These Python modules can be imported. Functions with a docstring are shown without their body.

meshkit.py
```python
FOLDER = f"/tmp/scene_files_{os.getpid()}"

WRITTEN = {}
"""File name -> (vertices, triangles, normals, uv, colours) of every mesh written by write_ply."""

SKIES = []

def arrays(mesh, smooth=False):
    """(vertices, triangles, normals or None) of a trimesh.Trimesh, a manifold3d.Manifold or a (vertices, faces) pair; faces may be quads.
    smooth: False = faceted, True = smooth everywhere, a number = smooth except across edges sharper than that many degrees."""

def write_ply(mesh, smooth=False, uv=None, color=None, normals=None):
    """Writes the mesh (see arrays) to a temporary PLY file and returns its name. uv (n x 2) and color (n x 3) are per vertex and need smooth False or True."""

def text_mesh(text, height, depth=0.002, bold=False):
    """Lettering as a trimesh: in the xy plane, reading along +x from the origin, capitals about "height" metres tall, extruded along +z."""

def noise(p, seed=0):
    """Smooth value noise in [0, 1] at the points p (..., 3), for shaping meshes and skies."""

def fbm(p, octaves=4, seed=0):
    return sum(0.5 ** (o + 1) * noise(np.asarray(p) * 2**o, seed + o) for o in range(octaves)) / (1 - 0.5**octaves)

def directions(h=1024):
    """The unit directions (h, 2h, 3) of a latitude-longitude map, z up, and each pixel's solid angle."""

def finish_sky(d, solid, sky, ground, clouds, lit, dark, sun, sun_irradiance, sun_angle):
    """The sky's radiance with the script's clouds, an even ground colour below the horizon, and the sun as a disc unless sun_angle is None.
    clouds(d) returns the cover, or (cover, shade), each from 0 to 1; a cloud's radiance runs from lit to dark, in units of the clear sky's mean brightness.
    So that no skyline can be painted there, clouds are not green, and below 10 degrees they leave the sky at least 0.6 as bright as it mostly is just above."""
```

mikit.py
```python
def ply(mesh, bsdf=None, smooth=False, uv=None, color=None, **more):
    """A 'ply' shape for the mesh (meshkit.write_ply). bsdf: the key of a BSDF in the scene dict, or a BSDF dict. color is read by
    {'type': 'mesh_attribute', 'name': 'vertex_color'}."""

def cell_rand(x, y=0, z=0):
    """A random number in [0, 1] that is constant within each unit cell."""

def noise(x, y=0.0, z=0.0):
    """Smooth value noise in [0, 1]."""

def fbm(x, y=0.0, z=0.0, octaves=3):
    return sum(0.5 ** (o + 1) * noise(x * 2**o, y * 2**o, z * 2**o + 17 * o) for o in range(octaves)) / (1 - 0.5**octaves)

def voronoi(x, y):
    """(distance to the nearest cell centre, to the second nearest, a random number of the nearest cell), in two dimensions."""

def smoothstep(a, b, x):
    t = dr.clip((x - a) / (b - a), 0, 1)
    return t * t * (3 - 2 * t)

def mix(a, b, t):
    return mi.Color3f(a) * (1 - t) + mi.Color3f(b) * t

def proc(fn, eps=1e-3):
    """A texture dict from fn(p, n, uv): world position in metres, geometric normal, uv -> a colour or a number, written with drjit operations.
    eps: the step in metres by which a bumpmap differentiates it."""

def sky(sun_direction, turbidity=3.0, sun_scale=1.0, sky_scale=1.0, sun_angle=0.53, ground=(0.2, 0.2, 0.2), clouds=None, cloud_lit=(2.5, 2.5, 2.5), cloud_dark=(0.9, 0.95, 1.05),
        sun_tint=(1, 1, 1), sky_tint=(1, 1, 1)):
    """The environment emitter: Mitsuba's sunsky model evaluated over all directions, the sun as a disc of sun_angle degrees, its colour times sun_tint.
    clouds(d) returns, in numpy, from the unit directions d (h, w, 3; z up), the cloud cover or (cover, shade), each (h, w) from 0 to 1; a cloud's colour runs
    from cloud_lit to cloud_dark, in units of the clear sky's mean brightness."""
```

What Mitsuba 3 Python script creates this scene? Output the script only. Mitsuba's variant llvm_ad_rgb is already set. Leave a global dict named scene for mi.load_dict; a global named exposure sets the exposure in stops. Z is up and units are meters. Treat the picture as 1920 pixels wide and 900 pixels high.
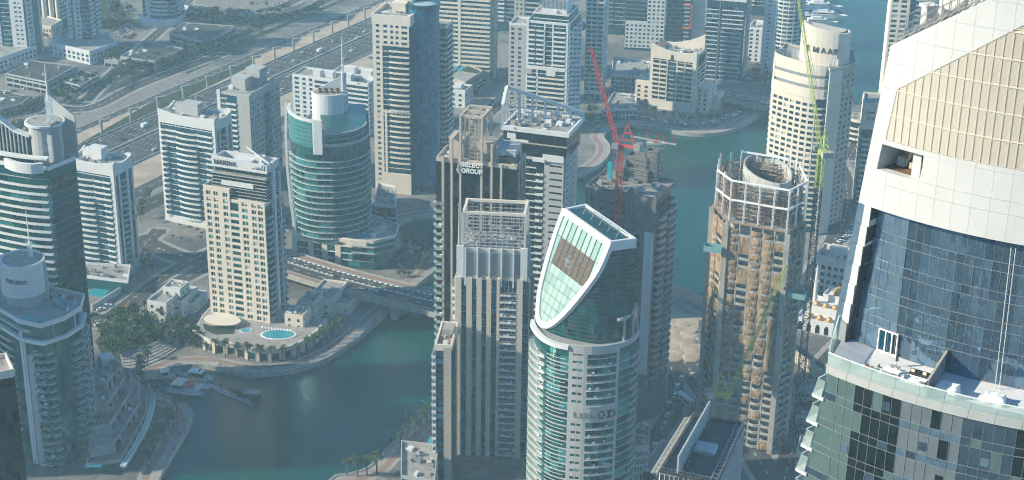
import math, random
import numpy as np, trimesh, shapely
import shapely.geometry as sg
import drjit as dr, mitsuba as mi, mikit, meshkit

scene, labels = {}, {}
rnd = random.Random(7)
T4 = mi.ScalarTransform4f
# ---------------------------------------------------------------- camera, sky, exposure
CAM_H, PITCH, ROLL, FOCAL = 352.0, math.radians(23.2), math.radians(0.84), 3146.0
scene['camera'] = {'type': 'perspective', 'fov_axis': 'x', 'fov': 2 * math.degrees(math.atan(960 / FOCAL)), 'near_clip': 1.0, 'far_clip': 12000.0,
    'to_world': T4().look_at(origin=[0, 0, CAM_H], target=[0, math.cos(PITCH), CAM_H - math.sin(PITCH)],
                             up=[-math.sin(ROLL), math.cos(ROLL) * math.sin(PITCH), math.cos(ROLL) * math.cos(PITCH)]),
    'medium': {'type': 'ref', 'id': 'haze_air'}}
SUN = (-0.88, -0.12, 0.455)
scene['sky'] = mikit.sky(SUN, turbidity=2.5, sun_scale=1.4, sun_tint=(0.80, 0.94, 1.14), sky_tint=(.48, .98, 1.32), sky_scale=.88, ground=(0.17, 0.2, 0.22))
exposure = 2.3
scene['haze_air'] = {'type': 'homogeneous', 'albedo': {'type': 'rgb', 'value': [0.60, 0.89, 1.0]}, 'sigma_t': 0.00021}


# ---------------------------------------------------------------- helpers
class MB:
    """collects pieces of one mesh"""
    def __init__(s): s.v, s.f, s.n = [], [], 0

    def add(s, v, f):
        v, f = np.asarray(v, float), np.asarray(f, int)
        if not len(f): return s
        if f.shape[1] == 4: f = np.vstack([f[:, [0, 1, 2]], f[:, [0, 2, 3]]])
        s.v.append(v); s.f.append(f + s.n); s.n += len(v)
        return s

    def tm(s, m): return s.add(m.vertices, m.faces)

    def box(s, x0, x1, y0, y1, z0, z1, o=(0, 0), a=0.0):
        c, q = math.cos(math.radians(a)), math.sin(math.radians(a))
        v = np.array([[x, y, z] for z in (z0, z1) for x, y in ((x0, y0), (x1, y0), (x1, y1), (x0, y1))], float)
        x, y = v[:, 0].copy(), v[:, 1].copy()
        v[:, 0], v[:, 1] = o[0] + x * c - y * q, o[1] + x * q + y * c
        return s.add(v, [[0, 3, 2, 1], [4, 5, 6, 7], [0, 1, 5, 4], [1, 2, 6, 5], [2, 3, 7, 6], [3, 0, 4, 7]])

    def prism(s, poly, z0, z1, top=None):
        if not isinstance(poly, sg.Polygon): poly = sg.Polygon(poly)
        for g in getattr(poly, 'geoms', [poly]):
            m = trimesh.creation.extrude_polygon(g, z1 - z0, engine='earcut')
            m.apply_translation([0, 0, z0]); s.tm(m)
        return s

    def sheet(s, poly, z):
        for g in getattr(poly, 'geoms', [poly]):
            if g.geom_type != 'Polygon' or g.area < .05: continue
            v, f = trimesh.creation.triangulate_polygon(g, engine='earcut')
            v = np.c_[v, np.full(len(v), z)]
            e = np.cross(v[f[:, 1]] - v[f[:, 0]], v[f[:, 2]] - v[f[:, 0]])[:, 2] < 0
            f = np.where(e[:, None], f[:, ::-1], f); s.add(v, f)
        return s

    def loft(s, lo, hi, zl, zh, cap=True):
        """between two outlines with as many points each"""
        n = len(lo); lo, hi = np.asarray(lo, float), np.asarray(hi, float)
        zl, zh = np.broadcast_to(zl, n), np.broadcast_to(zh, n)
        i = np.arange(n); j = (i + 1) % n
        s.add(np.vstack([np.c_[lo, zl], np.c_[hi, zh]]), np.stack([i, j, j + n, i + n], 1))
        if cap:
            v, f = trimesh.creation.triangulate_polygon(sg.Polygon(hi), engine='earcut')
            if len(v) == n:
                d = np.abs(v[:, None] - hi[None]).sum(-1).argmin(1); s.add(np.c_[hi[d], zh[d]], f)
        return s

    def ribbon(s, p, d0, d1, z0, z1, closed=False):
        """a wall that follows the polyline p, from d0 to d1 metres outside it; z0, z1 numbers or one per point"""
        p = np.asarray(p, float); n = len(p)
        a, b = off(p, d0, closed), off(p, d1, closed)
        z0, z1 = np.broadcast_to(z0, n), np.broadcast_to(z1, n)
        v = np.vstack([np.c_[a, z0], np.c_[b, z0], np.c_[b, z1], np.c_[a, z1]])
        i = np.arange(n if closed else n - 1); j = (i + 1) % n
        q = [np.stack([j + k * n, i + k * n, i + (k + 1) % 4 * n, j + (k + 1) % 4 * n], 1) for k in range(4)]
        q = np.vstack(q)[:, ::-1]
        if not closed:
            q = np.vstack([q, [[0, n, 2 * n, 3 * n], [4 * n - 1, 3 * n - 1, 2 * n - 1, n - 1]]])
        return s.add(v, q)

    def beam(s, p, q, w=.3, h=None):
        p, q = np.asarray(p, float), np.asarray(q, float); h = h or w
        t = q - p; t = t / np.linalg.norm(t)
        x = np.cross(t, [0, 0, 1.0] if abs(t[2]) < .95 else [0, 1.0, 0]); x /= np.linalg.norm(x); y = np.cross(x, t)
        c = [(-1, -1), (1, -1), (1, 1), (-1, 1)]
        v = [e + x * a * w / 2 + y * b * h / 2 for e in (p, q) for a, b in c]
        return s.add(v, [[0, 1, 2, 3], [7, 6, 5, 4], [0, 4, 5, 1], [1, 5, 6, 2], [2, 6, 7, 3], [3, 7, 4, 0]])

    def cyl(s, x, y, z0, z1, r0, r1=None, n=10):
        r1 = r0 if r1 is None else r1
        a = np.arange(n) * 2 * np.pi / n; c = np.c_[np.cos(a), np.sin(a)]
        return s.loft(c * r0 + [x, y], c * max(r1, 1e-3) + [x, y], z0, z1)

    def dome(s, x, y, z, r, h, n=12, m=5):
        pr = [(math.cos(t), math.sin(t)) for t in np.linspace(-.25, math.pi / 2, m + 1)]
        a = np.arange(n) * 2 * np.pi / n; c = np.c_[np.cos(a), np.sin(a)]
        for (r0, h0), (r1, h1) in zip(pr, pr[1:]):
            s.loft(c * r * r0 + [x, y], c * r * max(r1, .02) + [x, y], z + h * h0, z + h * h1, cap=False)
        return s.beam((x, y, z + h * .95), (x, y, z + h * 1.35), .15)

    def done(s, bsdf, smooth=False, **k):
        return mikit.ply((np.vstack(s.v), np.vstack(s.f)), 'm_' + bsdf, smooth, **k)


def off(p, d, closed=False):
    p = np.asarray(p, float)
    if closed:
        t0, t1 = p - np.roll(p, 1, 0), np.roll(p, -1, 0) - p
    else:
        t = np.diff(p, axis=0); t0, t1 = np.vstack([t[:1], t]), np.vstack([t, t[-1:]])
    n0, n1 = (np.c_[t[:, 1], -t[:, 0]] / np.maximum(np.linalg.norm(t, axis=1, keepdims=True), 1e-9) for t in (t0, t1))
    m = n0 + n1; m /= np.maximum(np.linalg.norm(m, axis=1, keepdims=True), 1e-9)
    return p + m * d / np.clip((m * n0).sum(1, keepdims=True), .35, 1)


def sub(p, a, b):
    """part of a polyline between the fractions a and b of its length"""
    p = np.asarray(p, float); L = np.r_[0, np.cumsum(np.linalg.norm(np.diff(p, axis=0), axis=1))]
    a, b = a * L[-1], b * L[-1]
    s = [a] + [x for x in L if a + 1e-3 < x < b - 1e-3] + [b]
    return np.c_[np.interp(s, L, p[:, 0]), np.interp(s, L, p[:, 1])]


def plen(p): return float(np.linalg.norm(np.diff(np.asarray(p, float), axis=0), axis=1).sum())


def resample(p, n): return np.vstack([sub(p, k / (n + 1e-9), (k + 1) / (n + 1e-9) if k < n - 1 else 1)[:1] for k in range(n)] + [np.asarray(p, float)[-1:]])


def rect(B, phi, L, D):
    """front left, front right, back right, back left from the front right corner"""
    a = math.radians(phi); u, w = np.array([math.cos(a), math.sin(a)]), np.array([-math.sin(a), math.cos(a)])
    B = np.array(B, float); return np.array([B - u * L, B, B + w * D, B - u * L + w * D])


def lerp2(a, b, t): return np.asarray(a, float) * (1 - t) + np.asarray(b, float) * t


def arc(c, r, a0, a1, n): return np.array([[c[0] + r * math.cos(math.radians(t)), c[1] + r * math.sin(math.radians(t))] for t in np.linspace(a0, a1, n + 1)])


def smooth_line(p, n=4, closed=False):
    """Catmull-Rom through the points"""
    p = np.asarray(p, float); m = len(p); out = []
    for i in range(m if closed else m - 1):
        g = [p[(i + k) % m] if closed else p[min(max(i + k, 0), m - 1)] for k in (-1, 0, 1, 2)]
        for t in np.arange(n) / n:
            out.append(.5 * (2 * g[1] + (g[2] - g[0]) * t + (2 * g[0] - 5 * g[1] + 4 * g[2] - g[3]) * t * t + (3 * g[1] - g[0] - 3 * g[2] + g[3]) * t ** 3))
    return np.array(out if closed else out + [p[-1]])


count = {}


def numbered(base):
    n = count.get(base, 0); count[base] = n + 1
    return base if n == 0 else f'{base}_{n:03d}'


def thing(name, label, cat, group=None):
    k = numbered(name); labels[k] = {'label': label, 'category': cat}
    if group: labels[k]['group'] = group
    return k


def put(parent, name, shape, label=None, kind=None):
    k = numbered(f'{parent}__{name}'); scene[k] = shape
    if label or kind: labels[k] = {a: b for a, b in (('label', label), ('kind', kind)) if b}
    return k


def solo(name, shape, label, cat, group=None):
    k = thing(name, label, cat, group); scene[k] = shape; return k


def struct(name, shape, label=None):
    k = numbered(name); scene[k] = shape; labels[k] = {'kind': 'structure', **({'label': label} if label else {})}; return k


def moved(shape, x=0, y=0, z=0, rz=0, s=1.0):
    return {**shape, 'to_world': T4().translate([x, y, z]).rotate([0, 0, 1], rz).scale(s)}


# ---------------------------------------------------------------- materials
def bsdf(name, d): scene['m_' + name] = {'type': 'twosided', 'b': d} if d['type'] in ('principled', 'diffuse', 'roughplastic', 'bumpmap', 'roughconductor') else d


def rgb(*c): return {'type': 'rgb', 'value': list(c)}


def plain(name, c, rough=.7, metal=0.0, spec=.4): bsdf(name, {'type': 'principled', 'base_color': rgb(*c), 'roughness': rough, 'metallic': metal, 'specular': spec})


def stained(name, c, amount=.3, rough=.8, scale=.12, tint=(.75, .7, .62)):
    """render, stone or concrete: broad blotches, fine grain and rain streaks"""
    def fn(p, n, uv):
        u = p.x * .8 + p.y * .6
        big = mikit.fbm(p.x * scale, p.y * scale, p.z * scale, 3)
        streak = mikit.noise(u * 1.3, 3.0, p.z * .06) * .6 + mikit.noise(u * 5, 1.0, p.z * .3) * .4
        t = mikit.smoothstep(.35, .85, big * .5 + streak * .5) * amount
        return mi.Color3f(*c) * (1 - t * (1 - mi.Color3f(*tint)))
    bsdf(name, {'type': 'principled', 'base_color': mikit.proc(fn), 'roughness': rough, 'specular': .3})


stained('white', (.64, .64, .635), .35)
stained('sandstone', (.58, .50, .41), .3)
stained('cream', (.68, .60, .50), .25)
stained('tan', (.45, .38, .31), .35)
stained('concrete', (.36, .34, .31), .7, .9, .2, (.55, .5, .44))
stained('roofing', (.33, .315, .295), .9, .9, .3, (.5, .46, .42))
stained('darkconcrete', (.17, .165, .16), .7, .9, .2, (.55, .52, .48))  # concrete darkened to carry the shade on the unfinished tower
stained('greypanel', (.40, .40, .39), .3)
for nm, c in dict(teal=(.014, .125, .125), blue=(.014, .085, .13), dark=(.010, .020, .026), navy=(.010, .075, .13)).items():
    for k, (m, r) in enumerate(((1, .08), (.6, .06), (1.7, .16), (.35, .1))):
        bsdf(f'{nm}{k}', {'type': 'principled', 'base_color': rgb(*[min(1, x * m + (.02 if k == 2 else 0)) for x in c]), 'roughness': r, 'metallic': .5 if k != 2 else .25, 'specular': .4})
bsdf('bluecurtain0', {'type': 'principled', 'base_color': rgb(.014, .135, .24), 'roughness': .12, 'specular': .5})
bsdf('bluecurtain1', {'type': 'principled', 'base_color': rgb(.011, .10, .19), 'roughness': .08, 'specular': .5})
plain('curtain', (.42, .42, .38), .5)
plain('metal', (.45, .45, .46), .35, .8)
plain('whitepaint', (.78, .78, .76), .45)
plain('darkmetal', (.05, .05, .055), .5, .3)
plain('steelgrey', (.25, .26, .27), .5, .2)
plain('pool', (.03, .27, .33), .08, 0, .6)
plain('red', (.42, .05, .045), .5)
plain('palered', (.55, .07, .06), .5)
plain('orange', (.65, .16, .04), .55)
plain('lime', (.33, .40, .08), .6)
plain('cyanpaint', (.16, .32, .34), .6)
plain('brick', (.27, .18, .14), .85)
plain('timber', (.17, .10, .06), .75)
plain('trunk', (.13, .10, .07), .9)
plain('gold', (.62, .35, .12), .35, .4)
plain('greenish', (.34, .45, .41), .2)
plain('greenish2', (.26, .38, .35), .18)
plain('louvrebrown', (.20, .145, .105), .6)
plain('beigelouvre', (.48, .42, .345), .55)
plain('rubber', (.02, .02, .02), .8)
plain('lettering', (.05, .045, .04), .6)
bsdf('railing', {'type': 'blendbsdf', 'weight': .32, 'a': {'type': 'thindielectric'}, 'b': {'type': 'twosided', 'b': {'type': 'principled', 'base_color': rgb(.52, .66, .60), 'roughness': .15, 'specular': .6}}})
bsdf('tealrail', {'type': 'blendbsdf', 'weight': .5, 'a': {'type': 'thindielectric'}, 'b': {'type': 'twosided', 'b': {'type': 'principled', 'base_color': rgb(.10, .30, .30), 'roughness': .12, 'specular': .6}}})
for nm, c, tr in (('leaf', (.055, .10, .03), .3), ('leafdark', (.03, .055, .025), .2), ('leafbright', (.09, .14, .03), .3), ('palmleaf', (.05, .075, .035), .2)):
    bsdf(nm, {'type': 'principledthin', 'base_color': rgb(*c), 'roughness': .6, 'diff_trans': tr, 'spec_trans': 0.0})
for k, c in enumerate(((.75, .75, .74), (.55, .56, .57), (.04, .04, .045), (.30, .03, .03), (.10, .13, .2), (.42, .40, .36))):
    bsdf(f'carpaint{k}', {'type': 'principled', 'base_color': rgb(*c), 'roughness': .3, 'specular': .6, 'clearcoat': .6})


def ground_fn(p, n, uv):
    a = mikit.fbm(p.x * .03, p.y * .03, 0, 4); b = mikit.fbm(p.x * .4, p.y * .4, 2, 3)
    c = mikit.mix((.22, .20, .18), (.11, .108, .105), mikit.smoothstep(.35, .68, a))
    return c * (.75 + .5 * b)


def asphalt_fn(p, n, uv):
    a = mikit.fbm(p.x * .15, p.y * .15, 5, 3); b = mikit.noise(p.x * 2.5, p.y * 2.5, 1)
    return mi.Color3f(.062, .06, .058) * (.7 + .5 * a + .25 * b)


def paving_fn(p, n, uv):
    a = mikit.fbm(p.x * .2, p.y * .2, 9, 3); cell = mikit.cell_rand(p.x * .8, p.y * .8, 3)
    return mi.Color3f(.31, .285, .26) * (.7 + .35 * a + .25 * cell)


def sand_fn(p, n, uv):
    a = mikit.fbm(p.x * .12, p.y * .12, 4, 4); b = mikit.noise(p.x * 1.5, p.y * 1.5, 8)
    return mi.Color3f(.40, .32, .24) * (.6 + .6 * a + .2 * b)


def grass_fn(p, n, uv):
    a = mikit.fbm(p.x * .3, p.y * .3, 4, 4)
    return mikit.mix((.022, .040, .020), (.055, .058, .036), a)


def wave_fn(p, n, uv):
    return mikit.fbm(p.x * .35 + p.y * .12, p.y * .5, 2, 3) * .7 + mikit.noise(p.x * 2.2, p.y * 2.6, 7) * .12


def water_fn(p, n, uv):
    a = mikit.fbm(p.x * .012, p.y * .012, 6, 3)
    return mikit.mix((.001, .048, .040), (.001, .066, .054), a)


for nm, fn, r in (('ground_mat', ground_fn, .95), ('asphalt', asphalt_fn, .85), ('paving', paving_fn, .85), ('sand', sand_fn, .95), ('lawn', grass_fn, .95)):
    bsdf(nm, {'type': 'principled', 'base_color': mikit.proc(fn), 'roughness': r, 'specular': .2})
bsdf('water_mat', {'type': 'bumpmap', 'arbitrary': mikit.proc(wave_fn, eps=.05), 'scale': .15,
                   'bsdf': {'type': 'principled', 'base_color': mikit.proc(water_fn), 'roughness': .08, 'specular': .25}})
# ---------------------------------------------------------------- ground, water, roads
west = smooth_line([(-136.0, 470.5), (-138.4, 535.9), (-139.2, 574.1), (-137.6, 594.0), (-135.8, 610.2), (-135.1, 625.2), (-137.8, 633.5), (-144.6, 640.4), (-151.8, 644.1), (-156.7, 652.2), (-157.8, 661.2), (-155.1, 667.9), (-148.3, 672.3), (-138.3, 673.1), (-127.3, 669.3), (-116.1, 666.1), (-106.2, 666.9), (-95.2, 671.4), (-84.3, 681.1), (-74.7, 696.0), (-65.4, 717.7), (-58.3, 735.6), (-47.2, 763.2), (-40.2, 777.8), (-33.4, 792.1)], 4)
inlet = smooth_line([(-33.4, 804.4), (-41.7, 807.6), (-52.3, 812.2), (-59.5, 819.1), (-64.1, 828.3), (-64.1, 836.5), (-59.3, 846.4), (-50.8, 851.3), (-43.3, 853.9), (-26.9, 863.1), (-3.3, 877.6), (24.2, 903.5), (39.8, 921.4), (50.5, 936.0), (57.3, 953.7), (58.8, 970.7), (55.9, 986.1), (58.8, 1000.2), (66.7, 1009.7), (82.0, 1009.3), (95.6, 1001.8), (111.2, 995.5), (125.3, 996.1), (139.4, 1004.8), (151.3, 1021.7), (165.2, 1043.6), (182.7, 1073.2), (202.6, 1097.3)], 4)
east = smooth_line([(213.8, 1076.9), (182.4, 1034.7), (166.1, 987.9), (154.7, 922.6), (141.1, 856.4), (121.2, 790.9), (100.6, 739.2), (91.4, 737.7), (78.5, 755.6), (58.9, 759.3), (37.3, 752.3), (10.8, 733.2), (-14.2, 700.7), (-27.7, 665.8), (-32.5, 640.9), (-41.6, 619.7), (-51.2, 597.4), (-56.7, 585.4), (-63.8, 580.3), (-70.8, 576.0), (-79.7, 544.8), (-96.2, 471.5)], 4)
canal = sg.Polygon(np.vstack([west, inlet, east])).buffer(0)
sea = sg.Polygon([(319.6, 2183.9), (229.9, 1389.8), (223.3, 1280.9), (234.0, 1232.1), (226.0, 1122.5), (225.3, 1057.3), (244.8, 1052.7), (279.1, 1048.8), (412.7, 1039.8), (674.2, 1040.8), (1745.8, 2309.9)]).buffer(0)
world = sg.box(-3500, -2500, 3500, 4500)
land = world.difference(canal).difference(sea)
m = MB().sheet(sg.box(-900, 300, 1800, 4490), -2.0)
struct('water', m.done('water_mat', uv=np.vstack(m.v)[:, :2] * .1))
m = MB()
for g in getattr(land, 'geoms', [land]): m.prism(g, -4.0, 0.0)
struct('ground', m.done('ground_mat'))

# promenade along the canal: paving, brick band, white kerb on the quay wall
prom = land.intersection(canal.buffer(8.5)).intersection(sg.box(-250, 430, 300, 1150))
struct('promenade', MB().sheet(prom, .08).done('paving'))
band = land.intersection(canal.buffer(6.6)).difference(canal.buffer(3.8)).intersection(sg.box(-250, 430, 300, 1150))
struct('brick_path', MB().sheet(band, .14).done('brick'))
kerb = MB()
for line in (west, inlet, east): kerb.ribbon(line, -.25, .55, -2.5, .5)
struct('quay_wall', kerb.done('concrete'))

# the highway: strips along HD, offsets n.p
HD, HN, HS = np.array([.4605, .8877]), np.array([.8877, -.4605]), 0


def hw(n, t): return HN * n + HD * t


def strip(n0, n1, t0=420, t1=2600): return sg.Polygon([hw(n0, t0), hw(n1, t0), hw(n1, t1), hw(n0, t1)])


struct('highway', MB().sheet(strip(-672, -626), .08).done('asphalt'))
struct('sand_median', MB().sheet(strip(-689, -672.5), .06).done('sand'))
struct('service_road', MB().sheet(strip(-697, -689.5), .08).done('asphalt'))
struct('verge', MB().sheet(strip(-716, -697.5), .05).done('ground_mat'))
struct('green_verge', MB().sheet(strip(-723, -717), .05).done('lawn'))
struct('frontage_road', MB().sheet(strip(-737, -725), .08).done('asphalt'))
struct('sand_verge', MB().sheet(strip(-625.5, -600, 420, 1100), .05).done('sand'))
struct('service_road', MB().sheet(strip(-599.5, -589), .08).done('asphalt'))
struct('service_road', MB().sheet(strip(-583, -571), .08).done('asphalt'))
mk = MB()
for n in (-668.3, -664.6, -660.9, -657.2, -645, -641.3, -637.6, -633.9, -594.5, -577, -693):
    for t in np.arange(560, 1500, 9.0):
        mk.sheet(strip(n - .12, n + .12, t, t + 3.5), .14)
for n in (-671.6, -653.6, -649, -626.5, -689.8, -696.7, -725.4, -736.6):
    mk.sheet(strip(n - .13, n + .13, 520, 1600), .14)
struct('lane_marking', mk.done('whitepaint'))
barrier = MB()
for n in (-651.3, -673.5, -625): barrier.ribbon([hw(n, 420), hw(n, 2400)], -.3, .3, 0, .9)
solo('concrete_barrier', barrier.done('concrete'), 'long low concrete barriers running along both sides and the middle of the wide highway', 'barrier')

ROADS = [  # centre line, width
    ([(-259.5, 739.0), (-227.4, 716.3), (-194.8, 717.4), (-173.6, 751.3), (-146.3, 794.8), (-126.3, 831.1)], 9), ([(-195.3, 708.8), (-184.7, 741.6), (-170.6, 777.1), (-155.7, 801.4), (-131.0, 823.6)], 7),
    ([(-199.4, 817.4), (-173.7, 793.8), (-147.3, 783.9), (-113.9, 779.1)], 12), ([(-199.7, 750.3), (-193.8, 800.0), (-189.0, 828.8)], 8),
    ([(-41.0, 914.6), (-39.7, 959.8), (-20.0, 1020.3), (-5.0, 1064.5), (17.0, 1137.2), (54.8, 1249.0)], 11), ([(46.7, 1018.1), (75.3, 1040.6), (121.0, 1081.8), (137.0, 1080.2)], 9),
    ([(168.6, 1061.3), (184.2, 1024.2), (194.0, 960.4), (191.2, 890.2), (170.3, 820.4), (122.3, 716.5), (80.7, 676.9)], 10), ([(74.3, 703.6), (80.7, 676.9), (90.3, 642.3), (99.1, 610.4), (105.9, 578.9)], 12),
    ([(53.7, 579.5), (60.1, 609.3), (70.6, 636.9), (73.4, 671.5), (69.7, 692.5)], 8), ([(110.5, 581.1), (127.9, 638.6), (142.7, 678.9), (158.5, 706.4)], 10),
    ([(-365.4, 1070.4), (-314.2, 1039.1), (-275.9, 1024.6), (-252.3, 1075.7), (-207.4, 1151.7)], 9), ([(-279.8, 1040.6), (-273.4, 1122.9), (-259.8, 1247.1), (-259.4, 1361.2)], 8), ([(-219.3, 1249.3), (-185.8, 1274.1), (-159.0, 1332.5), (-112.6, 1406.0)], 9),
    ([(152.7, 1106.8), (167.5, 1107.5), (191.3, 1145.8), (207.1, 1227.8)], 8), ([(202.2, 951.4), (232.7, 1026.4), (255.8, 1038.0)], 8)]
rd, mk = [], MB()
for p, w in ROADS:
    q = smooth_line(p, 4); rd.append(sg.LineString(q).buffer(w / 2, cap_style='flat'))
    L = plen(q)
    for t in np.arange(0, L - 4, 7):
        mk.sheet(sg.LineString(sub(q, t / L, (t + 3) / L)).buffer(.13, cap_style='flat'), .2)
roads = shapely.union_all(rd)
keep = land.difference(canal.buffer(9))
struct('pavement', MB().sheet(roads.buffer(2.6).difference(roads).intersection(keep), .13).done('paving'))
struct('road', MB().sheet(roads.intersection(keep), .15).done('asphalt'))
struct('lane_marking', mk.done('whitepaint'))
for p in ([(-192.5, 694.9), (-188.5, 717.6), (-167.0, 718.4), (-151.6, 710.3), (-150.5, 690.8), (-159.2, 678.7), (-168.9, 673.2), (-179.9, 668.7)], [(-143.9, 706.5), (-147.1, 713.3), (-134.2, 719.5), (-131.9, 708.1), (-136.6, 703.4)],
          [(46.8, 1021.2), (60.5, 1021.8), (63.4, 1011.6), (48.0, 1006.8)], [(-78.0, 871.5), (-67.2, 867.9), (-68.0, 826.0), (-76.5, 818.4)], [(-256.7, 905.8), (-252.3, 932.4), (-213.1, 1057.0), (-181.1, 1127.4), (-187.0, 1142.4), (-226.4, 1071.2), (-265.7, 954.9)],
          [(-299.0, 1034.3), (-266.1, 1123.2), (-251.2, 1087.5), (-276.8, 1014.0)], [(-343.5, 1289.1), (-323.7, 1323.0), (-293.0, 1230.4), (-296.6, 1201.4), (-328.8, 1228.5)], [(-240.1, 1143.6), (-196.6, 1206.6), (-188.6, 1179.3), (-224.7, 1100.7)]):
    struct('lawn', MB().sheet(sg.Polygon(p).buffer(0).intersection(keep), .07).done('lawn'))
struct('sand_lot', MB().sheet(sg.Polygon([(76.1, 741.4), (90.3, 727.0), (85.0, 671.9), (69.7, 676.6)]), .07).done('sand'))
dune = MB()
for k in range(40):
    x, y = (80.1, 703.8); x += rnd.uniform(-9, 9); y += rnd.uniform(-18, 16); r = rnd.uniform(2, 5.5)
    s = trimesh.creation.icosphere(2, r); v = s.vertices * [1, 1, .22]; v *= (.75 + .5 * meshkit.noise(v * .9 + k))[:, None]
    dune.add(v + [x, y, 0], s.faces)
struct('sand_heap', dune.done('sand', True))
# haze: the air round the camera and the whole scene
scene['haze'] = {'type': 'cube', 'to_world': T4().translate([0, 1000, 176.0]).scale([3600, 3600, 182.0]), 'bsdf': {'type': 'null'}, 'interior': {'type': 'ref', 'id': 'haze_air'}}
labels['haze'] = {'kind': 'stuff', 'label': 'blue haze in the air over the whole city', 'category': 'haze'}
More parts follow.
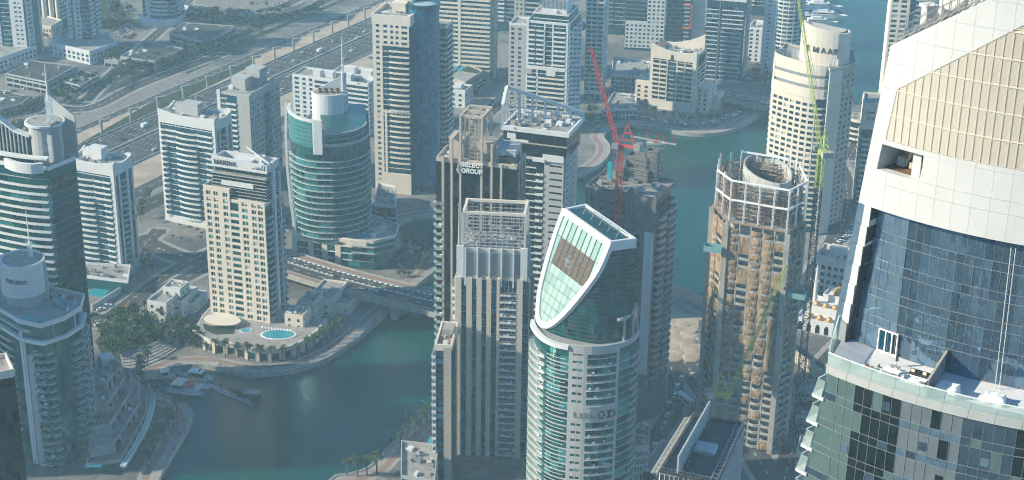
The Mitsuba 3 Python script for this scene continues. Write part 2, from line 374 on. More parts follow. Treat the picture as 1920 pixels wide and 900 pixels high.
# ---------------------------------------------------------------- buildings: a tower is a core of glass with walls, windows, balconies and roof gear put on its faces
class Tower:
    def __init__(s, name, label, pts, h, z0=0.0, wall='white', glass='teal', fh=3.2, parts=True, cat='tower', group=None, core=True, roof=True):
        s.k = thing(name, label, cat, group)
        s.p, s.h, s.z0, s.wall, s.glass, s.fh, s.parts = np.asarray(pts, float), h, z0, wall, glass, fh, parts
        s.W, s.S = {}, {}
        if core: put(s.k, 'glazing', MB().prism(s.p, z0 - .5, h - .05).done(glass + '0'))
        if roof: s.roof(s.p, h)

    def roof(s, p, h, ph=1.2, th=.35, mat='roofing', wall=None):
        put(s.k, 'roof', MB().prism(off(p, -.1, True), h - .3, h + .02).done(mat))
        s.w(wall).ribbon(p, -th, .06, h - .4, h + ph, True)

    def w(s, mat=None):
        return s.W.setdefault(mat or s.wall, MB())

    def face(s, i, j=None):
        n = len(s.p); j = i + 1 if j is None else j
        return np.array([s.p[k % n] for k in range(i, j + 1)])

    def zs(s, z0, z1): return [z0 + s.fh * k for k in range(int((z1 - z0) / s.fh + .02))]

    def solid(s, p, a, b, z0, z1, th=.35, mat=None, d0=-.1): s.w(mat).ribbon(sub(p, a, b), d0, th, z0, z1)

    def rep(s, name, build, zs, mats, parts=None):
        """one piece per storey, an entry each (or one mesh of all of them when they are too small to tell apart)"""
        parts = s.parts if parts is None else parts
        mats = [mats] if isinstance(mats, str) else mats
        m = MB(); build(m); made, keys = {}, []
        for z in zs:
            x = rnd.choice(mats)
            if parts:
                if x not in made: made[x] = m.done(x)
                keys.append(put(s.k, name, moved(made[x], z=z)))
            else:
                for v, f in zip(m.v, m.f): pass
                v, f = np.vstack(m.v), np.vstack(m.f)
                s.S.setdefault((name, x), MB()).add(v + [0, 0, z], f)
        return keys

    def gl(s): return [s.glass + '0'] * 4 + [s.glass + '1'] * 3 + [s.glass + '2'] * 2 + [s.glass + '3'] * 2

    def punch(s, p, a, b, z0, z1, wins, sill=.8, head=2.5, th=.35, mat=None, name='window', bars=False, parts=None):
        """a wall with openings; wins: intervals across the strip, each opening with its own pane"""
        q = sub(p, a, b); zs = s.zs(z0, z1); W = s.w(mat); top = z1
        edges = [0] + [x for w in wins for x in w] + [1]
        for x0, x1 in zip(edges[::2], edges[1::2]):
            if x1 - x0 > .002: W.ribbon(sub(q, x0, x1), -.1, th, z0, top)
        lo, hi = edges[1], edges[-2]; r = sub(q, lo, hi)
        W.ribbon(r, -.1, th - .04, z0, z0 + sill)
        for i, z in enumerate(zs): W.ribbon(r, -.1, th - .04, z + head, (zs[i + 1] + sill) if i + 1 < len(zs) else top)
        for x0, x1 in wins:
            g = sub(q, x0, x1)
            s.rep(name, lambda m: m.ribbon(g, -.05, .05, sill - .02, head + .02), zs, s.gl() + ['curtain'], parts)
            if bars:
                W.ribbon(sub(g, .46, .54), 0, .12, z0, top)

    def bands(s, p, a, b, zs, h0, h1, d=.3, mat=None, name=None, parts=None, d0=-.1):
        q = sub(p, a, b)
        if name: s.rep(name, lambda m: m.ribbon(q, d0, d, h0, h1), zs, mat or s.wall, parts)
        else:
            for z in zs: s.w(mat).ribbon(q, d0, d, z + h0, z + h1)

    def mullions(s, p, a, b, n, z0, z1, w=.12, d=.18, mat='steelgrey'):
        q = sub(p, a, b); e = w / 2 / max(plen(q), .1)
        for t in np.linspace(e, 1 - e, n + 1): s.w(mat).ribbon(sub(q, t - e, t + e), -.05, d, z0, z1)

    def panes(s, p, a, b, cols, zs, h0=.1, h1=3.0, d=.06, mats=None, name='pane', parts=None):
        q = sub(p, a, b); e = .02
        for c in range(cols):
            g = sub(q, (c + e) / cols, (c + 1 - e) / cols)
            s.rep(name, lambda m: m.ribbon(g, -.05, d, h0, h1), zs, mats or s.gl(), parts)

    def balc(s, p, a, b, zs, dep=1.4, ph=1.0, slab=.25, mat=None, rail=None, bulge=0.0, name='balcony', parts=None, clutter=0.0):
        q = sub(p, a, b)
        if bulge: q = resample(q, 7)
        n = len(q); t = np.linspace(0, 1, n); o = off(q, 1.0) - q
        out = q + o * (dep + bulge * np.sin(math.pi * t))[:, None]
        u = np.vstack([q[:1], out, q[-1:]])

        def slab_mesh(m):
            m.prism(np.vstack([q - o * .1, out[::-1]]), -slab, 0.0)
            if not rail: m.ribbon(u, -.14, 0, -.02, ph)

        keys = s.rep(name, slab_mesh, zs, mat or s.wall, parts)
        if rail:
            r = MB().ribbon(u, -.09, -.03, .03, ph)
            if keys:
                sh = r.done(rail)
                for k, z in zip(keys, zs): put(k, 'railing', moved(sh, z=z))
            else: s.rep('railing', lambda m: m.ribbon(u, -.09, -.03, .03, ph), zs, rail, False)
        if clutter:
            m = s.S.setdefault(('balcony_furniture', 'timber'), MB()); m2 = s.S.setdefault(('balcony_furniture', 'whitepaint'), MB())
            for z in zs:
                for _ in range(3):
                    if rnd.random() < clutter:
                        c = lerp2(q[0], q[-1], rnd.uniform(.1, .9)); c = c + (o[n // 2]) * dep * rnd.uniform(.3, .8)
                        x, y, hh = rnd.uniform(.3, .7), rnd.uniform(.3, .6), rnd.uniform(.5, 1.2)
                        rnd.choice((m, m2)).box(-x, x, -y, y, z, z + hh, c, rnd.uniform(0, 90))

    def plant(s, c, phi, L, D, z0, z1, mat='white', name='roof_plant_room', label=None):
        m = MB().box(-L / 2, L / 2, -D / 2, D / 2, z0, z1 - .3, c, phi)
        m.box(-L / 2 - .2, L / 2 + .2, -D / 2 - .2, D / 2 + .2, z1 - .35, z1, c, phi)
        return put(s.k, name, m.done(mat), label)

    def gear(s, n, z, poly=None, mats=('steelgrey', 'white', 'concrete', 'metal'), size=(.5, 1.6)):
        """air conditioning boxes, tanks and ducts on the roof"""
        g = sg.Polygon(off(s.p if poly is None else poly, -1.4, True)).buffer(0)
        x0, y0, x1, y1 = g.bounds
        for _ in range(n * 4):
            x, y = rnd.uniform(x0, x1), rnd.uniform(y0, y1)
            if not g.contains(sg.Point(x, y)): continue
            m = s.S.setdefault(('roof_equipment', rnd.choice(mats)), MB()); r = rnd.random()
            if r < .2: m.cyl(x, y, z, z + rnd.uniform(.8, 1.8), rnd.uniform(.5, 1.1), n=8)
            elif r < .35: m.box(-rnd.uniform(1.5, 4), 2, -.25, .25, z + .3, z + .8, (x, y), rnd.choice((0, 90)) - 20)
            else:
                a, b = rnd.uniform(*size), rnd.uniform(*size); m.box(-a, a, -b, b, z, z + rnd.uniform(.6, 2.0), (x, y), -20)
            n -= 1
            if n <= 0: break

    def sign(s, text, o, phi, z, h, mat='lettering', depth=.25, name='sign', label=None, tilt=90):
        m = meshkit.text_mesh(text, h, depth, bold=True)
        m.apply_transform(trimesh.transformations.rotation_matrix(math.radians(tilt), [1, 0, 0]))
        m.apply_transform(trimesh.transformations.rotation_matrix(math.radians(phi), [0, 0, 1]))
        m.apply_translation([o[0], o[1], z])
        return put(s.k, name, MB().tm(m).done(mat), label)

    def mast(s, x, y, z0, z1, w=1.0, mat='whitepaint', name='mast', lattice=True):
        m = MB()
        if lattice: truss(m, (x, y, z0), (x, y, z0 + (z1 - z0) * .55), w, .16); m.cyl(x, y, z0 + (z1 - z0) * .5, z1, .28, .1, 6)
        else: m.cyl(x, y, z0, z1, w / 2, w / 4, 8)
        return put(s.k, name, m.done(mat))

    def end(s):
        for mat, m in s.W.items():
            if m.v: put(s.k, 'wall' if mat == s.wall else 'frame' if mat in ('steelgrey', 'metal', 'darkmetal') else 'wall_panel', m.done(mat), kind='stuff' if mat != s.wall and len(m.v) > 40 else None)
        for (name, mat), m in s.S.items():
            if m.v: put(s.k, name, m.done(mat), kind='stuff')
        return s.k


def truss(m, p, q, w, t=.12, step=None, tri=False, w1=None):
    """a lattice mast or boom: chords and zigzag braces"""
    p, q = np.asarray(p, float), np.asarray(q, float); L = np.linalg.norm(q - p); u = (q - p) / L
    x = np.cross(u, [0, 0, 1.0] if abs(u[2]) < .95 else [0, 1.0, 0]); x /= np.linalg.norm(x); y = np.cross(x, u)
    n = max(2, int(L / (step or w * 1.1))); w1 = w if w1 is None else w1
    cor = [(-1, -1), (1, -1), (1, 1), (-1, 1)] if not tri else [(-1, -.6), (1, -.6), (0, 1)]
    at_ = lambda k, c: p + u * L * k / n + (x * c[0] + y * c[1]) * (w + (w1 - w) * k / n) / 2
    for c in cor: m.beam(at_(0, c), at_(n, c), t * 1.3)
    for k in range(n):
        for i, c in enumerate(cor):
            d = cor[(i + 1) % len(cor)]
            m.beam(at_(k, c), at_(k + 1, d), t) if k % 2 else m.beam(at_(k, d), at_(k + 1, c), t)
            m.beam(at_(k, c), at_(k, d), t)
    return m
# ---------------------------------------------------------------- the cream hotel tower by the front basin
B = (-112.5, 706.4); phi = -20
t = Tower('hotel_tower', 'cream tower with paired windows and MARINA sign on its white top above the pool', rect(B, phi, 31.4, 17), 63.8, 0, 'cream', 'teal', 3.16)
f, sd = t.face(0), t.face(1)
zt = 5 + 3.16 * 18 + 1.8
t.solid(f, 0, 1, 0, 5.2, .5)
hl = 70.0
t.punch(f, 0, .43, 5, hl, [(.10, .27), (.38, .55), (.74, .92)], .7, 2.7, .5, bars=True)
t.punch(f, .57, 1, 5, zt + 2, [(.13, .34), (.50, .67), (.74, .92)], .7, 2.7, .5, bars=True)
t.bands(f, .43, .57, t.zs(5, zt), -.5, .75, .42, 'cream')
t.panes(f, .43, .57, 1, t.zs(5, zt), .8, 2.6)
A2 = lerp2(f[0], f[1], 0)
u = (f[1] - f[0]) / np.linalg.norm(f[1] - f[0]); w = np.array([-u[1], u[0]])
# glass storeys set back above the cream front, then the white sign parapet
up = rect(f[1] - w * -1.6, phi, plen(f) * .87, 14); z1 = 76.5
put(t.k, 'upper_glazing', MB().prism(up, 60, z1).done('dark0'))
put(t.k, 'upper_roof', MB().prism(up, z1, z1 + .3).done('roofing'))
for z in np.arange(62, z1, 1.58): t.w('greypanel').ribbon(up, -.1, .18 if int(z * 10) % 3 else .5, z, z + .3, True)
t.solid(up[:2], .18, .78, 71.2, 73.2, .9, 'white')
left = rect(f[0] + u * plen(f) * .43, phi, plen(f) * .43, 12)
put(t.k, 'terrace_roof', MB().prism(off(left, -.1, True), hl - 1.5, hl - 1).done('roofing')); t.w().ribbon(left, -.35, .02, hl - 2, hl + .1, True)
sg_ = rect(f[1] + u * .6 + w * 2.6, phi, plen(f) * .9, 11); z2 = 79.6
sl = [sg_[0], sg_[1], sg_[2], sg_[3]]
put(t.k, 'penthouse_glazing', MB().prism(off(sg_, -.8, True), z1, z2).done('teal3'))
t.roof(sg_, z2 - .1, 3.4, .4, 'roofing', 'white')
m = MB().ribbon(sg_[:2], 0, .5, z2 - .6, np.array([z2 + 5.0, z2 + 3.4])); put(t.k, 'sign_parapet', m.done('white'))
t.sign('MARINA', lerp2(sg_[0], sg_[1], .04) - w * .55, phi, z2 + .9, 2.1, 'lettering', .2, 'sign', 'dark MARINA lettering on the white top')
m = MB()
for k, (a, b) in enumerate(((.80, .97), (.74, .78))):
    q0, q1 = lerp2(sg_[0], sg_[1], a) - w * .6, lerp2(sg_[0], sg_[1], b) - w * .6
    m.beam((*q0, z2 + 1.2), (*q1, z2 + 1.2), .25, .3)
for a in (.81, .85, .88, .92, .96): q0 = lerp2(sg_[0], sg_[1], a) - w * .6; m.beam((*q0, z2 + 1.2), (*q0, z2 + 2.2 + (a > .9)), .25)
put(t.k, 'arabic_sign', m.done('lettering'), 'dark Arabic lettering on the white top')
t.plant(lerp2(sg_[0], sg_[2], .5), phi, 9, 5, z2, z2 + 3.2); t.plant(lerp2(sg_[0], sg_[2], .72), phi, 4, 4, z2, z2 + 4.2); t.gear(14, z2, sg_)
for q0, q1 in ((.28, .75), (.45, .9)):
    pass
beam_ = MB().beam((*(sg_[3] + u * 12), z2 + 6.5), (*(sg_[1] + w * 2), z2 + 3.6), .7, .5); put(t.k, 'roof_beam', beam_.done('white'))
# right side: balconies, a tall white fin and dark glass
zs = t.zs(7, 62)
t.balc(sd, .02, .34, zs, 1.3, .95, mat='greypanel')
fin = MB().ribbon(sub(sd, .40, .52), -.2, 1.2, 3, z2 + 3.6); put(t.k, 'fin', fin.done('white'))
t.balc(sd, .62, .72, zs, .9, .9, mat='greypanel'); fin = MB().ribbon(sub(sd, .78, .84), -.2, .9, 3, z1); put(t.k, 'fin', fin.done('white')); t.balc(sd, .86, 1, zs, 1.2, .9, mat='greypanel')
t.solid(sd, 0, 1, 0, 6, .4)
t.end()


def white_tower(label, B, phi, L, D, h, kind):
    t = Tower('apartment_tower', label, rect(B, phi, L, D), h, 0, 'white', 'blue', 3.05)
    f, sd = t.face(0), t.face(1); zs = t.zs(4, h - 5); n = len(zs)
    t.solid(f, 0, 1, 0, 4.2, .5); t.solid(f, 0, 1, h - 4.2, h + 1.2, .5); t.solid(sd, 0, 1, h - 4.2, h + 1.2, .5); t.solid(sd, 0, 1, 0, 4.2, .5)
    if kind == 0:
        t.solid(f, 0, .05, 0, h, .5); t.solid(f, .93, 1, 0, h, .5)
        t.balc(f, .04, .54, zs, 1.1, .85, bulge=.9); t.balc(f, .56, .76, zs[-4:], 1.2, .85); t.balc(f, .76, .92, zs, 1.2, .85)
        t.panes(f, .56, .76, 2, zs[:-4], .15, 2.7)
    else:
        t.solid(f, 0, .03, 0, h, .5); t.solid(f, .95, 1, 0, h, .5)
        t.balc(f, .02, .13, zs, 1.0, .85, bulge=.5); t.balc(f, .30, .66, zs, 1.1, .85, bulge=.8); t.balc(f, .82, .95, zs, 1.1, .85)
        t.balc(f, .13, .28, zs[-3:], 1.1, .85); t.balc(f, .68, .82, zs[-3:], 1.1, .85)
        t.panes(f, .14, .29, 2, zs[:-3], .15, 2.7); t.panes(f, .67, .81, 2, zs[:-3], .15, 2.7)
    t.bands(f, .04, .96, zs, 2.75, 3.1, .12)
    for a, b in ((0, .04), (.18, .26), (.62, .74), (.92, 1)): t.solid(sd, a, b, 0, h, .5)
    t.balc(sd, .27, .6, zs, 1.0, .9, bulge=.8, mat='greypanel')
    t.panes(sd, .05, .17, 1, zs, .1, 2.9); t.panes(sd, .75, .91, 1, zs, .1, 2.9)
    u = (f[1] - f[0]) / L; w = np.array([-u[1], u[0]])
    # the parapets rise towards the corners
    top = np.array([h + 3.2, h + 1.6, h + .9, h + 1.5, h + 2.6])
    for p in (f, sd, t.face(2), t.face(3)): t.w().ribbon(resample(p, 4), -.3, .46, h - .5, top)
    c = t.p.mean(0)
    t.plant(c - u * L * .05 + w * D * .08, phi, L * .28, D * .35, h, h + 6.4, 'greypanel' if kind else 'white', 'stair_tower'); t.plant(c - u * L * .26 + w * 2, phi, L * .18, D * .3, h, h + 4.2, 'greypanel' if kind else 'white')
    t.gear(22, h)
    t.mast(*(c + u * 1.5), h + 6, h + 12, .3, lattice=False)
    return t.end()


white_tower('white tower with curved balconies and white rooftop block, right of the TRIDENT towers', (-195.6, 767.7), -22, 27.2, 15.2, 57.9, 0)
white_tower('white tower with grey rooftop blocks and rounded balconies between highway and cream tower', (-155.8, 827.1), -24, 35.4, 15.0, 61, 1)

# grey tower behind
B = (-146.7, 885.7); phi = -22; L = 20.9; D = 32.3; h = 56
t = Tower('apartment_tower', 'pale grey tower with a blue glass strip up its right side, beside the highway', rect(B, phi, L, D), h, 0, 'greypanel', 'blue', 3.1)
f, sd = t.face(0), t.face(1); zs = t.zs(1, h - 2)
t.solid(f, 0, .1, 0, h + 2, .5, 'white'); t.solid(f, .62, 1, 0, h + 1, .5); t.balc(f, .3, .6, zs, 1.2, .9, mat='white'); t.bands(f, .1, .3, zs, 2.3, 3.3, .4)
t.punch(sd, 0, .42, 1, h - 2, [(.06, .2), (.3, .42), (.52, .66), (.76, .93)], .9, 2.4, .5); t.punch(sd, .68, 1, 1, h - 2, [(.08, .3), (.42, .62), (.74, .92)], .9, 2.4, .5)
t.bands(sd, .42, .68, zs, 2.9, 3.1, .1, 'steelgrey'); t.panes(sd, .42, .68, 2, zs, .1, 2.8)
t.solid(sd, 0, 1, h - 2, h + 2.2, .55); c = t.p.mean(0)
t.plant(c + [-3, -2], phi, 9, 8, h, h + 7, 'greypanel', 'stair_tower'); t.plant(c + [4, 6], phi, 9, 8, h, h + 10, 'greypanel', 'stair_tower'); t.gear(16, h); t.end()

# curved teal tower on its podium
ctr, R, _ = ([-93.2, 803.6], 20.0, 0)
a0, a1 = [math.degrees(math.atan2(y - ctr[1], x - ctr[0])) for x, y in ((-113.7, 806.5), (-73.5, 803.7))]
front = arc(ctr, R, a0, a1 if a1 > a0 else a1 + 360, 16)
back = [front[-1] + [-3, 30], front[0] + [8, 29]]
h = 65.1
t = Tower('curved_glass_tower', 'curved teal glass tower with white roof drum, thin mast and slanting white fin', np.vstack([front, back]), h, 14, 'greypanel', 'teal', 3.2)
t.core2 = None
zs = t.zs(15.5, h - 3)
t.balc(front, .02, .98, zs, 1.1, .8, .28, 'white', 'tealrail', name='balcony_band')
t.panes(front, .02, .98, 9, zs, .1, 2.85)
t.mullions(front, 0, 1, 18, 15, h)
hs = 79.1; hm = 77.5
zt = np.linspace(hs, hm, 8)
crest = resample(sub(front, 0, .48), 7)
put(t.k, 'crest_glazing', MB().ribbon(crest, .2, .6, h - 1, zt).done('teal2')); put(t.k, 'crest_rim', MB().ribbon(crest, -.4, 1.0, zt - .3, zt + .9).done('white'))
for z in np.arange(h + 1, hs, 2.2):
    k = int(np.argmax(zt < z + .5)) or 8
    if k > 1: t.w('steelgrey').ribbon(crest[:k], .5, .75, z, z + .2)
put(t.k, 'upper_glazing', MB().prism(off(np.vstack([sub(front, .5, 1), back]), -1.5, True), h, h + 6).done('teal0'))
t.w().ribbon(off(sub(front, .5, 1), -1.5), -.2, .4, h + 5.6, h + 6.4); t.w().ribbon(off(sub(front, .5, 1), -1.5), -.2, .3, h + 2.8, h + 3.1)
q = sub(front, .43, .5); put(t.k, 'fin', MB().ribbon(q, .2, 1.3, h - 4, hm + 1.5).done('white'))
p0, p1 = sub(front, .27, .28)[0], sub(front, 0, .02)[0]
m = MB(); fo = off(front, 2.3); fp = [np.array([*(fo[int(4 * s)] * (1 - (4 * s) % 1) + fo[min(int(4 * s) + 1, 16)] * ((4 * s) % 1)), hs + 1 - (hs - 13) * s]) for s in np.linspace(0, 1, 9)]
for a, b in zip(fp, fp[1:]): m.beam(a, b + (b - a) * .04, 1.3, 1.3)
put(t.k, 'slanting_fin', m.done('white'))
dc = np.array((-94.8, 814.8)) + [0, 9.0]; r = 9.2
a = np.linspace(-160, 20, 13); dr_ = arc(dc, r, -170, 10, 16)
put(t.k, 'drum', MB().prism(arc(dc, r, 0, 345, 23), h, h + 15).done('greypanel')); put(t.k, 'drum_screen', MB().ribbon(sub(dr_, .08, .72), 0, .8, h + 2, h + 16.5).done('white'))
m = MB().prism(arc(dc, r * .9, 0, 345, 23), h + 15, h + 15.2); put(t.k, 'drum_roof', m.done('roofing'))
m = MB()
for k in range(4): m.cyl(dc[0] - 5 + k * 3, dc[1] - 1, h + 15.2, h + 17.5, 1.1, n=10)
put(t.k, 'cooling_fan', m.done('timber'), kind='stuff')
put(t.k, 'roof_wall', MB().ribbon([dc + [-7, 3], dc + [7, 3]], 0, .6, h + 15, [h + 16, h + 24]).done('white')); t.mast(dc[0] + 6.5, dc[1] + 2, h + 15, 109.3, .9, lattice=False)
t.w('white').ribbon([dc + [6, 2], dc + [8.2, 2.6]], -.8, .4, h + 10, h + 25)
t.end()
# its podium with pool
pod = [(-112.7, 791.1), (-81.2, 781.9), (-70.2, 779.6), (-59.4, 787.5), (-58.7, 801.6), (-73.1, 815.6), (-112.2, 814.1)]
t = Tower('podium_building', 'long beige and glass podium with rooftop pool below the curved teal tower', pod, 15, 0, 'cream', 'teal', 3.6, cat='building')
f = t.face(0); t.solid(f, 0, 1, 11.5, 15.8, .6); t.solid(f, 0, .08, 0, 12, .6)
for a in (.27, .50, .72): t.solid(f, a, a + .09, 0, 12, .6)
for a, b in ((.08, .27), (.36, .5), (.59, .72), (.81, 1)): t.bands(f, a, b, t.zs(1, 11), 3.1, 3.5, .5, 'white'); t.panes(f, a, b, 3, t.zs(1, 11), .1, 3)
q = t.face(1, 4)
t.balc(q, .0, .75, [9.2, 12.8], 1.4, .9, mat='greypanel', rail='railing', name='terrace'); t.bands(q, 0, 1, t.zs(1, 14), 3.2, 3.5, .3, 'steelgrey'); t.panes(q, 0, 1, 10, t.zs(1, 14), .1, 3.1); t.solid(q, 0, .2, 12.4, 15.6, .5)
put(t.k, 'pool', MB().prism([(-82.8, 785.3), (-73.8, 784.2), (-65.3, 793.6), (-62.3, 801.5), (-66.1, 804.9), (-74.0, 792.6)], 15.2, 15.5).done('pool'), 'turquoise rooftop pool'); put(t.k, 'pool_deck', MB().prism([(-98.6, 792.3), (-82.8, 785.3), (-74.0, 792.6), (-66.1, 804.9), (-75.4, 809.7), (-94.3, 803.9)], 15.05, 15.3).done('brick'))
t.sign('ADDRESS', lerp2(f[0], f[1], .76) + np.array([0, -1.0]), -9, 12.6, 1.3, 'lettering', .2); t.gear(18, 15); t.end()
# ---------------------------------------------------------------- two low white towers behind the curved glass tower
B = (-89.3, 978.4); h = 34; L = 51.6
t = Tower('apartment_block', 'low white apartment block with notched roof, half hidden behind the white drum', rect(B, -20, L, 16), h, 0, 'white', 'blue', 3.0, cat='building')
f = t.face(0); t.punch(f, 0, .3, 1, h, [(.1, .3), (.45, .6), (.75, .9)]); t.bands(f, .3, 1, t.zs(1, h), 2, 3.1, .5); t.punch(t.face(1), 0, 1, 1, h, [(.1, .3), (.4, .6), (.7, .9)])
for a in (.08, .3, .62): t.plant(lerp2(lerp2(t.p[0], t.p[1], a), t.p[2], .25), -20, 5, 5, h, h + 4.5)
t.gear(10, h); t.end()
B = (-84.7, 986.2); h = 36; L = 30.1
t = Tower('apartment_block', 'white apartment block with a blue glass corner, left of the dark cylinder tower', rect(B, -20, L, 14), h, 0, 'white', 'blue', 3.0, cat='building')
f = t.face(0); t.punch(f, 0, .55, 1, h, [(.1, .22), (.35, .5), (.62, .78)]); t.bands(f, .6, .98, t.zs(1, h - 4), 2.8, 3.1, .15); t.solid(f, .55, .62, 0, h, .6); t.solid(f, 0, 1, h - 4, h, .5)
t.plant(lerp2(t.p[0], t.p[2], .35), -20, 7, 5, h, h + 4); t.plant(lerp2(t.p[1], t.p[3], .25), -20, 7, 5, h, h + 3.5); t.gear(10, h); t.end()

# ---------------------------------------------------------------- dark glass cylinder tower with tan wings
h = 106.3; c = np.array((-50.3, 898.1)); r = 8.5
t = Tower('cylinder_tower', 'tall tower of dark blue glass cylinder between two tan wings of balconies', arc(c, r, 0, 352.5, 47), h, 0, 'cream', 'navy', 3.1)
zs = t.zs(3, h - 1); cf = arc(c, r, -175, 10, 24)
for z in zs: t.w('bluecurtain1').ribbon(cf, -.1, .05, z, z + .12)
t.panes(cf, 0, 1, 16, zs, .12, 3.05, .04, mats=['bluecurtain0', 'bluecurtain0', 'bluecurtain1'], name='pane', parts=False)
put(t.k, 'crown_ring', MB().ribbon(arc(c, r, 0, 352.5, 47), -.4, .5, h - .2, h + 2.2, True).done('navy0'), 'glass ring at the top'); put(t.k, 'roof_dome', MB().add(*(lambda m: (m.vertices * [r * .93, r * .93, 1.2] + [c[0], c[1], h + .3], m.faces))(trimesh.creation.icosphere(3))).done('greenish', True))
E0 = c + np.array([math.cos(math.radians(200)), math.sin(math.radians(200))]) * (r - 1.0) + [0, -3]
phi = -14; L = 21.4; hw_ = 102
wl = rect((-57.3, 884.1), phi, L, 24)
put(t.k, 'wing', MB().prism(wl, 0, hw_).done('blue0')); f = wl[:2]
t.solid(f, 0, .06, 0, hw_ + 2); t.punch(f, .06, .22, 3, hw_, [(.2, .8)], .9, 2.4, parts=False); t.solid(f, .22, .26, 0, hw_ + 2)
t.w().ribbon(wl, -.35, .4, hw_ - 3.5, hw_ + 2, True); put(t.k, 'wing_roof', MB().prism(off(wl, -.2, True), hw_ - .2, hw_ + .1).done('roofing'))
n = len(zs); t.balc(f, .45, .98, zs[5:-8], 1.1, .85, bulge=.5); t.punch(f, .26, .98, zs[-6], hw_, [(.05, .2), (.3, .42), (.5, .62), (.72, .94)], .9, 2.5, .5, parts=False)
t.balc(f, .45, .98, zs[-8:-6], 1.1, .85); t.panes(f, .27, .44, 2, zs[-18:-8]); t.solid(f, .3, .36, 0, zs[-18], .5); t.solid(f, .26, 1, zs[-18] - 1.6, zs[-18] - .6, .6); t.solid(f, .26, 1, 0, 12, .6)
t.bands(f, .26, .98, zs, 2.7, 3.1, .1)
wr = rect(c + [r + 3.2, 6], phi, 12, 14); put(t.k, 'wing', MB().prism(wr, 0, 92).done('blue0')); t.roof(wr, 92)
t.balc(wr[:2], .3, 1, t.zs(3, 90), 1.3, .9); t.balc(wr[1:3], .05, .95, t.zs(3, 90), 1.2, .9)
t.plant(lerp2(wl[0], wl[2], .55), phi, 8, 6, hw_, hw_ + 6, 'cream'); t.plant(lerp2(wl[0], wl[2], .72), phi, 6, 6, hw_, hw_ + 9, 'cream'); t.gear(10, hw_, wl); t.end()

# ---------------------------------------------------------------- tan striped tower
B = (-16.8, 1092.8); phi = -12; L = 36.8; h = 78
t = Tower('striped_tower', 'tan tower banded with horizontal stripes, behind the cylinder tower', rect(B, phi, L, 22), h, 0, 'tan', 'blue', 3.05)
f, sd = t.face(0), t.face(1); zs = t.zs(8, h)
t.bands(f, 0, .40, zs, -.6, .8, .5, 'cream'); t.bands(f, .45, 1, zs, -.6, .8, .5, 'cream'); t.solid(f, .40, .45, 0, h, .8, 'cream'); t.bands(sd, 0, .5, zs, -.6, .8, .5); t.solid(sd, .5, .75, 0, h, .6)
t.panes(f, .05, .98, 6, zs, .8, 2.4, parts=False); t.solid(f, .55, 1, 0, 8, .5); t.bands(sd, .75, 1, zs, -.6, .8, .5); t.end()
pod = rect((-28.7, 1047.6), 20, 22, 16)
t = Tower('podium_building', 'low tan podium block with a turquoise pool and lawn on its roof', [(-45.7, 1071.9), (-32.5, 1058.7), (-21.4, 1084.9), (-35.3, 1102.3)], 10, 0, 'tan', 'dark', 3.2, cat='building')
for i in (0, 1): t.bands(t.face(i), 0, 1, t.zs(0, 10), 2.0, 3.1, .4)
put(t.k, 'pool', MB().prism([(-43.2, 1089.8), (-35.5, 1085.4), (-33.1, 1100.0), (-41.2, 1103.3)], 10.05, 10.4).done('pool'), 'turquoise rooftop pool'); put(t.k, 'roof_lawn', MB().prism([(-34.8, 1085.4), (-24.6, 1081.1), (-22.7, 1093.2), (-31.6, 1100.1)], 10.03, 10.3).done('lawn')); t.end()
t = Tower('low_building', 'small pale cubic building with notched roof beside the wide road, below the podium pool', rect((-31.8, 1037.9), -20, 15, 13), 11, 0, 'white', 'dark', 3.4, cat='building')
t.punch(t.face(0), 0, 1, 0, 11, [(.1, .25), (.4, .55), (.7, .85)], parts=False); t.punch(t.face(1), 0, 1, 0, 11, [(.1, .25), (.4, .55), (.7, .85)], parts=False); t.plant(t.p.mean(0), -20, 6, 5, 11, 14); t.gear(6, 11); t.end()
t = Tower('low_building', 'flat grey roofed building with a round skylight, right of the curved teal tower', [(-75.1, 845.3), (-63.3, 843.5), (-65.9, 871.9), (-75.9, 877.2)], 9, 0, 'white', 'blue', 3.0, cat='building')
t.bands(t.face(0), 0, 1, t.zs(0, 9), 2.2, 3.0, .5); t.bands(t.face(1), 0, 1, t.zs(0, 9), 2.2, 3.0, .5); m = MB().cyl(*t.p.mean(0), 9, 9.9, 3.4, n=20); m.cyl(*t.p.mean(0), 9.9, 10.4, 2.2, n=20); put(t.k, 'skylight', m.done('greenish')); t.gear(10, 9); t.end()

# ---------------------------------------------------------------- white tower with a low wing, top middle
h = 70; B = (32.5, 990.6); phi = -16; L = 26.3; D = 30.4
t = Tower('white_tower', 'white tower with stepped glass top and zigzag side balconies, behind the slanted roof frame', rect(B, phi, L, D), h, 0, 'white', 'blue', 3.0)
f, sd = t.face(0), t.face(1); zs = t.zs(2, h - 1); mid = zs[-9]
t.solid(f, 0, .05, mid, h + 1, .6); t.solid(f, .95, 1, 0, h + 1, .6)
t.balc(f, .05, .20, zs[-8:], 1.1, .9); t.balc(f, .24, .42, zs[-8:], 1.1, .9); t.panes(f, .45, .62, 2, zs[-8:], .1, 2.8, name='pane'); t.solid(f, .42, .45, mid, h, .6); t.solid(f, .62, .65, mid, h, .6); t.balc(f, .66, .94, zs[-8:], 1.1, .9)
t.solid(f, 0, .95, mid - .6, mid + 1.6, .9); t.solid(f, .0, .14, mid - 4, mid, .7, 'tan'); t.solid(f, .5, .72, mid - 4, mid, .9)
t.solid(f, 0, .03, 0, mid, .6); t.solid(f, .26, .29, 0, mid, .6); t.balc(f, .04, .25, zs[:-10], 1.1, .9); t.balc(f, .30, .94, zs[:-10], 1.1, .9, mat='cream'); t.bands(f, 0, 1, zs, 2.6, 3, .15)
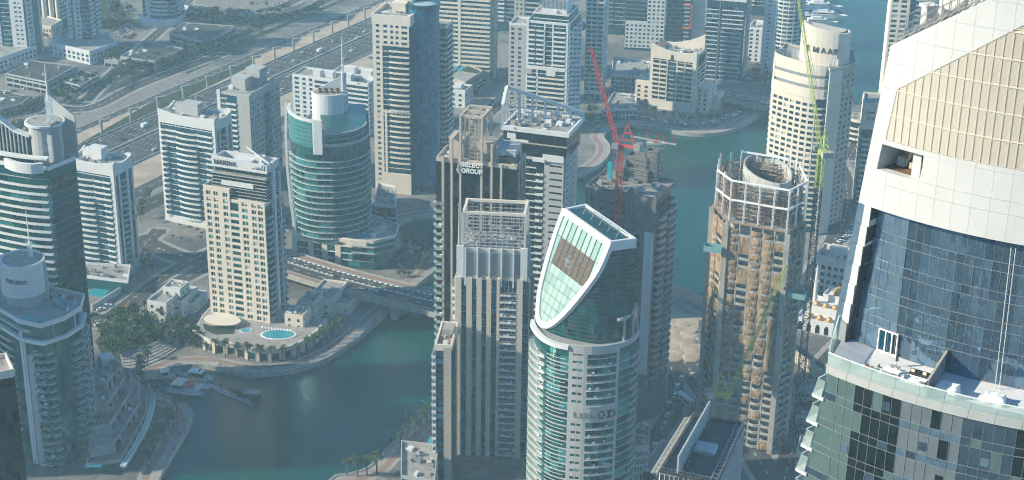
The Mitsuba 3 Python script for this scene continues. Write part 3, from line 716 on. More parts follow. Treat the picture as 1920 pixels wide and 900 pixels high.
zz = resample(sd, 6); zz = off(zz, 0) + (off(zz, 1) - zz) * (np.arange(7) % 2)[:, None] * 1.6
t.bands(zz, 0, 1, zs, -.2, .9, 1.0, name='balcony_band'); t.solid(sd, 0, .12, 0, h, .4)
u = (f[1] - f[0]) / L; w = np.array([-u[1], u[0]])
up = rect(B - u * L * .04 + w * 3.5, phi, L * .84, D * .8); put(t.k, 'upper_glazing', MB().prism(up, h, h + 5).done('teal1')); t.roof(up, h + 5, .8); t.w().ribbon(off(up, .05), -.1, .3, h + 1.8, h + 2.2)
up2 = rect(B - u * L * .12 + w * 7, phi, L * .6, D * .5); put(t.k, 'penthouse', MB().prism(up2, h + 5, h + 12).done('white')); t.roof(up2, h + 12, .8); t.gear(10, h + 5, up); t.gear(8, h + 12, up2)
for k in range(6): t.w('steelgrey').ribbon(sub(up2[:2], k / 6, k / 6 + .1), .1, .5, h + 8, h + 15)
wg = rect(f[0] + w * 4 - u * .5, phi, 12.0, 16); hg = 66
put(t.k, 'wing', MB().prism(wg, 0, hg).done('blue0')); t.roof(wg, hg); t.punch(wg[:2], 0, 1, 2, hg, [(.12, .3), (.5, .68)], .8, 2.4, .4, 'greypanel'); t.end()
h = 84
t = Tower('white_tower', 'pale tower with small staggered balconies at the top edge, left of the stepped white tower', rect((15.7, 1047.0), -16, 17, 14), h, 0, 'greypanel', 'blue', 3.0)
t.punch(t.face(0), 0, .4, 2, h, [(.2, .4), (.6, .8)], parts=False); t.balc(t.face(0), .45, 1, t.zs(2, h), 1.2, .9); t.solid(t.face(1), 0, 1, 0, h); t.end()

# ---------------------------------------------------------------- light tower right of it
B = (58.3, 1058.5); phi = -8; L = 12.4; D = 24; h = 84
t = Tower('balcony_tower', 'slim pale tower with three columns of balconies, behind the red crane boom', rect(B, phi, L, D), h, 0, 'white', 'blue', 3.0)
f, sd = t.face(0), t.face(1); zs = t.zs(6, h)
for a, b in ((.02, .28), (.32, .58), (.62, .9)): t.balc(f, a, b, zs, 1.0, .9, mat='white' if a < .5 else 'cream')
for a, b in ((0, .03), (.28, .32), (.58, .62), (.9, 1)): t.solid(f, a, b, 0, h, .4)
t.solid(f, 0, 1, 4, 6, .6); t.bands(sd, 0, 1, zs, 2.6, 3.1, .3); t.punch(sd, .5, .9, 6, h, [(.1, .4), (.6, .9)], .8, 2.4, .4, parts=False); t.end()
# gridded tower, white slab and orange frame
B = (107.3, 1171.5); phi = -8; L = 27.9; h = 22
t = Tower('grid_tower', 'white gridded tower with square windows and a dark blue upper half, behind the concave hotel', rect(B, phi, L, 22), 60, 0, 'white', 'blue', 3.0)
f = t.face(0); cols = [((k + .22) / 9, (k + .78) / 9) for k in range(9)]
t.punch(f, 0, .55, 2, h, cols[::2] and [((k + .2) / 5, (k + .8) / 5) for k in range(5)], .7, 2.3, .5); t.punch(f, .55, 1, 2, 60, [((k + .2) / 4, (k + .8) / 4) for k in range(4)], .7, 2.3, .5)
t.bands(f, 0, .55, t.zs(h, 60), 2.6, 3, .2, 'steelgrey'); t.solid(t.face(1), 0, .3, 0, 60, .3, 'greypanel'); t.end()
B = (126.7, 1172.5); L = 18.1
t = Tower('dark_tower', 'dark blue tower with an orange painted frame on its right edge', rect(B, -8, L, 20), 62, 0, 'steelgrey', 'navy', 3.0)
f = t.face(0); t.bands(f, 0, .62, t.zs(2, 62), 2.4, 3.0, .3); t.balc(f, .7, .92, t.zs(2, 62), .8, .9, mat='greypanel', parts=False)
z0, z1 = 18.0, 34.9
q = [sub(f, .64, .65)[0] + [0, -1.2], sub(f, .98, .99)[0] + [0, -1.2]]; m = MB()
for z in (z0, z1): m.beam((*q[0], z), (*q[1], z), .9)
m.beam((*q[1], z0), (*q[1], z1), .9); put(t.k, 'orange_frame', m.done('orange'), 'orange painted frame'); t.end()
B = (136.3, 1175.6); L = 8.9
t = Tower('slab_tower', 'plain white windowless slab tower between the orange frame and the dark banded tower', rect(B, -8, L, 14), 64, 0, 'white', 'blue', 3.0)
t.solid(t.face(0), 0, 1, 0, 64, .3); t.solid(t.face(3), 0, 1, 0, 64, .3); t.solid(t.face(1), 0, 1, 0, 64, .3)
for z in np.arange(8, 64, 8): t.w('greypanel').ribbon(t.face(0), .3, .34, z, z + .2)
t.end()
# dark banded tower
B = (154.1, 1093.8); phi = -14; L = 26.0; D = 29.9; h = 58.6
t = Tower('banded_tower', 'dark glass tower with thin white floor bands, right of the concave hotel', rect(B, phi, L, D), h, 0, 'white', 'navy', 3.05)
f, sd = t.face(0), t.face(1); zs = t.zs(3, h - 1)
t.bands(f, 0, .32, zs, -.1, .35, .7); t.bands(f, .40, .96, zs, -.1, .4, .9, name='balcony_band'); t.solid(f, .33, .35, 0, h, .4, 'steelgrey'); t.mullions(f, .36, .96, 9, 0, h); t.bands(sd, .35, 1, zs, -.1, .9, .8, 'greypanel'); t.panes(f, 0, .98, 7, zs, .5, 2.8, parts=False)
put(t.k, 'roof_screen', MB().ribbon(off(t.p, -3, True), 0, .3, h, h + 4, True).done('white')); t.solid(f, 0, 1, 0, 3, .6, 'steelgrey'); t.end()

# ---------------------------------------------------------------- concave hotel by the north basin
B = (116.8, 1033.9); phi = -23; L = 31.0; D = 19.1; h = 38
t = Tower('hotel_tower', 'cream hotel with concave roof crown and a dark glass strip down its front', rect(B, phi, L, D), h, 0, 'cream', 'dark', 3.0)
f, sd = t.face(0), t.face(1); zs = t.zs(6, h - 4)
t.solid(f, 0, .06, 0, h + 3, .7); t.solid(f, .92, 1, 0, h + 3, .7); t.solid(f, .06, .92, h - 4, h + .5, .6); t.solid(f, 0, 1, 0, 6, .6); t.solid(f, .36, .38, 0, h, .7); t.solid(f, .57, .59, 0, h, .7)
for a, b in ((.06, .20), (.21, .36), (.59, .74), (.76, .92)): t.balc(f, a, b, zs, 1.0, .9)
for a in (.2, .745): t.solid(f, a, a + .015, 6, h, .6)
t.bands(f, .06, .92, zs, 2.6, 3, .2); t.panes(f, .38, .57, 3, zs, .1, 2.8, mats=['navy0', 'navy1', 'navy3']); t.bands(f, .38, .57, zs, -.1, .1, .3, 'steelgrey')
t.balc(sd, .08, .45, zs, 1.0, .9); t.balc(sd, .5, .92, zs, 1.0, .9); t.solid(sd, 0, .08, 0, h + 2, .6); t.solid(sd, .92, 1, 0, h + 2, .6)
top = np.array([9.0, 5.2, 2.6, 1.4, 1.2, 1.6, 2.2]); q = resample(f, 6)
put(t.k, 'crown', MB().ribbon(q, -.5, .8, h - .5, h + top * .62 + .8).done('cream')); q2 = resample(t.face(2), 6)
put(t.k, 'crown', MB().ribbon(off(q2, -3), -.5, .5, h, h + np.array([11, 8, 5.5, 4, 3, 3, 3.6])).done('cream'))
m = MB(); e = lerp2(f[0], f[1], .47) + (f[1] - f[0]) / L @ np.array([[0, -1], [1, 0]]) * 0
m.box(-.8, -.3, -.95, -.7, h - 3.2, h - .6, e, phi); m.box(-.1, .3, -.95, -.7, h - 3.2, h - .2, e, phi); m.box(.5, .9, -.95, -.7, h - 3.2, h - .9, e, phi); m.box(-1.6, 1.6, -.95, -.7, h - 3.8, h - 3.4, e, phi); put(t.k, 'emblem', m.done('lettering'), 'dark tower emblem over the entrance strip')
put(t.k, 'pergola', MB().ribbon(sub(t.face(3), .2, .8), -6, -1, h + 2.4, h + 2.8).done('timber')); t.gear(16, h)
lw = rect(f[0] + [1.5, 5], phi, 11, 12); put(t.k, 'low_wing', MB().prism(lw, 0, 15).done('cream')); t.punch(lw[:2], 0, 1, 1, 15, [(.15, .35), (.6, .8)]); t.w().ribbon(lw, -.3, .1, 14.5, 16, True)
rw = rect(sd[0] + [9, 1], phi, 8, 16); put(t.k, 'low_wing', MB().prism(rw, 0, 16).done('cream')); t.punch(rw[:2], 0, 1, 1, 16, [(.15, .35), (.6, .8)]); t.punch(rw[1:3], 0, 1, 1, 16, [(.1, .25), (.4, .55), (.7, .85)]); t.w().ribbon(rw, -.3, .1, 15.5, 17, True)
rw2 = rect(rw[1] + [7, 6], phi, 8, 14); put(t.k, 'low_wing', MB().prism(rw2, 0, 9).done('cream')); t.w().ribbon(rw2, -.3, .1, 8.5, 10, True); t.end()
for lab, pts, h in (('long low white podium with glass storeys and a flat roof, left of the concave hotel', [(64.7, 1074.4), (89.2, 1068.6), (92.5, 1104.6), (68.2, 1115.8)], 12),
                    ('low white terrace building with a pool in front, beside the concave hotel', [(56.8, 1018.9), (79.1, 1022.0), (79.8, 1050.3), (65.4, 1055.2)], 6)):
    t = Tower('podium_building', lab, pts, h, 0, 'white', 'blue', 3.1, cat='building', parts=False)
    for i in (0, 1): t.bands(t.face(i), 0, 1, t.zs(0, h), 2.2, 3.1, .6); t.mullions(t.face(i), 0, 1, 9, 0, h, .3, .5, 'white')
    t.gear(10, h); t.end()
solo('swimming_pool', MB().prism([(63.4, 1037.9), (78.0, 1038.6), (79.1, 1046.2), (65.2, 1046.6)], .1, .5).done('pool'), 'long turquoise pool beside the low terrace building in front of the concave hotel', 'pool')

# ---------------------------------------------------------------- white round towers near the harbour
h = 78; c = np.array((199.0, 1188.2))
t = Tower('round_tower', 'white tower with a rounded front of banded windows near the harbour', np.vstack([arc(c, 11, -165, 5, 14), [c + [11, 14], c + [-11, 14]]]), h, 0, 'white', 'blue', 3.0)
f = t.face(0, 14); zs = t.zs(3, h); t.bands(f, 0, 1, zs, -.2, .9, .5, name='balcony_band'); t.mullions(f, 0, 1, 8, 0, h, .5, .6, 'white'); t.panes(f, 0, 1, 12, zs, .9, 2.6, parts=False)
sl = rect((179.1, 1122.6), -12, 8, 12); put(t.k, 'slab', MB().prism(sl, 0, 70).done('white')); t.punch(sl[:2], 0, 1, 2, 70, [(.35, .6)], .8, 2.0, .3); t.end()
t = Tower('low_block', 'pale tiered apartment block with cluttered roof, left of the round white tower', rect((178.7, 1147.7), -18, 14, 20), 24, 0, 'white', 'dark', 3.0, cat='building')
t.punch(t.face(0), 0, 1, 0, 24, [(.1, .25), (.4, .55), (.7, .85)]); t.punch(t.face(1), 0, 1, 0, 24, [(.1, .2), (.3, .4), (.5, .6), (.7, .8)]); t.gear(20, 24); t.plant(t.p.mean(0), -18, 6, 6, 24, 27); t.end()

# ---------------------------------------------------------------- twin towers of the right bank
h1 = 92
cf = smooth_line([(138.1, 857.6), (140.2, 853.8), (147.0, 846.6), (154.4, 840.4), (161.8, 838.0), (169.1, 840.2)], 3)
t = Tower('curved_tower', 'tan and white tower with curved front of gridded windows and an open round top', np.vstack([cf, [cf[-1] + [6, 22], cf[0] + [9, 24]]]), h1, 0, 'tan', 'blue', 3.15)
n = len(cf); f = t.face(0, n - 1); zs = t.zs(4, h1 - 16)
t.punch(f, .04, .72, 4, h1 - 16, [((k + .14) / 7, (k + .86) / 7) for k in range(7)], .75, 2.55, .6, 'cream'); t.balc(f, .73, .96, zs, 1.0, .85, mat='cream'); t.solid(f, 0, .04, 0, h1, .6, 'cream'); t.solid(f, .96, 1, 0, h1, .6, 'cream')
t.solid(f, 0, 1, h1 - 16, h1 - 11.2, .9, 'cream'); t.bands(f, .08, .9, [h1 - 11], 0, 1.6, .2, 'steelgrey'); t.solid(f, .05, .95, h1 - 9.4, h1 - 5.5, .6, 'cream'); t.bands(f, .05, .85, [h1 - 5.5], 0, 1.8, .2, 'steelgrey'); t.solid(f, .05, .97, h1 - 3.7, h1 + .4, .6, 'cream')
put(t.k, 'crown_screen', MB().ribbon(f, -.3, .3, h1, h1 + np.linspace(3.2, 1.2, n)).done('cream'))
back = smooth_line([f[0], f[0] + (f[-1] - f[0]) * .3 + [2, 6], f[-1]], 6); m = MB()
for k in range(16): q = sub(back, k / 16, (k + .8) / 16); m.ribbon(q, 0, .3, h1, h1 + 4.6)
put(t.k, 'crown_fins', m.done('greypanel'), kind='stuff'); t.bands(f, .0, 1, [h1 - 16], -.2, .3, 1.2, 'cream')
lf = t.face(n, n + 1) if False else np.array([t.p[-1], t.p[0]]); t.balc(lf, .1, .95, zs, 1.2, .9, mat='cream')
sd = t.face(n - 1, n); t.solid(sd, 0, .2, 0, h1, .5, 'cream'); t.balc(sd, .25, .6, zs, 1.0, .9, mat='cream'); t.end()
h2 = 85.4
b2 = [(163.2, 833.5), (170.7, 838.4), (178.8, 846.3), (181.9, 869.5), (165.7, 866.7)]
t = Tower('curved_tower', 'taller tan tower with a curved sign wall on top, behind the gridded curved tower', b2, 92, 0, 'tan', 'blue', 3.15)
t.solid(t.face(0), 0, 1, 0, 92, .4, 'cream'); t.punch(t.face(1), 0, 1, 4, 92, [(.1, .25), (.4, .6), (.75, .92)], .8, 2.5, .4); t.bands(t.face(2), 0, 1, t.zs(4, 92), -.2, .8, .5)
zs = t.zs(4, 88); t.balc(t.face(0), .3, .9, zs, .9, .9, mat='cream')
sw = smooth_line([(151.0, 855.0), (155.0, 848.4), (162.6, 844.0), (170.3, 843.4), (175.5, 850.4)], 3); ns = len(sw)
put(t.k, 'sign_wall', MB().ribbon(sw, -.6, .6, 84, 100 + np.linspace(13.5, 8.5, ns)).done('cream')); t.w('cream').ribbon(off(sw, .3), -.2, .5, 104.5, 104.9)
bk = np.array([sw[-1], sw[-1] + [1, 10], sw[0] + [8, 16]]); put(t.k, 'sign_wall', MB().ribbon(bk, -.4, .4, 84, np.array([108.5, 107, 108])).done('greypanel'))
m = MB()
for k in range(12): q = off(sub(sw, k / 12, (k + .75) / 12), -1.2); m.ribbon(q, -.3, 0, 107, 110)
put(t.k, 'crown_fins', m.done('timber'), kind='stuff')
g0 = sub(sw, .2, .22)[0]; g1 = sub(sw, .88, .9)[0]
m = MB()
for ch, tt in zip('EMAAR', (.17, .28, .41, .51, .60)):
    o, o2 = sub(sw, tt, tt + .05)[[0, -1]]; o = off(np.array([o, o2]), .75)[0]; g = meshkit.text_mesh(ch, 2.7, .3, bold=True)
    g.apply_transform(trimesh.transformations.rotation_matrix(math.pi / 2, [1, 0, 0])); g.apply_transform(trimesh.transformations.rotation_matrix(math.atan2(*(o2 - sub(sw, tt, tt + .05)[0])[::-1]), [0, 0, 1])); g.apply_translation([*o, 99.0]); m.tm(g)
put(t.k, 'sign', m.done('lettering'), 'dark EMAAR lettering on the curved top wall'); t.end()
# towers half hidden by the big sail tower
h = 92
t = Tower('apartment_tower', 'tan and blue tower by the sea, half hidden behind the white sail top', rect((253.9, 986.7), -8, 27.1, 18), h, 0, 'cream', 'blue', 3.1)
f = t.face(0); t.punch(f, 0, .42, 0, h, [(.1, .4), (.55, .85)], .8, 2.5, .5); t.bands(f, .55, 1, t.zs(0, h), 2.2, 3.1, .4, 'greypanel'); t.solid(t.face(3), 0, 1, 0, h); t.end()
B = (205.6, 874.3); h = 60
t = Tower('apartment_tower', 'beige tower with blank top wall and a tiny dark sign, tucked behind the sail tower', rect(B, -10, 13.7, 20), h, 0, 'cream', 'teal', 3.1)
f = t.face(0); t.solid(f, 0, 1, h - 14, h + .5, .5); zs = t.zs(0, h - 14); t.balc(f, .05, .4, zs, 1.1, .9); t.bands(f, .4, 1, zs, 2.2, 3.1, .3); t.solid(t.face(3), 0, 1, h - 14, h, .4); t.balc(t.face(3), .1, .9, zs, 1, .9)
u = (f[1] - f[0]) / plen(f); w = np.array([-u[1], u[0]]); o = f[0] + u * 1.2
t.sign('MARINA', o - w * .7, -10, h - 4.4, .9); t.w('steelgrey').ribbon(sub(f, .15, .7), .5, .6, h - 8.5, h - 6.5); t.end()
t = Tower('round_building', 'low round sand coloured building with tiered balconies, left of the beige tower', arc((215.4, 988.1), 8, 0, 345, 23), 14, 0, 'cream', 'dark', 3.4, cat='building')
t.bands(t.p, 0, 1, t.zs(0, 13), 2.2, 3.3, .9); t.gear(5, 14); t.end()
# ---------------------------------------------------------------- dark tower with tan fins and a sign
h = 118; B = (1.3, 617.3); phi = -15; L = 33.0; D = 14.3
t = Tower('finned_tower', 'dark glass tower with tan fins and white SELECT GROUP lettering under its open crown', rect(B, phi, L, D), h, 0, 'tan', 'dark', 3.3, roof=False)
f, sd = t.face(0), t.face(1); zs = t.zs(4, h - 6)
u = (f[1] - f[0]) / L; w = np.array([-u[1], u[0]])
put(t.k, 'roof', MB().prism(off(t.p, -.2, True), h - .3, h).done('roofing')); t.w().ribbon(t.p, -.4, .1, h - .5, h + 1.4, True)
t.panes(f, .1, .98, 9, zs, .12, 3.15, .05, name='pane'); t.bands(f, .09, .98, zs, -.1, .1, .09, 'darkmetal')
bal = t.zs(4, h - 12); t.balc(f, .0, .085, bal, 1.5, 1.0, .3, 'greenish', 'railing', clutter=.5)
t.balc(t.face(3), .55, 1, bal, 1.3, 1.0, .3, 'greenish', parts=False)
for a, b in ((.33, .44), (.70, .80), (.83, .97)): t.balc(f, a, b, bal[:-3] if a > .5 else bal[-3:-1], 1.2, 1.0, .25, 'greypanel', 'railing')
fins = [(.09, 2), (.20, 10), (.31, 20), (.575, 20), (.70, 9), (.82, 1)]
for a, e in fins:
    put(t.k, 'fin', MB().ribbon(sub(f, a - .012, a + .012), -.2, 1.1, 0, h + e).done('tan'))
for a in (.15, .45, .75): put(t.k, 'fin', MB().ribbon(sub(sd, a, a + .05), -.2, .8, 0, h + 1).done('tan'))
t.bands(sd, 0, 1, t.zs(4, h), 2.9, 3.3, .25, 'darkmetal')
for a, e, d in ((.20, 10, D * .7), (.31, 20, D * .8), (.44, 18, D * .7), (.575, 20, D * .9), (.70, 9, D * .9)):  # open frames running back over the roof
    o = lerp2(f[0], f[1], a); m = MB(); o2 = o + w * d
    m.beam((*o2, h), (*o2, h + e), 1.0, .9); m.beam((*o, h + e - .6), (*o2, h + e - .6), .9, 1.2); o3 = o + w * d * .5; m.beam((*o3, h), (*o3, h + e), .8, .8)
    put(t.k, 'crown_frame', m.done('tan'), kind='stuff')
m = MB()
for e in (19.6,):
    for s in (0, .45, .9): m.beam((*(lerp2(f[0], f[1], .31) + w * D * s), h + e), (*(lerp2(f[0], f[1], .575) + w * D * s), h + e), .8, .9)
q0, q1 = lerp2(f[0], f[1], .33) + w * .3, lerp2(f[0], f[1], .56) + w * .3
for k in range(9): p = lerp2(q0, q1, k / 8); m.beam((*p, h), (*p, h + 16), .22)
for k in range(10): m.beam((*q0, h + 1 + k * 1.7), (*q1, h + 1 + k * 1.7), .2)
put(t.k, 'crown_screen', m.done('tan'), kind='stuff')
t.plant(lerp2(t.p[0], t.p[2], .5) - u * 9, phi, 6, 9, h, h + 9, 'tan'); t.plant(lerp2(t.p[1], t.p[2], .5) - u * 5, phi, 8, 10, h, h + 6.5, 'greypanel')
t.plant(lerp2(t.p[1], t.p[2], .3) - u * 4, phi, 7, 6, h, h + 4, 'darkmetal'); t.plant(lerp2(t.p[0], t.p[2], .55) + u * 2, phi, 9, 7, h, h + 8, 'tan')
t.gear(16, h)
o = lerp2(f[0], f[1], .325) - w * 1.4
t.sign('SELECT', o, phi, h - .9, 1.8, 'whitepaint', .4, label='white SELECT GROUP lettering'); t.sign('GROUP', o + u * .2, phi, h - 3.5, 1.8, 'whitepaint', .4)
m = MB()
for s in (-1, 1):
    pts = [(0, -2.2), (.5, -1), (.15, 0), (.5, 1), (0, 2.4), (.9, .8), (.75, -.6)]
    m.prism([((o - u * 1.6)[0] + x * s * .8 * u[0], (o - u * 1.6)[1] + x * s * .8 * u[1] - .2 * (i > 3)) for i, (x, y) in enumerate(pts)], h - 3.6, h - 3.5) if False else m.beam((*(o - u * (1.4 + .35 * s)), h - 3.6 + .5 * s), (*(o - u * (1.2 - .2 * s)), h - 1.2 + .9 * s), .45, .35)
put(t.k, 'emblem', m.done('whitepaint'), 'white flame emblem beside the lettering', 'stuff'); t.end()

# ---------------------------------------------------------------- grey slab tower with slanted roof frame
h = 82; B = (23.4, 720.8); phi = -18; L = 29.4; D = 20.6
t = Tower('slab_tower', 'grey tower with slanted white roof frame and black glass crown behind the finned tower', rect(B, phi, L, D), h, 0, 'greypanel', 'dark', 3.3)
f, sd = t.face(0), t.face(1); u = (f[1] - f[0]) / L; w = np.array([-u[1], u[0]]); zs = t.zs(2, h - 2)
t.punch(f, .68, 1, 2, h, [(.28, .92)], 1.2, 2.3, .5); t.balc(f, .55, .67, zs, 1.2, .95, mat='white', clutter=.3); t.bands(f, .32, .55, zs, 2.9, 3.25, .5, 'white'); t.panes(f, .32, .54, 2, zs, .1, 2.9)
t.punch(sd, 0, 1, 2, h, [(.12, .25), (.38, .5), (.62, .75)], 1.2, 2.3, .5)
t.bands(f, .5, .7, [h], -.6, 1.0, 1.8, 'white', name='ledge'); t.solid(f, .66, 1, h, h + 3.3, 1.4, 'white')
cr = rect(B + u * 1.2 - w * 1.0, phi, L + 1, D + 2); zc = h + 14
put(t.k, 'crown_glazing', MB().prism(cr, h + 2, zc).done('dark1')); t.w('tan').ribbon(cr, -.2, .35, h + 7.5, h + 8.0, True); t.w('white').ribbon(sub(cr[:2], .06, .2), 0, .3, h + 9, h + 12); t.w('white').ribbon(sub(cr[:2], .12, .4), 0, .3, h + 8, h + 9)
deck = rect(B + u * 2.2 - w * 2.2, phi, L + 2, D + 4); put(t.k, 'crown_roof', MB().prism(deck, zc, zc + .5).done('roofing')); put(t.k, 'crown_rim', MB().ribbon(deck, -.6, .5, zc - .8, zc + 1.4, True).done('white'))
bl, br, fr = lerp2(deck[0], deck[3], .22), deck[2], deck[1]; zt = np.linspace(18, 3, 7); q = resample(np.array([bl, br]), 6); m, g = MB(), MB()
for k in range(7): m.beam((*q[k], zc), (*q[k], zc + zt[k]), .9)
for k in range(6): m.beam((*q[k], zc + zt[k]), (*q[k + 1], zc + zt[k + 1]), 1.6); m.beam((*q[k], zc + zt[k] * .5), (*q[k + 1], zc + zt[k + 1] * .5), .5)
m.beam((*bl, zc + 18), (*deck[0], zc + 11), 1.5); m.beam((*deck[0], zc), (*deck[0], zc + 11.5), 1.1)
for k in range(6):
    for s in np.linspace(.1, .9, 5): p = lerp2(q[k], q[k + 1], s); g.beam((*p, zc), (*p, zc + zt[k] * (1 - s) + zt[k + 1] * s), .14)
    for e in np.arange(1.5, zt[k + 1], 1.6): g.beam((*q[k], zc + e), (*q[k + 1], zc + e), .12)
put(t.k, 'roof_frame', m.done('white'), 'slanted white roof frame', 'stuff'); put(t.k, 'roof_screen', g.done('steelgrey'), kind='stuff')
t.gear(26, zc + .5, deck, ('white', 'white', 'concrete', 'metal'), (.6, 1.8)); t.end()

# ---------------------------------------------------------------- slim tan tower in front
h = 79.4; B = (6.9, 595.6); phi = -5; L = 28.9; D = 18
t = Tower('striped_tower', 'slim foreground tower with vertical tan stripes and an open lattice crown', rect(B, phi, L, D), h, 0, 'tan', 'navy', 3.0)
f, sd = t.face(0), t.face(1); u = (f[1] - f[0]) / L; w = np.array([-u[1], u[0]]); zs = t.zs(1, h - 3)
for a, b in ((0, .08), (.15, .225), (.29, .36), (.425, .49), (.565, .605), (.84, .92)): put(t.k, 'pilaster', MB().ribbon(sub(f, a, b), -.1, 1.0, 0, h + .6).done('sandstone'))
for a, b in ((.08, .15), (.225, .29), (.36, .425), (.49, .565), (.92, 1)):
    t.panes(f, a, b, 1, zs, .75, 2.95, parts=True); t.bands(f, a, b, zs, -.05, .7, .1, 'dark1'); t.bands(f, a, b, zs, .7, .82, .2, 'greypanel')
t.balc(f, .61, .835, zs, 1.2, .5, .3, 'white', clutter=.6, name='balcony'); t.bands(f, .61, .835, zs, 1.0, 1.1, 1.2, 'metal'); t.mullions(f, .61, .835, 4, 0, h, .15, .3, 'greypanel')
t.solid(sd, 0, .25, 0, h); t.balc(sd, .3, .9, zs, 1, .9, parts=False)
lf = t.face(3); t.solid(lf, .86, 1, 0, h, .4, 'cream'); t.balc(lf, .35, .85, zs, 1.8, .95, .3, 'white', clutter=.4)
# crown: grey panels with fins, then a lattice box
c0 = rect(B + w * .6 - u * .8, phi, L * .96, D - 1.5); z1 = 92.0
put(t.k, 'crown_base', MB().prism(c0, h, z1).done('greypanel')); cf = c0[:2]
for k in range(5):
    a = .13 + k * .17; t.w('steelgrey').ribbon(sub(cf, a + .02, a + .11), -.05, .12, h + 1.5, z1 - 2.0); put(t.k, 'crown_fin', MB().ribbon(sub(cf, a - .015, a + .005), -.1, 1.4, h - 3, z1 + .4).done('white'))
t.w('white').ribbon(sub(cf, 0, .1), -.1, .8, h, z1 + 1); t.w('white').ribbon(sub(cf, .9, 1), -.1, .8, h, z1 + 1); t.w('white').ribbon(c0, -.2, .3, h - .2, h + 1.0, True)
z2 = 106.5; b0 = rect(B + w * 1.6 - u * 2.0, phi, L * .845, D - 4); m, g = MB(), MB()
m.ribbon(b0, -.9, .1, z2 - .8, z2 + .3, True)
for p in b0: m.beam((*p, z1), (*p, z2), .9)
n = 11
for i, (p, q) in enumerate(zip(b0, np.roll(b0, -1, 0))):
    for k in range(1, n if i % 2 == 0 else 6): e = lerp2(p, q, k / (n if i % 2 == 0 else 6)); g.beam((*e, z1), (*e, z2), .28)
    for z in np.arange(z1 + .8, z2 - 1, 1.5): g.beam((*p, z), (*q, z), .35, .22)
put(t.k, 'crown_frame', m.done('cream')); put(t.k, 'crown_lattice', g.done('greypanel'), kind='stuff'); t.gear(24, z1 + .2, b0, ('white', 'steelgrey', 'concrete'), (.6, 1.6)); t.gear(8, z1 + 5, b0, ('concrete',), (.6, 1.6))
t.mast(*(b0[0] + [-1.2, 0]), z1, z2 + 4, 1.2, 'greypanel', lattice=False)
# lower left wing
wg = rect((-22.7, 575.5), phi, 6.2, 20); hg = 60
put(t.k, 'wing', MB().prism(wg, 0, hg).done('navy0')); put(t.k, 'wing_roof', MB().prism(off(wg, -.2, True), hg - .1, hg + .1).done('brick')); t.w('cream').ribbon(wg, -.4, .3, hg - 1.4, hg + 1.2, True)
q = wg[:2]; z_ = t.zs(1, hg - 2); t.panes(q, .03, .5, 1, z_, .7, 2.9); t.bands(q, 0, .5, z_, -.1, .7, .12, 'dark1'); t.solid(q, .52, 1, 0, hg, .5); t.solid(q, 0, .03, 0, hg, .3); t.balc(np.array([wg[3], wg[0]]), .3, .98, z_, 1.6, .95, .3, 'white', clutter=.3)
pl = MB().box(-2.2, 2.2, -3, 3, hg, hg + 3, lerp2(wg[0], wg[2], .6), phi); put(t.k, 'wing_room', pl.done('concrete')); t.gear(5, hg, wg); t.end()

# ---------------------------------------------------------------- concrete tower under construction with the red crane
h = 100.5; B = (57.9, 628.8); phi = -26; L = 31.1; D = 22.5
t = Tower('unfinished_tower', 'shaded grey unfinished concrete tower under the red crane, its side lined with balconies', rect(B, phi, L, D), h, 0, 'darkconcrete', 'dark', 3.3, core=False, roof=False)
f, sd = t.face(0), t.face(1); u = (f[1] - f[0]) / L; w = np.array([-u[1], u[0]]); zs = t.zs(2, h)
put(t.k, 'core', MB().prism(off(t.p, -1.6, True), 0, h - .4).done('dark0'))
sl = MB().prism(t.p, -.35, 0).done('darkconcrete')
for z in zs + [h]: put(t.k, 'floor_slab', moved(sl, z=z))
for a in (0, .16, .34, .52, .68, .80): t.solid(f, a, a + .035, 0, h, .05, 'darkconcrete', -.8)
t.solid(f, .87, .995, 22, h - 14, .9, 'white'); t.solid(f, .80, 1, 0, h, .3); top = [z for z in zs if z > h - 18]
t.punch(f, 0, .8, top[0], h, [(.1, .16), (.26, .34), (.45, .52), (.62, .72), (.84, .9)], .9, 2.3, .3, 'darkconcrete', parts=False)
for a, b in ((.04, .33), (.37, .66), (.7, .8)): t.bands(f, a, b, [z for z in zs if z <= h - 18], 0, 1.0, .3, 'darkconcrete'); t.panes(f, a, b, 3, [z for z in zs if z < h - 24], 1, 2.9, -1.0)
t.balc(sd, .1, .42, zs[:-1], 1.6, 1.0, .3, 'greypanel', bulge=.6); t.balc(sd, .55, .95, zs[:-1], 1.6, 1.0, .3, 'greypanel', bulge=.6); t.solid(sd, 0, .06, 0, h, .1); t.solid(sd, .46, .52, 0, h, .1)
put(t.k, 'roof', MB().prism(off(t.p, -.3, True), h, h + .3).done('roofing')); t.w().ribbon(t.p, -.3, .1, h, h + 1.3, True)
c = lerp2(t.p[0], t.p[2], .55)
for dx, dy, x, y, z in ((-3, 3, 13, 8, 5), (-2, 4, 9, 6, 10), (4, 5, 5, 5, 13), (-8, 2, 4, 4, 8)):
    o = c + u * dx + w * dy; m = MB().prism(rect(o + u * x / 2, phi, x, y), h, h + z).ribbon(rect(o + u * x / 2, phi, x, y), -.3, .1, h + z, h + z + 1, True); put(t.k, 'stair_core', m.done('darkconcrete'))
    g = MB()
    for p in rect(o + u * (x / 2 + .8) - w * .8, phi, x + 1.6, y + 1.6): g.beam((*p, h), (*p, h + z + 2), .18)
    for zz in np.arange(2, z + 2, 2.0): g.ribbon(rect(o + u * (x / 2 + .8) - w * .8, phi, x + 1.6, y + 1.6), -.06, .06, h + zz, h + zz + .14, True)
    put(t.k, 'scaffold', g.done('steelgrey'), kind='stuff')
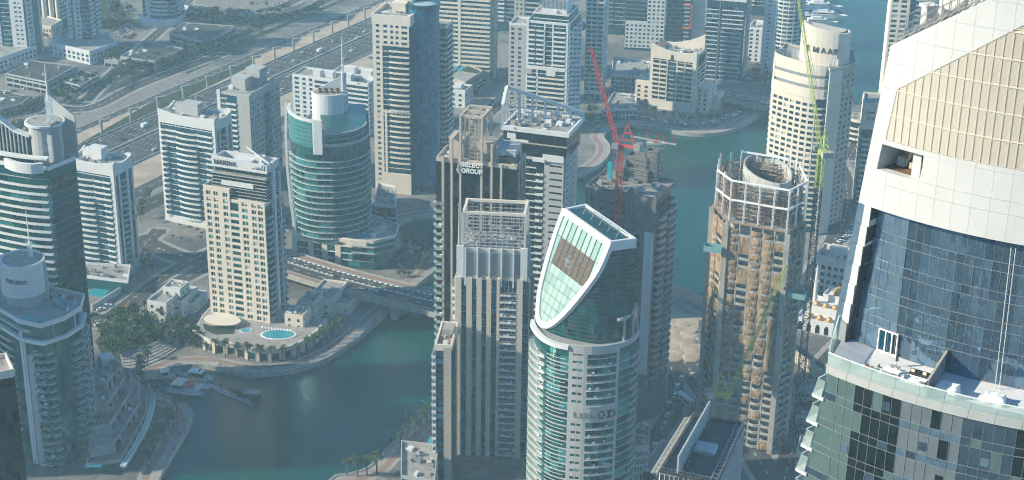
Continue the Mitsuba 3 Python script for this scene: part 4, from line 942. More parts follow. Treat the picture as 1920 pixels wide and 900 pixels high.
put(t.k, 'blue_sheeting', MB().box(-1, 1, -.3, .3, h - 1, h + 9, c - u * 11 - w * 2, phi).done('pool'), 'blue sheeting on the roof'); t.gear(22, h + .3, None, ('darkconcrete', 'timber', 'steelgrey', 'roofing'), (.4, 1.6))
g = MB()
for k in range(40):
    p = lerp2(t.p[rnd.randrange(4)], t.p[rnd.randrange(4)], rnd.random()); g.beam((*p, h), (*p, h + rnd.uniform(1.5, 3)), .1)
put(t.k, 'rebar', g.done('timber'), kind='stuff')
pd = rect(B + u * 1 - w * 1, phi, 8, 14); put(t.k, 'podium', MB().prism(off(pd, 2, True), 0, 16).done('darkconcrete')); t.end()


def crane(name, label, base, z0, zj, boom, mast_mat, boom_mat, cab='white', w=2.2, back=None):
    """luffing tower crane: base xy, mast from z0 to zj, boom tip"""
    k = thing(name, label, 'crane'); x, y = base; m = MB(); zt = zj - 14 if back else zj; truss(m, (x, y, z0), (x, y, zt), w, .26 if boom_mat == 'palered' else .17, 2.4); put(k, 'mast', m.done(mast_mat))
    if back: put(k, 'mast_top', truss(MB(), (x, y, zt), (x, y, zj), w, .24, 2.4).done(back), 'lime green top of the mast')
    tip = np.array(boom, float); j = np.array([x, y, zj + 1.5]); d = (tip - j) * [1, 1, 0]; d /= max(np.linalg.norm(d), .01); s = np.array([-d[1], d[0], 0])
    m = MB(); truss(m, j + d * 1.2, tip, 1.9, .17 if boom_mat == 'palered' else .13, 2.2, True, 1.0); put(k, 'boom', m.done(boom_mat))
    m = MB().beam(j - d * 8 + [0, 0, .2], j + d * 2 + [0, 0, .2], 2.6, .8); m.cyl(x, y, zj - .3, zj + 1.6, 1.6, n=10); put(k, 'turntable', m.done(boom_mat))
    m = MB(); a = j - d * 3 + [0, 0, 9.5]
    for e in (-1, 1):
        m.beam(j + d * .6 + s * e * 1.1, a + s * e * .3, .3); m.beam(j - d * 6.5 + s * e * 1.1, a + s * e * .3, .3)
        for q in (.3, .6): m.beam(lerp2(j + d * .6, a, q) + s * e * (1.1 - .8 * q), lerp2(j - d * 6.5, a, q) + s * e * (1.1 - .8 * q), .2)
    put(k, 'a_frame', m.done(boom_mat)); m = MB().beam(a, tip, .09); m.beam(a + s * .4, lerp2(j, tip, .7), .09); put(k, 'cable', m.done('darkmetal'))
    m = MB()
    for e in (-1, 1): m.beam(j - d * 8.6 + s * e * 1.3 + [0, 0, .6], j - d * 6 + s * e * 1.3 + [0, 0, .6], 1.7, 2.4)
    put(k, 'counterweight', m.done('concrete')); m = MB().beam(j + d * .2 + s * 2.2 + [0, 0, .3], j + d * 2.8 + s * 2.2 + [0, 0, .3], 1.6, 2.1); put(k, 'cab', m.done('steelgrey'))
    m = MB().beam(tip, tip - [0, 0, 9], .1); m.box(-.35, .35, -.35, .35, tip[2] - 10.2, tip[2] - 9, tip[:2]); put(k, 'hook', m.done('darkmetal')); return k
# ---------------------------------------------------------------- round green glass tower with the slanted white oval front
hb = 72.0
U = smooth_line([(9.2, 575.2), (10.5, 566.1), (14.8, 558.3), (21.8, 554.1), (30.1, 552.6), (38.0, 554.6), (44.2, 559.2), (47.9, 567.4), (46.9, 577.4), (39.5, 584.2), (27.2, 586.2), (14.8, 582.0)], 3, True)
t = Tower('green_glass_tower', 'green glass tower with a slanted white oval front and rounded white balconies', U, hb, 0, 'greypanel', 'teal', 3.3, roof=False)
def arcfrac(px):
    return px
i0 = int(np.argmin(np.linalg.norm(U - (9.2, 575.2), axis=1))); U = np.roll(U, -i0, 0)
t.p = U
def on(pt): return int(np.argmin(np.linalg.norm(U - pt, axis=1)))
iL, iA, iB, iR = 0, on((20.7, 554.5)), on((41.3, 556.5)), on((47.9, 567.4))
zs = t.zs(2, hb - 3)
lf = U[iL:iA + 1]; fr = U[iA:iB + 1]; rf = U[iB:iR + 2]; bk = np.vstack([U[iR + 1:], U[:1]])
# rounded balconies down the left
t.balc(lf, .0, .62, zs, 1.3, 1.05, .3, 'white', 'railing', bulge=1.5, clutter=.8)
t.panes(lf, .62, 1, 3, zs, .35, 3.2, parts=True); t.bands(lf, .6, 1, zs, -.1, .35, .35, 'greypanel'); t.bands(lf, .62, .95, zs, 1.7, 1.9, .15, 'white')
# grey front with a column of windows and a wide bay of balconies
gap = [z for z in zs if not 41 < z < 46.5]
t.solid(fr, 0, .08, 0, hb, .5); t.solid(fr, .94, 1, 0, hb, .5); t.solid(fr, .27, .36, 0, hb, .5); t.solid(fr, 0, 1, hb - 2.2, hb + 1.3, .7); t.solid(fr, 0, 1, 41.2, 47.5, .6)
for z in zs: t.w().ribbon(sub(fr, .08, .27), -.1, .46, z + 2.1, z + 4.2)
t.rep('window', lambda m: m.ribbon(sub(fr, .09, .265), -.05, .1, .9, 2.1), gap, t.gl()); t.bands(fr, .165, .185, gap, .9, 2.1, .25, 'greypanel')
t.balc(fr, .36, .94, gap, .9, .75, .35, 'white', 'railing', clutter=.9); t.panes(fr, .36, .94, 4, gap, .1, 2.9); t.bands(fr, .36, .94, gap, 2.9, 3.3, .25); t.mullions(fr, .36, .94, 4, 2, hb - 2, .15, .25, 'darkmetal')
q = off(fr, .75); u_ = None
for ch, a in zip('CIO', (.90, .80, .68)):  # the lettering reads upside down from here
    o, o2 = sub(q, a, min(a + .06, 1))[[0, -1]]; g = meshkit.text_mesh(ch, 3.0, .3, bold=True); g.apply_translation([-1.2, -1.5, 0])
    g.apply_transform(trimesh.transformations.rotation_matrix(math.pi, [0, 0, 1])); g.apply_transform(trimesh.transformations.rotation_matrix(math.pi / 2, [1, 0, 0])); e = o2 - o
    g.apply_transform(trimesh.transformations.rotation_matrix(math.atan2(e[1], e[0]), [0, 0, 1])); g.apply_translation([*o, 44.4]); put(t.k, 'sign_letter', MB().tm(g).done('lettering'), 'dark upside down sign letter')
m = MB()
for a, b, z in ((.36, .56, 43.2), (.12, .30, 43.2)): m.ribbon(sub(fr, a, b), .6, .9, z, z + .5)
for a, b in ((.12, .15), (.24, .27), (.32, .35), (.40, .44)): m.ribbon(sub(fr, a, b), .6, .9, 43.2, 45.4)
put(t.k, 'sign_stroke', m.done('steelgrey'), 'faint grey sign strokes', 'stuff')
t.balc(rf, .35, .95, zs, 1.1, 1.0, .3, 'greypanel', 'railing'); t.panes(rf, 0, .35, 1, zs, .1, 3.1); t.bands(rf, 0, .35, zs, -.1, .2, .2)
t.bands(bk, 0, 1, zs, -.2, .3, .2)
put(t.k, 'terrace_roof', MB().prism(off(U, -.2, True), hb - .4, hb + .02).done('roofing')); t.w('white').ribbon(U[iL:iA + 1], -.2, 1.6, hb - .8, hb + .8); t.w().ribbon(rf, -.2, .6, hb - 1, hb + 1.2); t.w().ribbon(bk, -.2, .5, hb - 1, hb + 1)
# the upper drum, cut by the slanted plane
V = off(U, -1.6, True)
ht = 112.0
P1, P2, Q = np.array([*(35.9, 557.9), 112.0]), np.array([*(20.0, 588.4), 112.0]), np.array([*(12.9, 568.5), 74.0])
N = np.cross(P2 - P1, Q - P1); N /= np.linalg.norm(N); N = N if N[2] > 0 else -N
cut = lambda x, y: P1[2] - ((x - P1[0]) * N[0] + (y - P1[1]) * N[1]) / N[2]
R2 = [(35.9, 557.9), (44.8, 561.1), (27.9, 593.5), (20.0, 588.4)]
rim_px = [(35.92, 557.86), (32.32, 556.49), (27.6, 557.79), (22.8, 559.92), (18.68, 562.32), (15.63, 564.73), (13.32, 567.4), (11.15, 571.38), (10.52, 574.85), (11.24, 579.9), (13.72, 583.83), (17.16, 587.26), (19.84, 588.77)]
body = sg.polygon.orient(sg.Polygon(np.vstack([smooth_line(rim_px, 3), [(27.9, 593.5)], [(44.8, 561.1)]])).buffer(0))
import manifold3d as mf
cs = mf.CrossSection([np.array(sg.polygon.orient(body).exterior.coords)[:-1]])
solid = mf.Manifold.extrude(cs, 112 - hb).translate([0, 0, hb]).trim_by_plane((-N).tolist(), float(-(N @ P1)))
put(t.k, 'drum_glazing', MB().add(*(lambda x: (x.vert_properties[:, :3], x.tri_verts))(solid.to_mesh())).done('teal1'))
bx0, by0, bx1, by1 = body.bounds


def level(z):
    """outline of the drum at height z"""
    big = 3000.0; n2 = -N[:2]; d = N @ P1 - N[2] * z     # n.x <= d
    nn = N[:2] / np.linalg.norm(N[:2]); o = nn * d / np.linalg.norm(N[:2]); s = np.array([-nn[1], nn[0]])
    return body.intersection(sg.Polygon([o + s * big, o - s * big, o - s * big - nn * big, o + s * big - nn * big]))


ln = MB()
for z in np.arange(hb + 1.2, 111.5, 1.65):
    g = level(z)
    if g.geom_type == 'Polygon' and not g.is_empty: ln.ribbon(np.array(sg.polygon.orient(g).exterior.coords)[:-1], -.1, .07, z, z + .10, True)
put(t.k, 'glazing_bar', ln.done('teal2'), kind='stuff')
rng = np.random.default_rng(5); pz = [z for z in np.arange(hb + 1.4, 108, 3.3)]
for z in pz:
    g = level(z + 3)
    e = np.array(sg.polygon.orient(g).exterior.coords)[:-1]; nx = np.roll(e, -1, 0)
    mid = (e + nx) / 2; ok = np.array([body.exterior.distance(sg.Point(*c)) < .05 for c in mid])
    for a, b in zip(e[ok], nx[ok]):
        for a, b in [(lerp2(a, b, q / max(1, int(np.linalg.norm(b - a) / 2.2))), lerp2(a, b, (q + 1) / max(1, int(np.linalg.norm(b - a) / 2.2)))) for q in range(max(1, int(np.linalg.norm(b - a) / 2.2)))] if (b - a)[0] > 0 else []: put(t.k, 'pane', MB().ribbon([lerp2(a, b, .03), lerp2(a, b, .97)], -.05, .04, z + .1, z + 3.1).done(rnd.choice(['teal0', 'teal1', 'teal3', 'dark0', 'dark2', 'teal1'])))
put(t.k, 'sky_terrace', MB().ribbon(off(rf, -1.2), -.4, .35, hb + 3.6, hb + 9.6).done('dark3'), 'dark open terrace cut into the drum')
for a in (.15, .5, .9): o = sub(off(rf, -.6), a, a + .01)[0]; t.w().cyl(*o, hb, hb + 10, .45, n=8)
t.w().ribbon(off(rf, -1.4), -.3, .7, hb + 9.4, hb + 10.4)
# white rim, glass panels and brown louvres on the slope
ey = np.cross(N, [0, 0, 1.0]); ey /= np.linalg.norm(ey); ex = np.cross(ey, N)
ex = ex if ex[2] < 0 else -ex                               # ex points down the slope
to2 = lambda p: np.array([(p - P1) @ ey, (p - P1) @ ex]); to3 = lambda q, d=0: P1 + ey * q[0] + ex * q[1] + N * d
pts = np.array([to2(np.array([x, y, cut(x, y)])) for x, y in body.exterior.coords]); top2 = to2(P2)
face = sg.Polygon(pts).buffer(0).intersection(sg.box(-100, 0.0, 100, 200))
if top2[0] < 0: lo, hi_ = top2[0], 0
fc = face.buffer(-.2)


def slab3(poly, d0, d1):
    m = MB(); x = trimesh.creation.extrude_polygon(poly, d1 - d0, engine='earcut'); v = np.array([to3(p[:2], p[2] + d0) for p in x.vertices])
    f = x.faces if np.dot(np.cross(ey, ex), N) > 0 else x.faces[:, ::-1]; return v, f


rim = face.buffer(.9).difference(face.buffer(-1.5)); m = MB()
for g in getattr(rim, 'geoms', [rim]): m.add(*slab3(g, -.8, .9))
put(t.k, 'slope_rim', m.done('white'), 'white rim of the slanted oval')
inner = face.buffer(-1.3); x0, y0, x1, y1 = inner.bounds; H_ = y1 - y0
lv = sg.box(x0 + (x1 - x0) * .10, y0 + H_ * .20, x1 - (x1 - x0) * .12, y0 + H_ * .47)
rows = [y0 + H_ * a for a in (0, .20, .47, .56, .65, .74, .83, .92, 1.0)]; cols = np.linspace(x0, x1, 10)
put(t.k, 'slope_backing', MB().add(*slab3(inner, -.5, .1)).done('dark3'))
for j in range(len(rows) - 1):
    for i in range(9):
        c = sg.box(cols[i] + .1, rows[j] + .1, cols[i + 1] - .1, rows[j + 1] - .1).intersection(inner)
        if j == 1: c = c.difference(lv)
        for g in getattr(c, 'geoms', [c]):
            if g.area > .4: put(t.k, 'slope_panel', MB().add(*slab3(g, .12, .3)).done(rnd.choice(['greenish', 'greenish', 'greenish2'])))
lvi = lv.intersection(inner); m = MB()
for y in np.arange(lvi.bounds[1], lvi.bounds[3], .5):
    g = sg.box(-99, y, 99, y + .28).intersection(lvi)
    if g.area > .1: m.add(*slab3(g, .15, .35))
put(t.k, 'louvre', m.done('louvrebrown'), 'brown louvres in the slanted front', 'stuff'); m = MB()
for x in cols[1:-1]:
    g = sg.box(x - .12, rows[0], x + .12, rows[2]).intersection(inner); 
    for q in getattr(g, 'geoms', [g]): m.add(*slab3(q, .1, .55))
put(t.k, 'slope_mullion', m.done('darkmetal'), kind='stuff')
c = to3(np.array([(lvi.bounds[0] * .4 + lvi.bounds[2] * .6), (lvi.bounds[1] * .45 + lvi.bounds[3] * .55)]), .3); m = MB()
for a in (-1.6, 1.6):
    m.beam(c + ey * a - ex * 2, c + ey * a + ex * 2, .4); m.beam(c + ey * a - ex * 2, c + ey * a - ex * 2 + N * 1.2, .4)
m.beam(c - ey * 1.6 - ex * 2, c + ey * 1.6 - ex * 2, .4); m.beam(c - ey * 1.6 + ex * 2, c + ey * 1.6 + ex * 2, .4); m.beam(c - ey * 1.2, c + ey * 2.6, 1.2, 1.0)
put(t.k, 'cleaning_cradle', m.done('steelgrey'), 'grey cleaning cradle hanging on the louvres')
# roof behind the slope
g = level(111.6); rp = np.array(sg.polygon.orient(g).exterior.coords)[:-1]
put(t.k, 'roof', MB().prism(off(rp, -.3, True), 109.4, 109.6).done('roofing')); put(t.k, 'roof_rim', MB().ribbon(rp, -.7, .35, 109.2, 113.0, True).done('white'))
m = MB(); cc = rp.mean(0)
for k in range(5):
    p = np.array([*lerp2(P2[:2], P1[:2], .15 + .18 * k), 110]) + [3.2, 1.5, 0]; m.beam(p, p + [2.2, .8, 4.4], .3); m.beam(p + [2.2, .8, 4.4], p + [4.4, 1.6, 0], .3); m.beam(p, p + [4.4, 1.6, 0], .25)
    if k: m.beam(p + [2.2, .8, 4.4], pp + [2.2, .8, 4.4], .25)
    pp = p
put(t.k, 'roof_truss', m.done('steelgrey'), kind='stuff'); t.gear(14, 109.6, rp, ('steelgrey', 'concrete', 'white')); t.end()
# ---------------------------------------------------------------- netted tower under construction
def net_fn(p, n, uv):
    u = p.x * .8 + p.y * .6
    a = mikit.fbm(u * .6, p.z * .25, 3, 3); b = mikit.noise(u * 3.5, p.z * .5, 2)
    return mikit.mix((.34, .235, .145), (.15, .098, .06), mikit.smoothstep(.3, .75, a * .6 + b * .4))


bsdf('netting', {'type': 'principled', 'base_color': mikit.proc(net_fn), 'roughness': .95, 'specular': .1})
h = 99.0
O8 = np.array([(81.7, 629.5), (85.4, 612.7), (107.1, 602.7), (115.4, 612.8), (115.3, 630.8), (111.9, 638.2), (93.6, 646.4), (84.2, 642.4)])
t = Tower('netted_tower', 'unfinished tower draped in brown netting with a white steel frame around its open top', O8, h, 0, 'concrete', 'dark', 3.3, core=False, roof=False)
put(t.k, 'core', MB().prism(off(O8, -2.2, True), 0, h - .3).done('concrete')); zs = t.zs(1, h)
sl = MB().prism(O8, -.3, 0).done('concrete')
for z in zs: put(t.k, 'floor_slab', moved(sl, z=z))
put(t.k, 'top_slab', MB().prism(off(O8, .6, True), h - .5, h).done('brick')); put(t.k, 'deck', MB().prism(off(O8, -.4, True), h, h + .1).done('roofing'))
rng = np.random.default_rng(11)
for i in range(5):
    p = np.array([O8[(i + 7) % 8], O8[(i + 8) % 8]]); L = plen(p); nb = max(1, int(round(L / 5.2)))
    put(t.k, 'corner_column', MB().cyl(*off(O8, .2, True)[(i + 7) % 8], 0, h, .85, n=6).done('concrete'))
    if i in (1, 2, 3): e0 = off(O8, .9, True)[(i + 7) % 8]; put(t.k, 'pilaster', MB().box(-1.0, 1.0, -.8, .8, 0, h - 1, e0, -20).done('concrete'))
    for b in range(nb):
        q = sub(p, (b + .06) / nb, (b + .94) / nb); recess = (b % 3 == 1)
        if b: put(t.k, 'column', MB().ribbon(sub(p, b / nb - .012, b / nb + .012), -1.5, .25, 0, h).done('concrete'))
        bal = MB(); r = resample(q, 4); bul = (.9 if not recess else .2) * np.sin(np.linspace(.3, math.pi - .3, 5)); o = r + (off(r, 1) - r) * bul[:, None]
        bal.prism(np.vstack([r - (off(r, 1) - r) * .3, o[::-1]]), -.25, 0).ribbon(o, -.15, 0, 0, 1.0); bd = bal.done('concrete')
        for z in zs:
            put(t.k, 'balcony', moved(bd, z=z))
            pr = .97 if z > h * .42 else .75 if z > h * .3 else .3
            if recess: pr *= .6
            if i in (3, 4): pr *= .8
            if rng.random() < pr:
                nu, nv = 9, 6; g = resample(q, nu - 1); nn = off(g, 1) - g; v = []
                lo = rng.uniform(-.9, .1); sag = rng.uniform(.2, 1.0); cut = rng.uniform(0, .5) if rng.random() < .8 else 1.8
                for jv in range(nv):
                    s = jv / (nv - 1)
                    for ju in range(nu):
                        a = ju / (nu - 1); fold = .28 * math.sin(a * 17 + rng.uniform(0, .5) + z) + .3 * rng.random()
                        d = .75 * math.sin(.3 + a * 2.5) * (.55 + .6 * math.sin(s * 3.1)) * (0.25 if recess else 1) + fold * .35 + .2
                        x, y = g[ju] + nn[ju] * d; v.append((x, y, z + lo * (1 - s) + 3.4 * s - sag * math.sin(a * math.pi) * (s > .7) * .7 + cut * (1 - s) * a))
                f = [[a * nu + b_, a * nu + b_ + 1, (a + 1) * nu + b_ + 1, (a + 1) * nu + b_] for a in range(nv - 1) for b_ in range(nu - 1)]
                m = MB().add(v, f)
                t.S.setdefault(('net_patch', 'netting'), MB()).add(np.array(v), np.array(f)) if count.get(t.k + '__net_sheet', 0) >= 290 else put(t.k, 'net_sheet', m.done('netting', True))
for (px_, z, s) in (((88.4, 615.4), 78, 1), ((92.6, 617.4), 76, 1.3)):
    m = MB(); g = [(x * .5, 0.0) for x in range(6)]; v = [(px_[0] + a * .8, px_[1] - 2.5 - .4 * math.sin(a * 2 + b), z - b * 1.6 + a * .3 * s) for b in range(5) for a in range(6) if True]
    m.add(v, [[b * 6 + a, b * 6 + a + 1, b * 6 + a + 7, b * 6 + a + 6] for b in range(4) for a in range(5)]); put(t.k, 'white_sheet', m.done('whitepaint'), 'torn white sheet hanging from the netting')
for c, lab in (((80.2, 612.7), 0), ((113.0, 602.3), 1)):
    z = 86 if not lab else 71; m = MB().box(-3.6, 3.6, -2, 2, z, z + .3, c, -20)
    for x0, x1, y0, y1 in ((-3.6, 3.6, -2, -1.85), (-3.6, 3.6, 1.85, 2), (-3.6, -3.45, -2, 2), (3.45, 3.6, -2, 2)): m.box(x0, x1, y0, y1, z, z + 2.4, c, -20)
    put(t.k, 'hoist_platform', m.done('cyanpaint'), 'pale blue hoist platform sticking out')
# white steel frame round the top
fr = off(O8, -.3, True); z1, z2 = h + 9.0, h + 17.0; m, k2 = MB(), t.k
for i in range(8):
    a, b = fr[i], fr[(i + 1) % 8]; n = 4 if i == 1 else (3 if i == 5 else 2)
    for k in range(n):
        p = lerp2(a, b, k / n); put(t.k, 'frame_column', MB().beam((*p, h - (8 if i in (0, 7) and k == 0 else 0)), (*p, z2 + .4), .6).done('whitepaint'))
    if i in (0, 1, 2, 3, 5):
        for z in (z1, z2): put(t.k, 'frame_beam', MB().beam((*a, z - (2 if i == 0 else 0)), (*b, z), .62).done('whitepaint'))
sc = MB(); s2 = MB()
for ring, d in ((fr, -1.2), (fr, -2.6), (fr, -4.4)):
    q = off(ring, d, True)
    for i in range(8):
        a, b = q[i], q[(i + 1) % 8]; n = max(2, int(np.linalg.norm(b - a) / 1.6))
        for k in range(n):
            p = lerp2(a, b, k / n); sc.beam((*p, h), (*p, h + rnd.uniform(10, 16.5)), .2)
        for z in np.arange(h + 1.8, h + 16, 1.8):
            if rnd.random() < .85: sc.beam((*a, z), (*b, z), .2); (s2.beam((*lerp2(a, b, .1), z), (*lerp2(a, b, rnd.uniform(.4, .9)), z), .9, .12) if rnd.random() < .8 else 0)
put(t.k, 'scaffold', sc.done('timber'), kind='stuff'); put(t.k, 'scaffold_board', s2.done('tan'), kind='stuff')
cc = O8.mean(0); ov = smooth_line([(92.8, 633.9), (96.6, 619.7), (104.4, 612.5), (109.8, 617.9), (111.0, 632.2), (105.9, 641.8), (97.2, 645.2)], 3, True)
put(t.k, 'core_wall', MB().ribbon(ov, -.6, 0, h, h + 16, True).done('greypanel'), 'pale curved concrete core open at the top'); put(t.k, 'core_floor', MB().prism(off(ov, -.5, True), h + 6, h + 6.3).done('concrete'))
m = MB()
for k in range(260):
    p = lerp2(lerp2(O8[rnd.randrange(8)], O8[rnd.randrange(8)], rnd.random()), cc, rnd.uniform(0, .5)); m.beam((*p, h + rnd.uniform(0, 12)), (*(p + [rnd.uniform(-3, 3), rnd.uniform(-3, 3)]), h + rnd.uniform(0, 14)), .12)
for k in range(50): p = fr[rnd.randrange(8)] * .0 + lerp2(fr[k % 8], fr[(k + 1) % 8], rnd.random()); m.beam((*p, h + 14), (*p, h + rnd.uniform(17, 20)), .07)
put(t.k, 'rebar', m.done('timber'), kind='stuff'); t.gear(30, h + .1, None, ('timber', 'tan', 'concrete', 'brick'), (.3, 1.4)); t.end()

# ---------------------------------------------------------------- cranes
b = (43.7, 637.1); b = (b[0] - .8, b[1] - 3.0); zj = 120.6
crane('tower_crane', 'red luffing tower crane with its boom raised to the left', b, 0, zj, (*(29.8, 638.8), zj + 41), 'palered', 'palered', 'white', 2.2)
b = (120.8, 618.3); zj = 125.8
crane('tower_crane', 'tall lime green luffing crane standing right of the netted tower', b, 0, zj, (*(114.9, 666.3), zj + 50), 'darkmetal', 'lime', 'concrete', 2.6, back='lime')
b = (84.3, 576.4)
crane('tower_crane', 'small lime green luffing crane leaning across the front of the netted tower', (b[0], b[1]), 0, 40, (*(104.2, 581.2), 94), 'steelgrey', 'lime', 'white', 1.8)

# ---------------------------------------------------------------- foreground roof with a white screen wall
h = 100; rp = np.array([(43.8, 419.7), (59.7, 413.7), (71.5, 448.3), (56.5, 452.5)])
t = Tower('plant_roof_tower', 'foreground tower roof full of cooling plant beside a long white screen wall', rp, h, 0, 'darkmetal', 'dark', 3.3, roof=False)
put(t.k, 'roof', MB().prism(off(rp, -.3, True), h - 3.2, h - 3).done('steelgrey')); E = np.vstack([rp, rp[:1]])
for i in range(4): q = E[i:i + 2]; t.w('darkmetal').ribbon(q, -.5, .1, h - 3.5, h + .6); t.mullions(q, 0, 1, max(4, int(plen(q) / 1.4)), 0, h - .5, .14, .3, 'white'); t.panes(q, 0, 1, 6, t.zs(60, h - 3), .1, 3.1)
a, b = rp[3], rp[0]; wl = np.array([lerp2(rp[3], rp[2], .30), lerp2(rp[0], rp[1], .30)])
put(t.k, 'screen_wall', MB().ribbon(wl, -.25, .25, h - 3, h + 6.2).done('greypanel'), 'long pale grey screen wall'); m = MB()
for k in range(14): p = lerp2(wl[0], wl[1], k / 13); n2 = lerp2(rp[2], rp[1], k / 13) - p; n2 /= np.linalg.norm(n2); m.beam((*(p + n2 * .3), h + 5), (*(p + n2 * 2.4), h - 3), .16); m.beam((*(p + n2 * .3), h + 2), (*(p + n2 * 1.4), h + 2), .12)
put(t.k, 'wall_brace', m.done('metal'), kind='stuff'); m = MB()
for k in range(40):
    p, q = lerp2(rp[3], rp[0], k / 39), lerp2(wl[0], wl[1], k / 39); m.beam((*p, h - .6), (*q, h - .6), .22)
put(t.k, 'louvre', m.done('tan'), 'brown slatted walkway beside the wall', 'stuff'); m = MB(); r1, r2 = rp[3] + [-1, 0], rp[0] + [-1, 0]
for d in (0, 1.6): m.beam((*(r1 - [d, 0]), h - .5), (*(r2 - [d, 0]), h - .5), .2)
for k in range(46): p = lerp2(r1, r2, k / 45); m.beam((*p, h - .5), (*(p - [1.6, 0]), h - .5), .14); m.beam((*p, h - 1.5), (*p, h + .4), .1)
put(t.k, 'walkway', m.done('cream'), kind='stuff'); m = MB()
e1, e2 = lerp2(rp[2], rp[3], .03), lerp2(rp[1], rp[0], .03); f1, f2 = lerp2(rp[2], rp[3], .13), lerp2(rp[1], rp[0], .13)
for p, q in ((e1, e2), (f1, f2)): m.beam((*p, h), (*q, h), .35, .5)
for k in range(16): m.beam((*lerp2(e1, e2, k / 15), h), (*lerp2(f1, f2, k / 15), h), .2)
put(t.k, 'gantry', m.done('steelgrey'), kind='stuff')
ax = lerp2(rp[0], rp[1], .5) - lerp2(rp[3], rp[2], .5); ang = math.degrees(math.atan2(ax[1], ax[0])) + 90
c = np.array((58.1, 431.9)); m = MB().box(-3.0, 3.0, -2.6, 2.6, h - 3, h + 1.2, c, ang).box(-3.3, 3.3, -2.9, 2.9, h - 3, h - 2.2, c, ang)
put(t.k, 'cooling_tower', m.done('metal'), 'blue grey striped cooling tower'); m = MB()
for k in range(13): m.box(-3.05 + k * .5, -2.95 + k * .5, -2.7, 2.7, h - 3, h + 1.35, c, ang)
for k in range(5): m.box(-3.1, 3.1, -2.72 + k * 1.33, -2.6 + k * 1.33, h + 1.2, h + 1.4, c, ang)
put(t.k, 'tower_rib', m.done('white'), kind='stuff'); m = MB()
for dx, dy, x, y, z in ((0, -5.5, 4, .7, 1.2), (4.2, -1, .7, 5, 1.4), (5.4, 2, 1.6, 2.6, 1.6), (-1, 5.5, 5, 1.0, 1.0), (2, 9, 3, 2, 1.2), (-2.5, -8, 2.2, 1.6, 2), (2.5, -8.5, 2, 1.5, 1.6)):
    q = math.radians(ang); o = c + [dx * math.cos(q) - dy * math.sin(q), dx * math.sin(q) + dy * math.cos(q)]; put(t.k, 'air_unit', MB().box(-x / 2, x / 2, -y / 2, y / 2, h - 3, h - 3 + z, o, ang).done(rnd.choice(['metal', 'concrete', 'white', 'steelgrey'])))
t.gear(90, h - 3, np.array([wl[1], rp[1], rp[2], wl[0]]), ('metal', 'concrete', 'steelgrey', 'white', 'tan'), (.25, 1.0)); m = MB()
for i in range(4):
    q = E[i:i + 2]; n = int(plen(q) / 1.1)
    for k in range(n): p = lerp2(q[0], q[1], k / n); m.beam((*p, h + .5), (*p, h + 1.6), .08)
    m.beam((*q[0], h + 1.5), (*q[1], h + 1.5), .1)
put(t.k, 'roof_railing', m.done('metal'), kind='stuff'); t.end()
# ---------------------------------------------------------------- the big sail tower at the right
C0, RU, RG, RL = np.array([84.82, 238.39]), 51.9, 50.3, 59.4


def wob(k):
    def fn(p, n, uv):
        u = p.x * .8 - p.y * .6
        return mikit.noise(u * .5 + k * 9.0, p.z * .35, k) * 1.0 + mikit.noise(u * 1.4, p.z * .8, 4.0 + k) * .3
    return fn


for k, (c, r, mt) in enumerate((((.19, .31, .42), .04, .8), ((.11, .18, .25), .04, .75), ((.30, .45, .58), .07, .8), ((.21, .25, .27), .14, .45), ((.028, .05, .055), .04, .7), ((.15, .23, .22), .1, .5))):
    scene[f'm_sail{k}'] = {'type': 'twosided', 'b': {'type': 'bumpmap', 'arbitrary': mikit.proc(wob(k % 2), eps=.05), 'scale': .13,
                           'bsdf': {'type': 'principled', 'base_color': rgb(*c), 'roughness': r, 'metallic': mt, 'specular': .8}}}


def cladding_fn(p, n, uv):
    a = mikit.fbm(p.x * .25, p.y * .25, p.z * .2, 3); g = mikit.noise(p.x * 1.2 + p.y, p.z * .15, 3)
    return mi.Color3f(.60, .585, .56) * (.93 + .08 * a - .05 * g)


plain('joint', (.48, .47, .45), .6)
bsdf('cladding', {'type': 'principled', 'base_color': mikit.proc(cladding_fn), 'roughness': .42, 'specular': .4})
pol = lambda R, th, z=None: np.array([C0[0] + R * math.cos(math.radians(th)), C0[1] + R * math.sin(math.radians(th))] + ([] if z is None else [z]))
thU = lambda z: -136.8 - (292.0 - z) * .122           # left edge of the upper part
thL = lambda z: -136.5 - (249.6 - z) * .126           # and of the lower part
topz = lambda th: 292.2 + (th + 136.8) * .61          # slanted top edge
TR = -84.0
sail = thing('sail_tower', 'huge near tower with white sail shaped top, tan louvres and blue glass', 'tower')


def patch(R0, R1, t0, t1, z0, z1, n=None):
    """curved plate between two radii; t0, t1 may differ at bottom and top: (bottom, top)"""
    t0, t1 = np.broadcast_to(t0, 2), np.broadcast_to(t1, 2); n = n or max(1, int(abs(t1[0] - t0[0]) / 1.5)); m = MB(); v = []
    for z, a, b in ((z0, t0[0], t1[0]), (z1, t0[1], t1[1])):
        for R in (R0, R1):
            for k in range(n + 1):
                th = a + (b - a) * k / n; v.append(pol(R, th, (z(th) if callable(z) else z)))
    N1 = n + 1; f = []
    for k in range(n): f += [[N1 + k, N1 + k + 1, 3 * N1 + k + 1, 3 * N1 + k], [k + 1, k, 2 * N1 + k, 2 * N1 + k + 1], [2 * N1 + k, 3 * N1 + k, 3 * N1 + k + 1, 2 * N1 + k + 1], [k, k + 1, N1 + k + 1, N1 + k]]
    f += [[0, N1, 3 * N1, 2 * N1], [N1 - 1 + N1, N1 - 1, 3 * N1 - 1, 4 * N1 - 1]]
    return m.add(v, f)


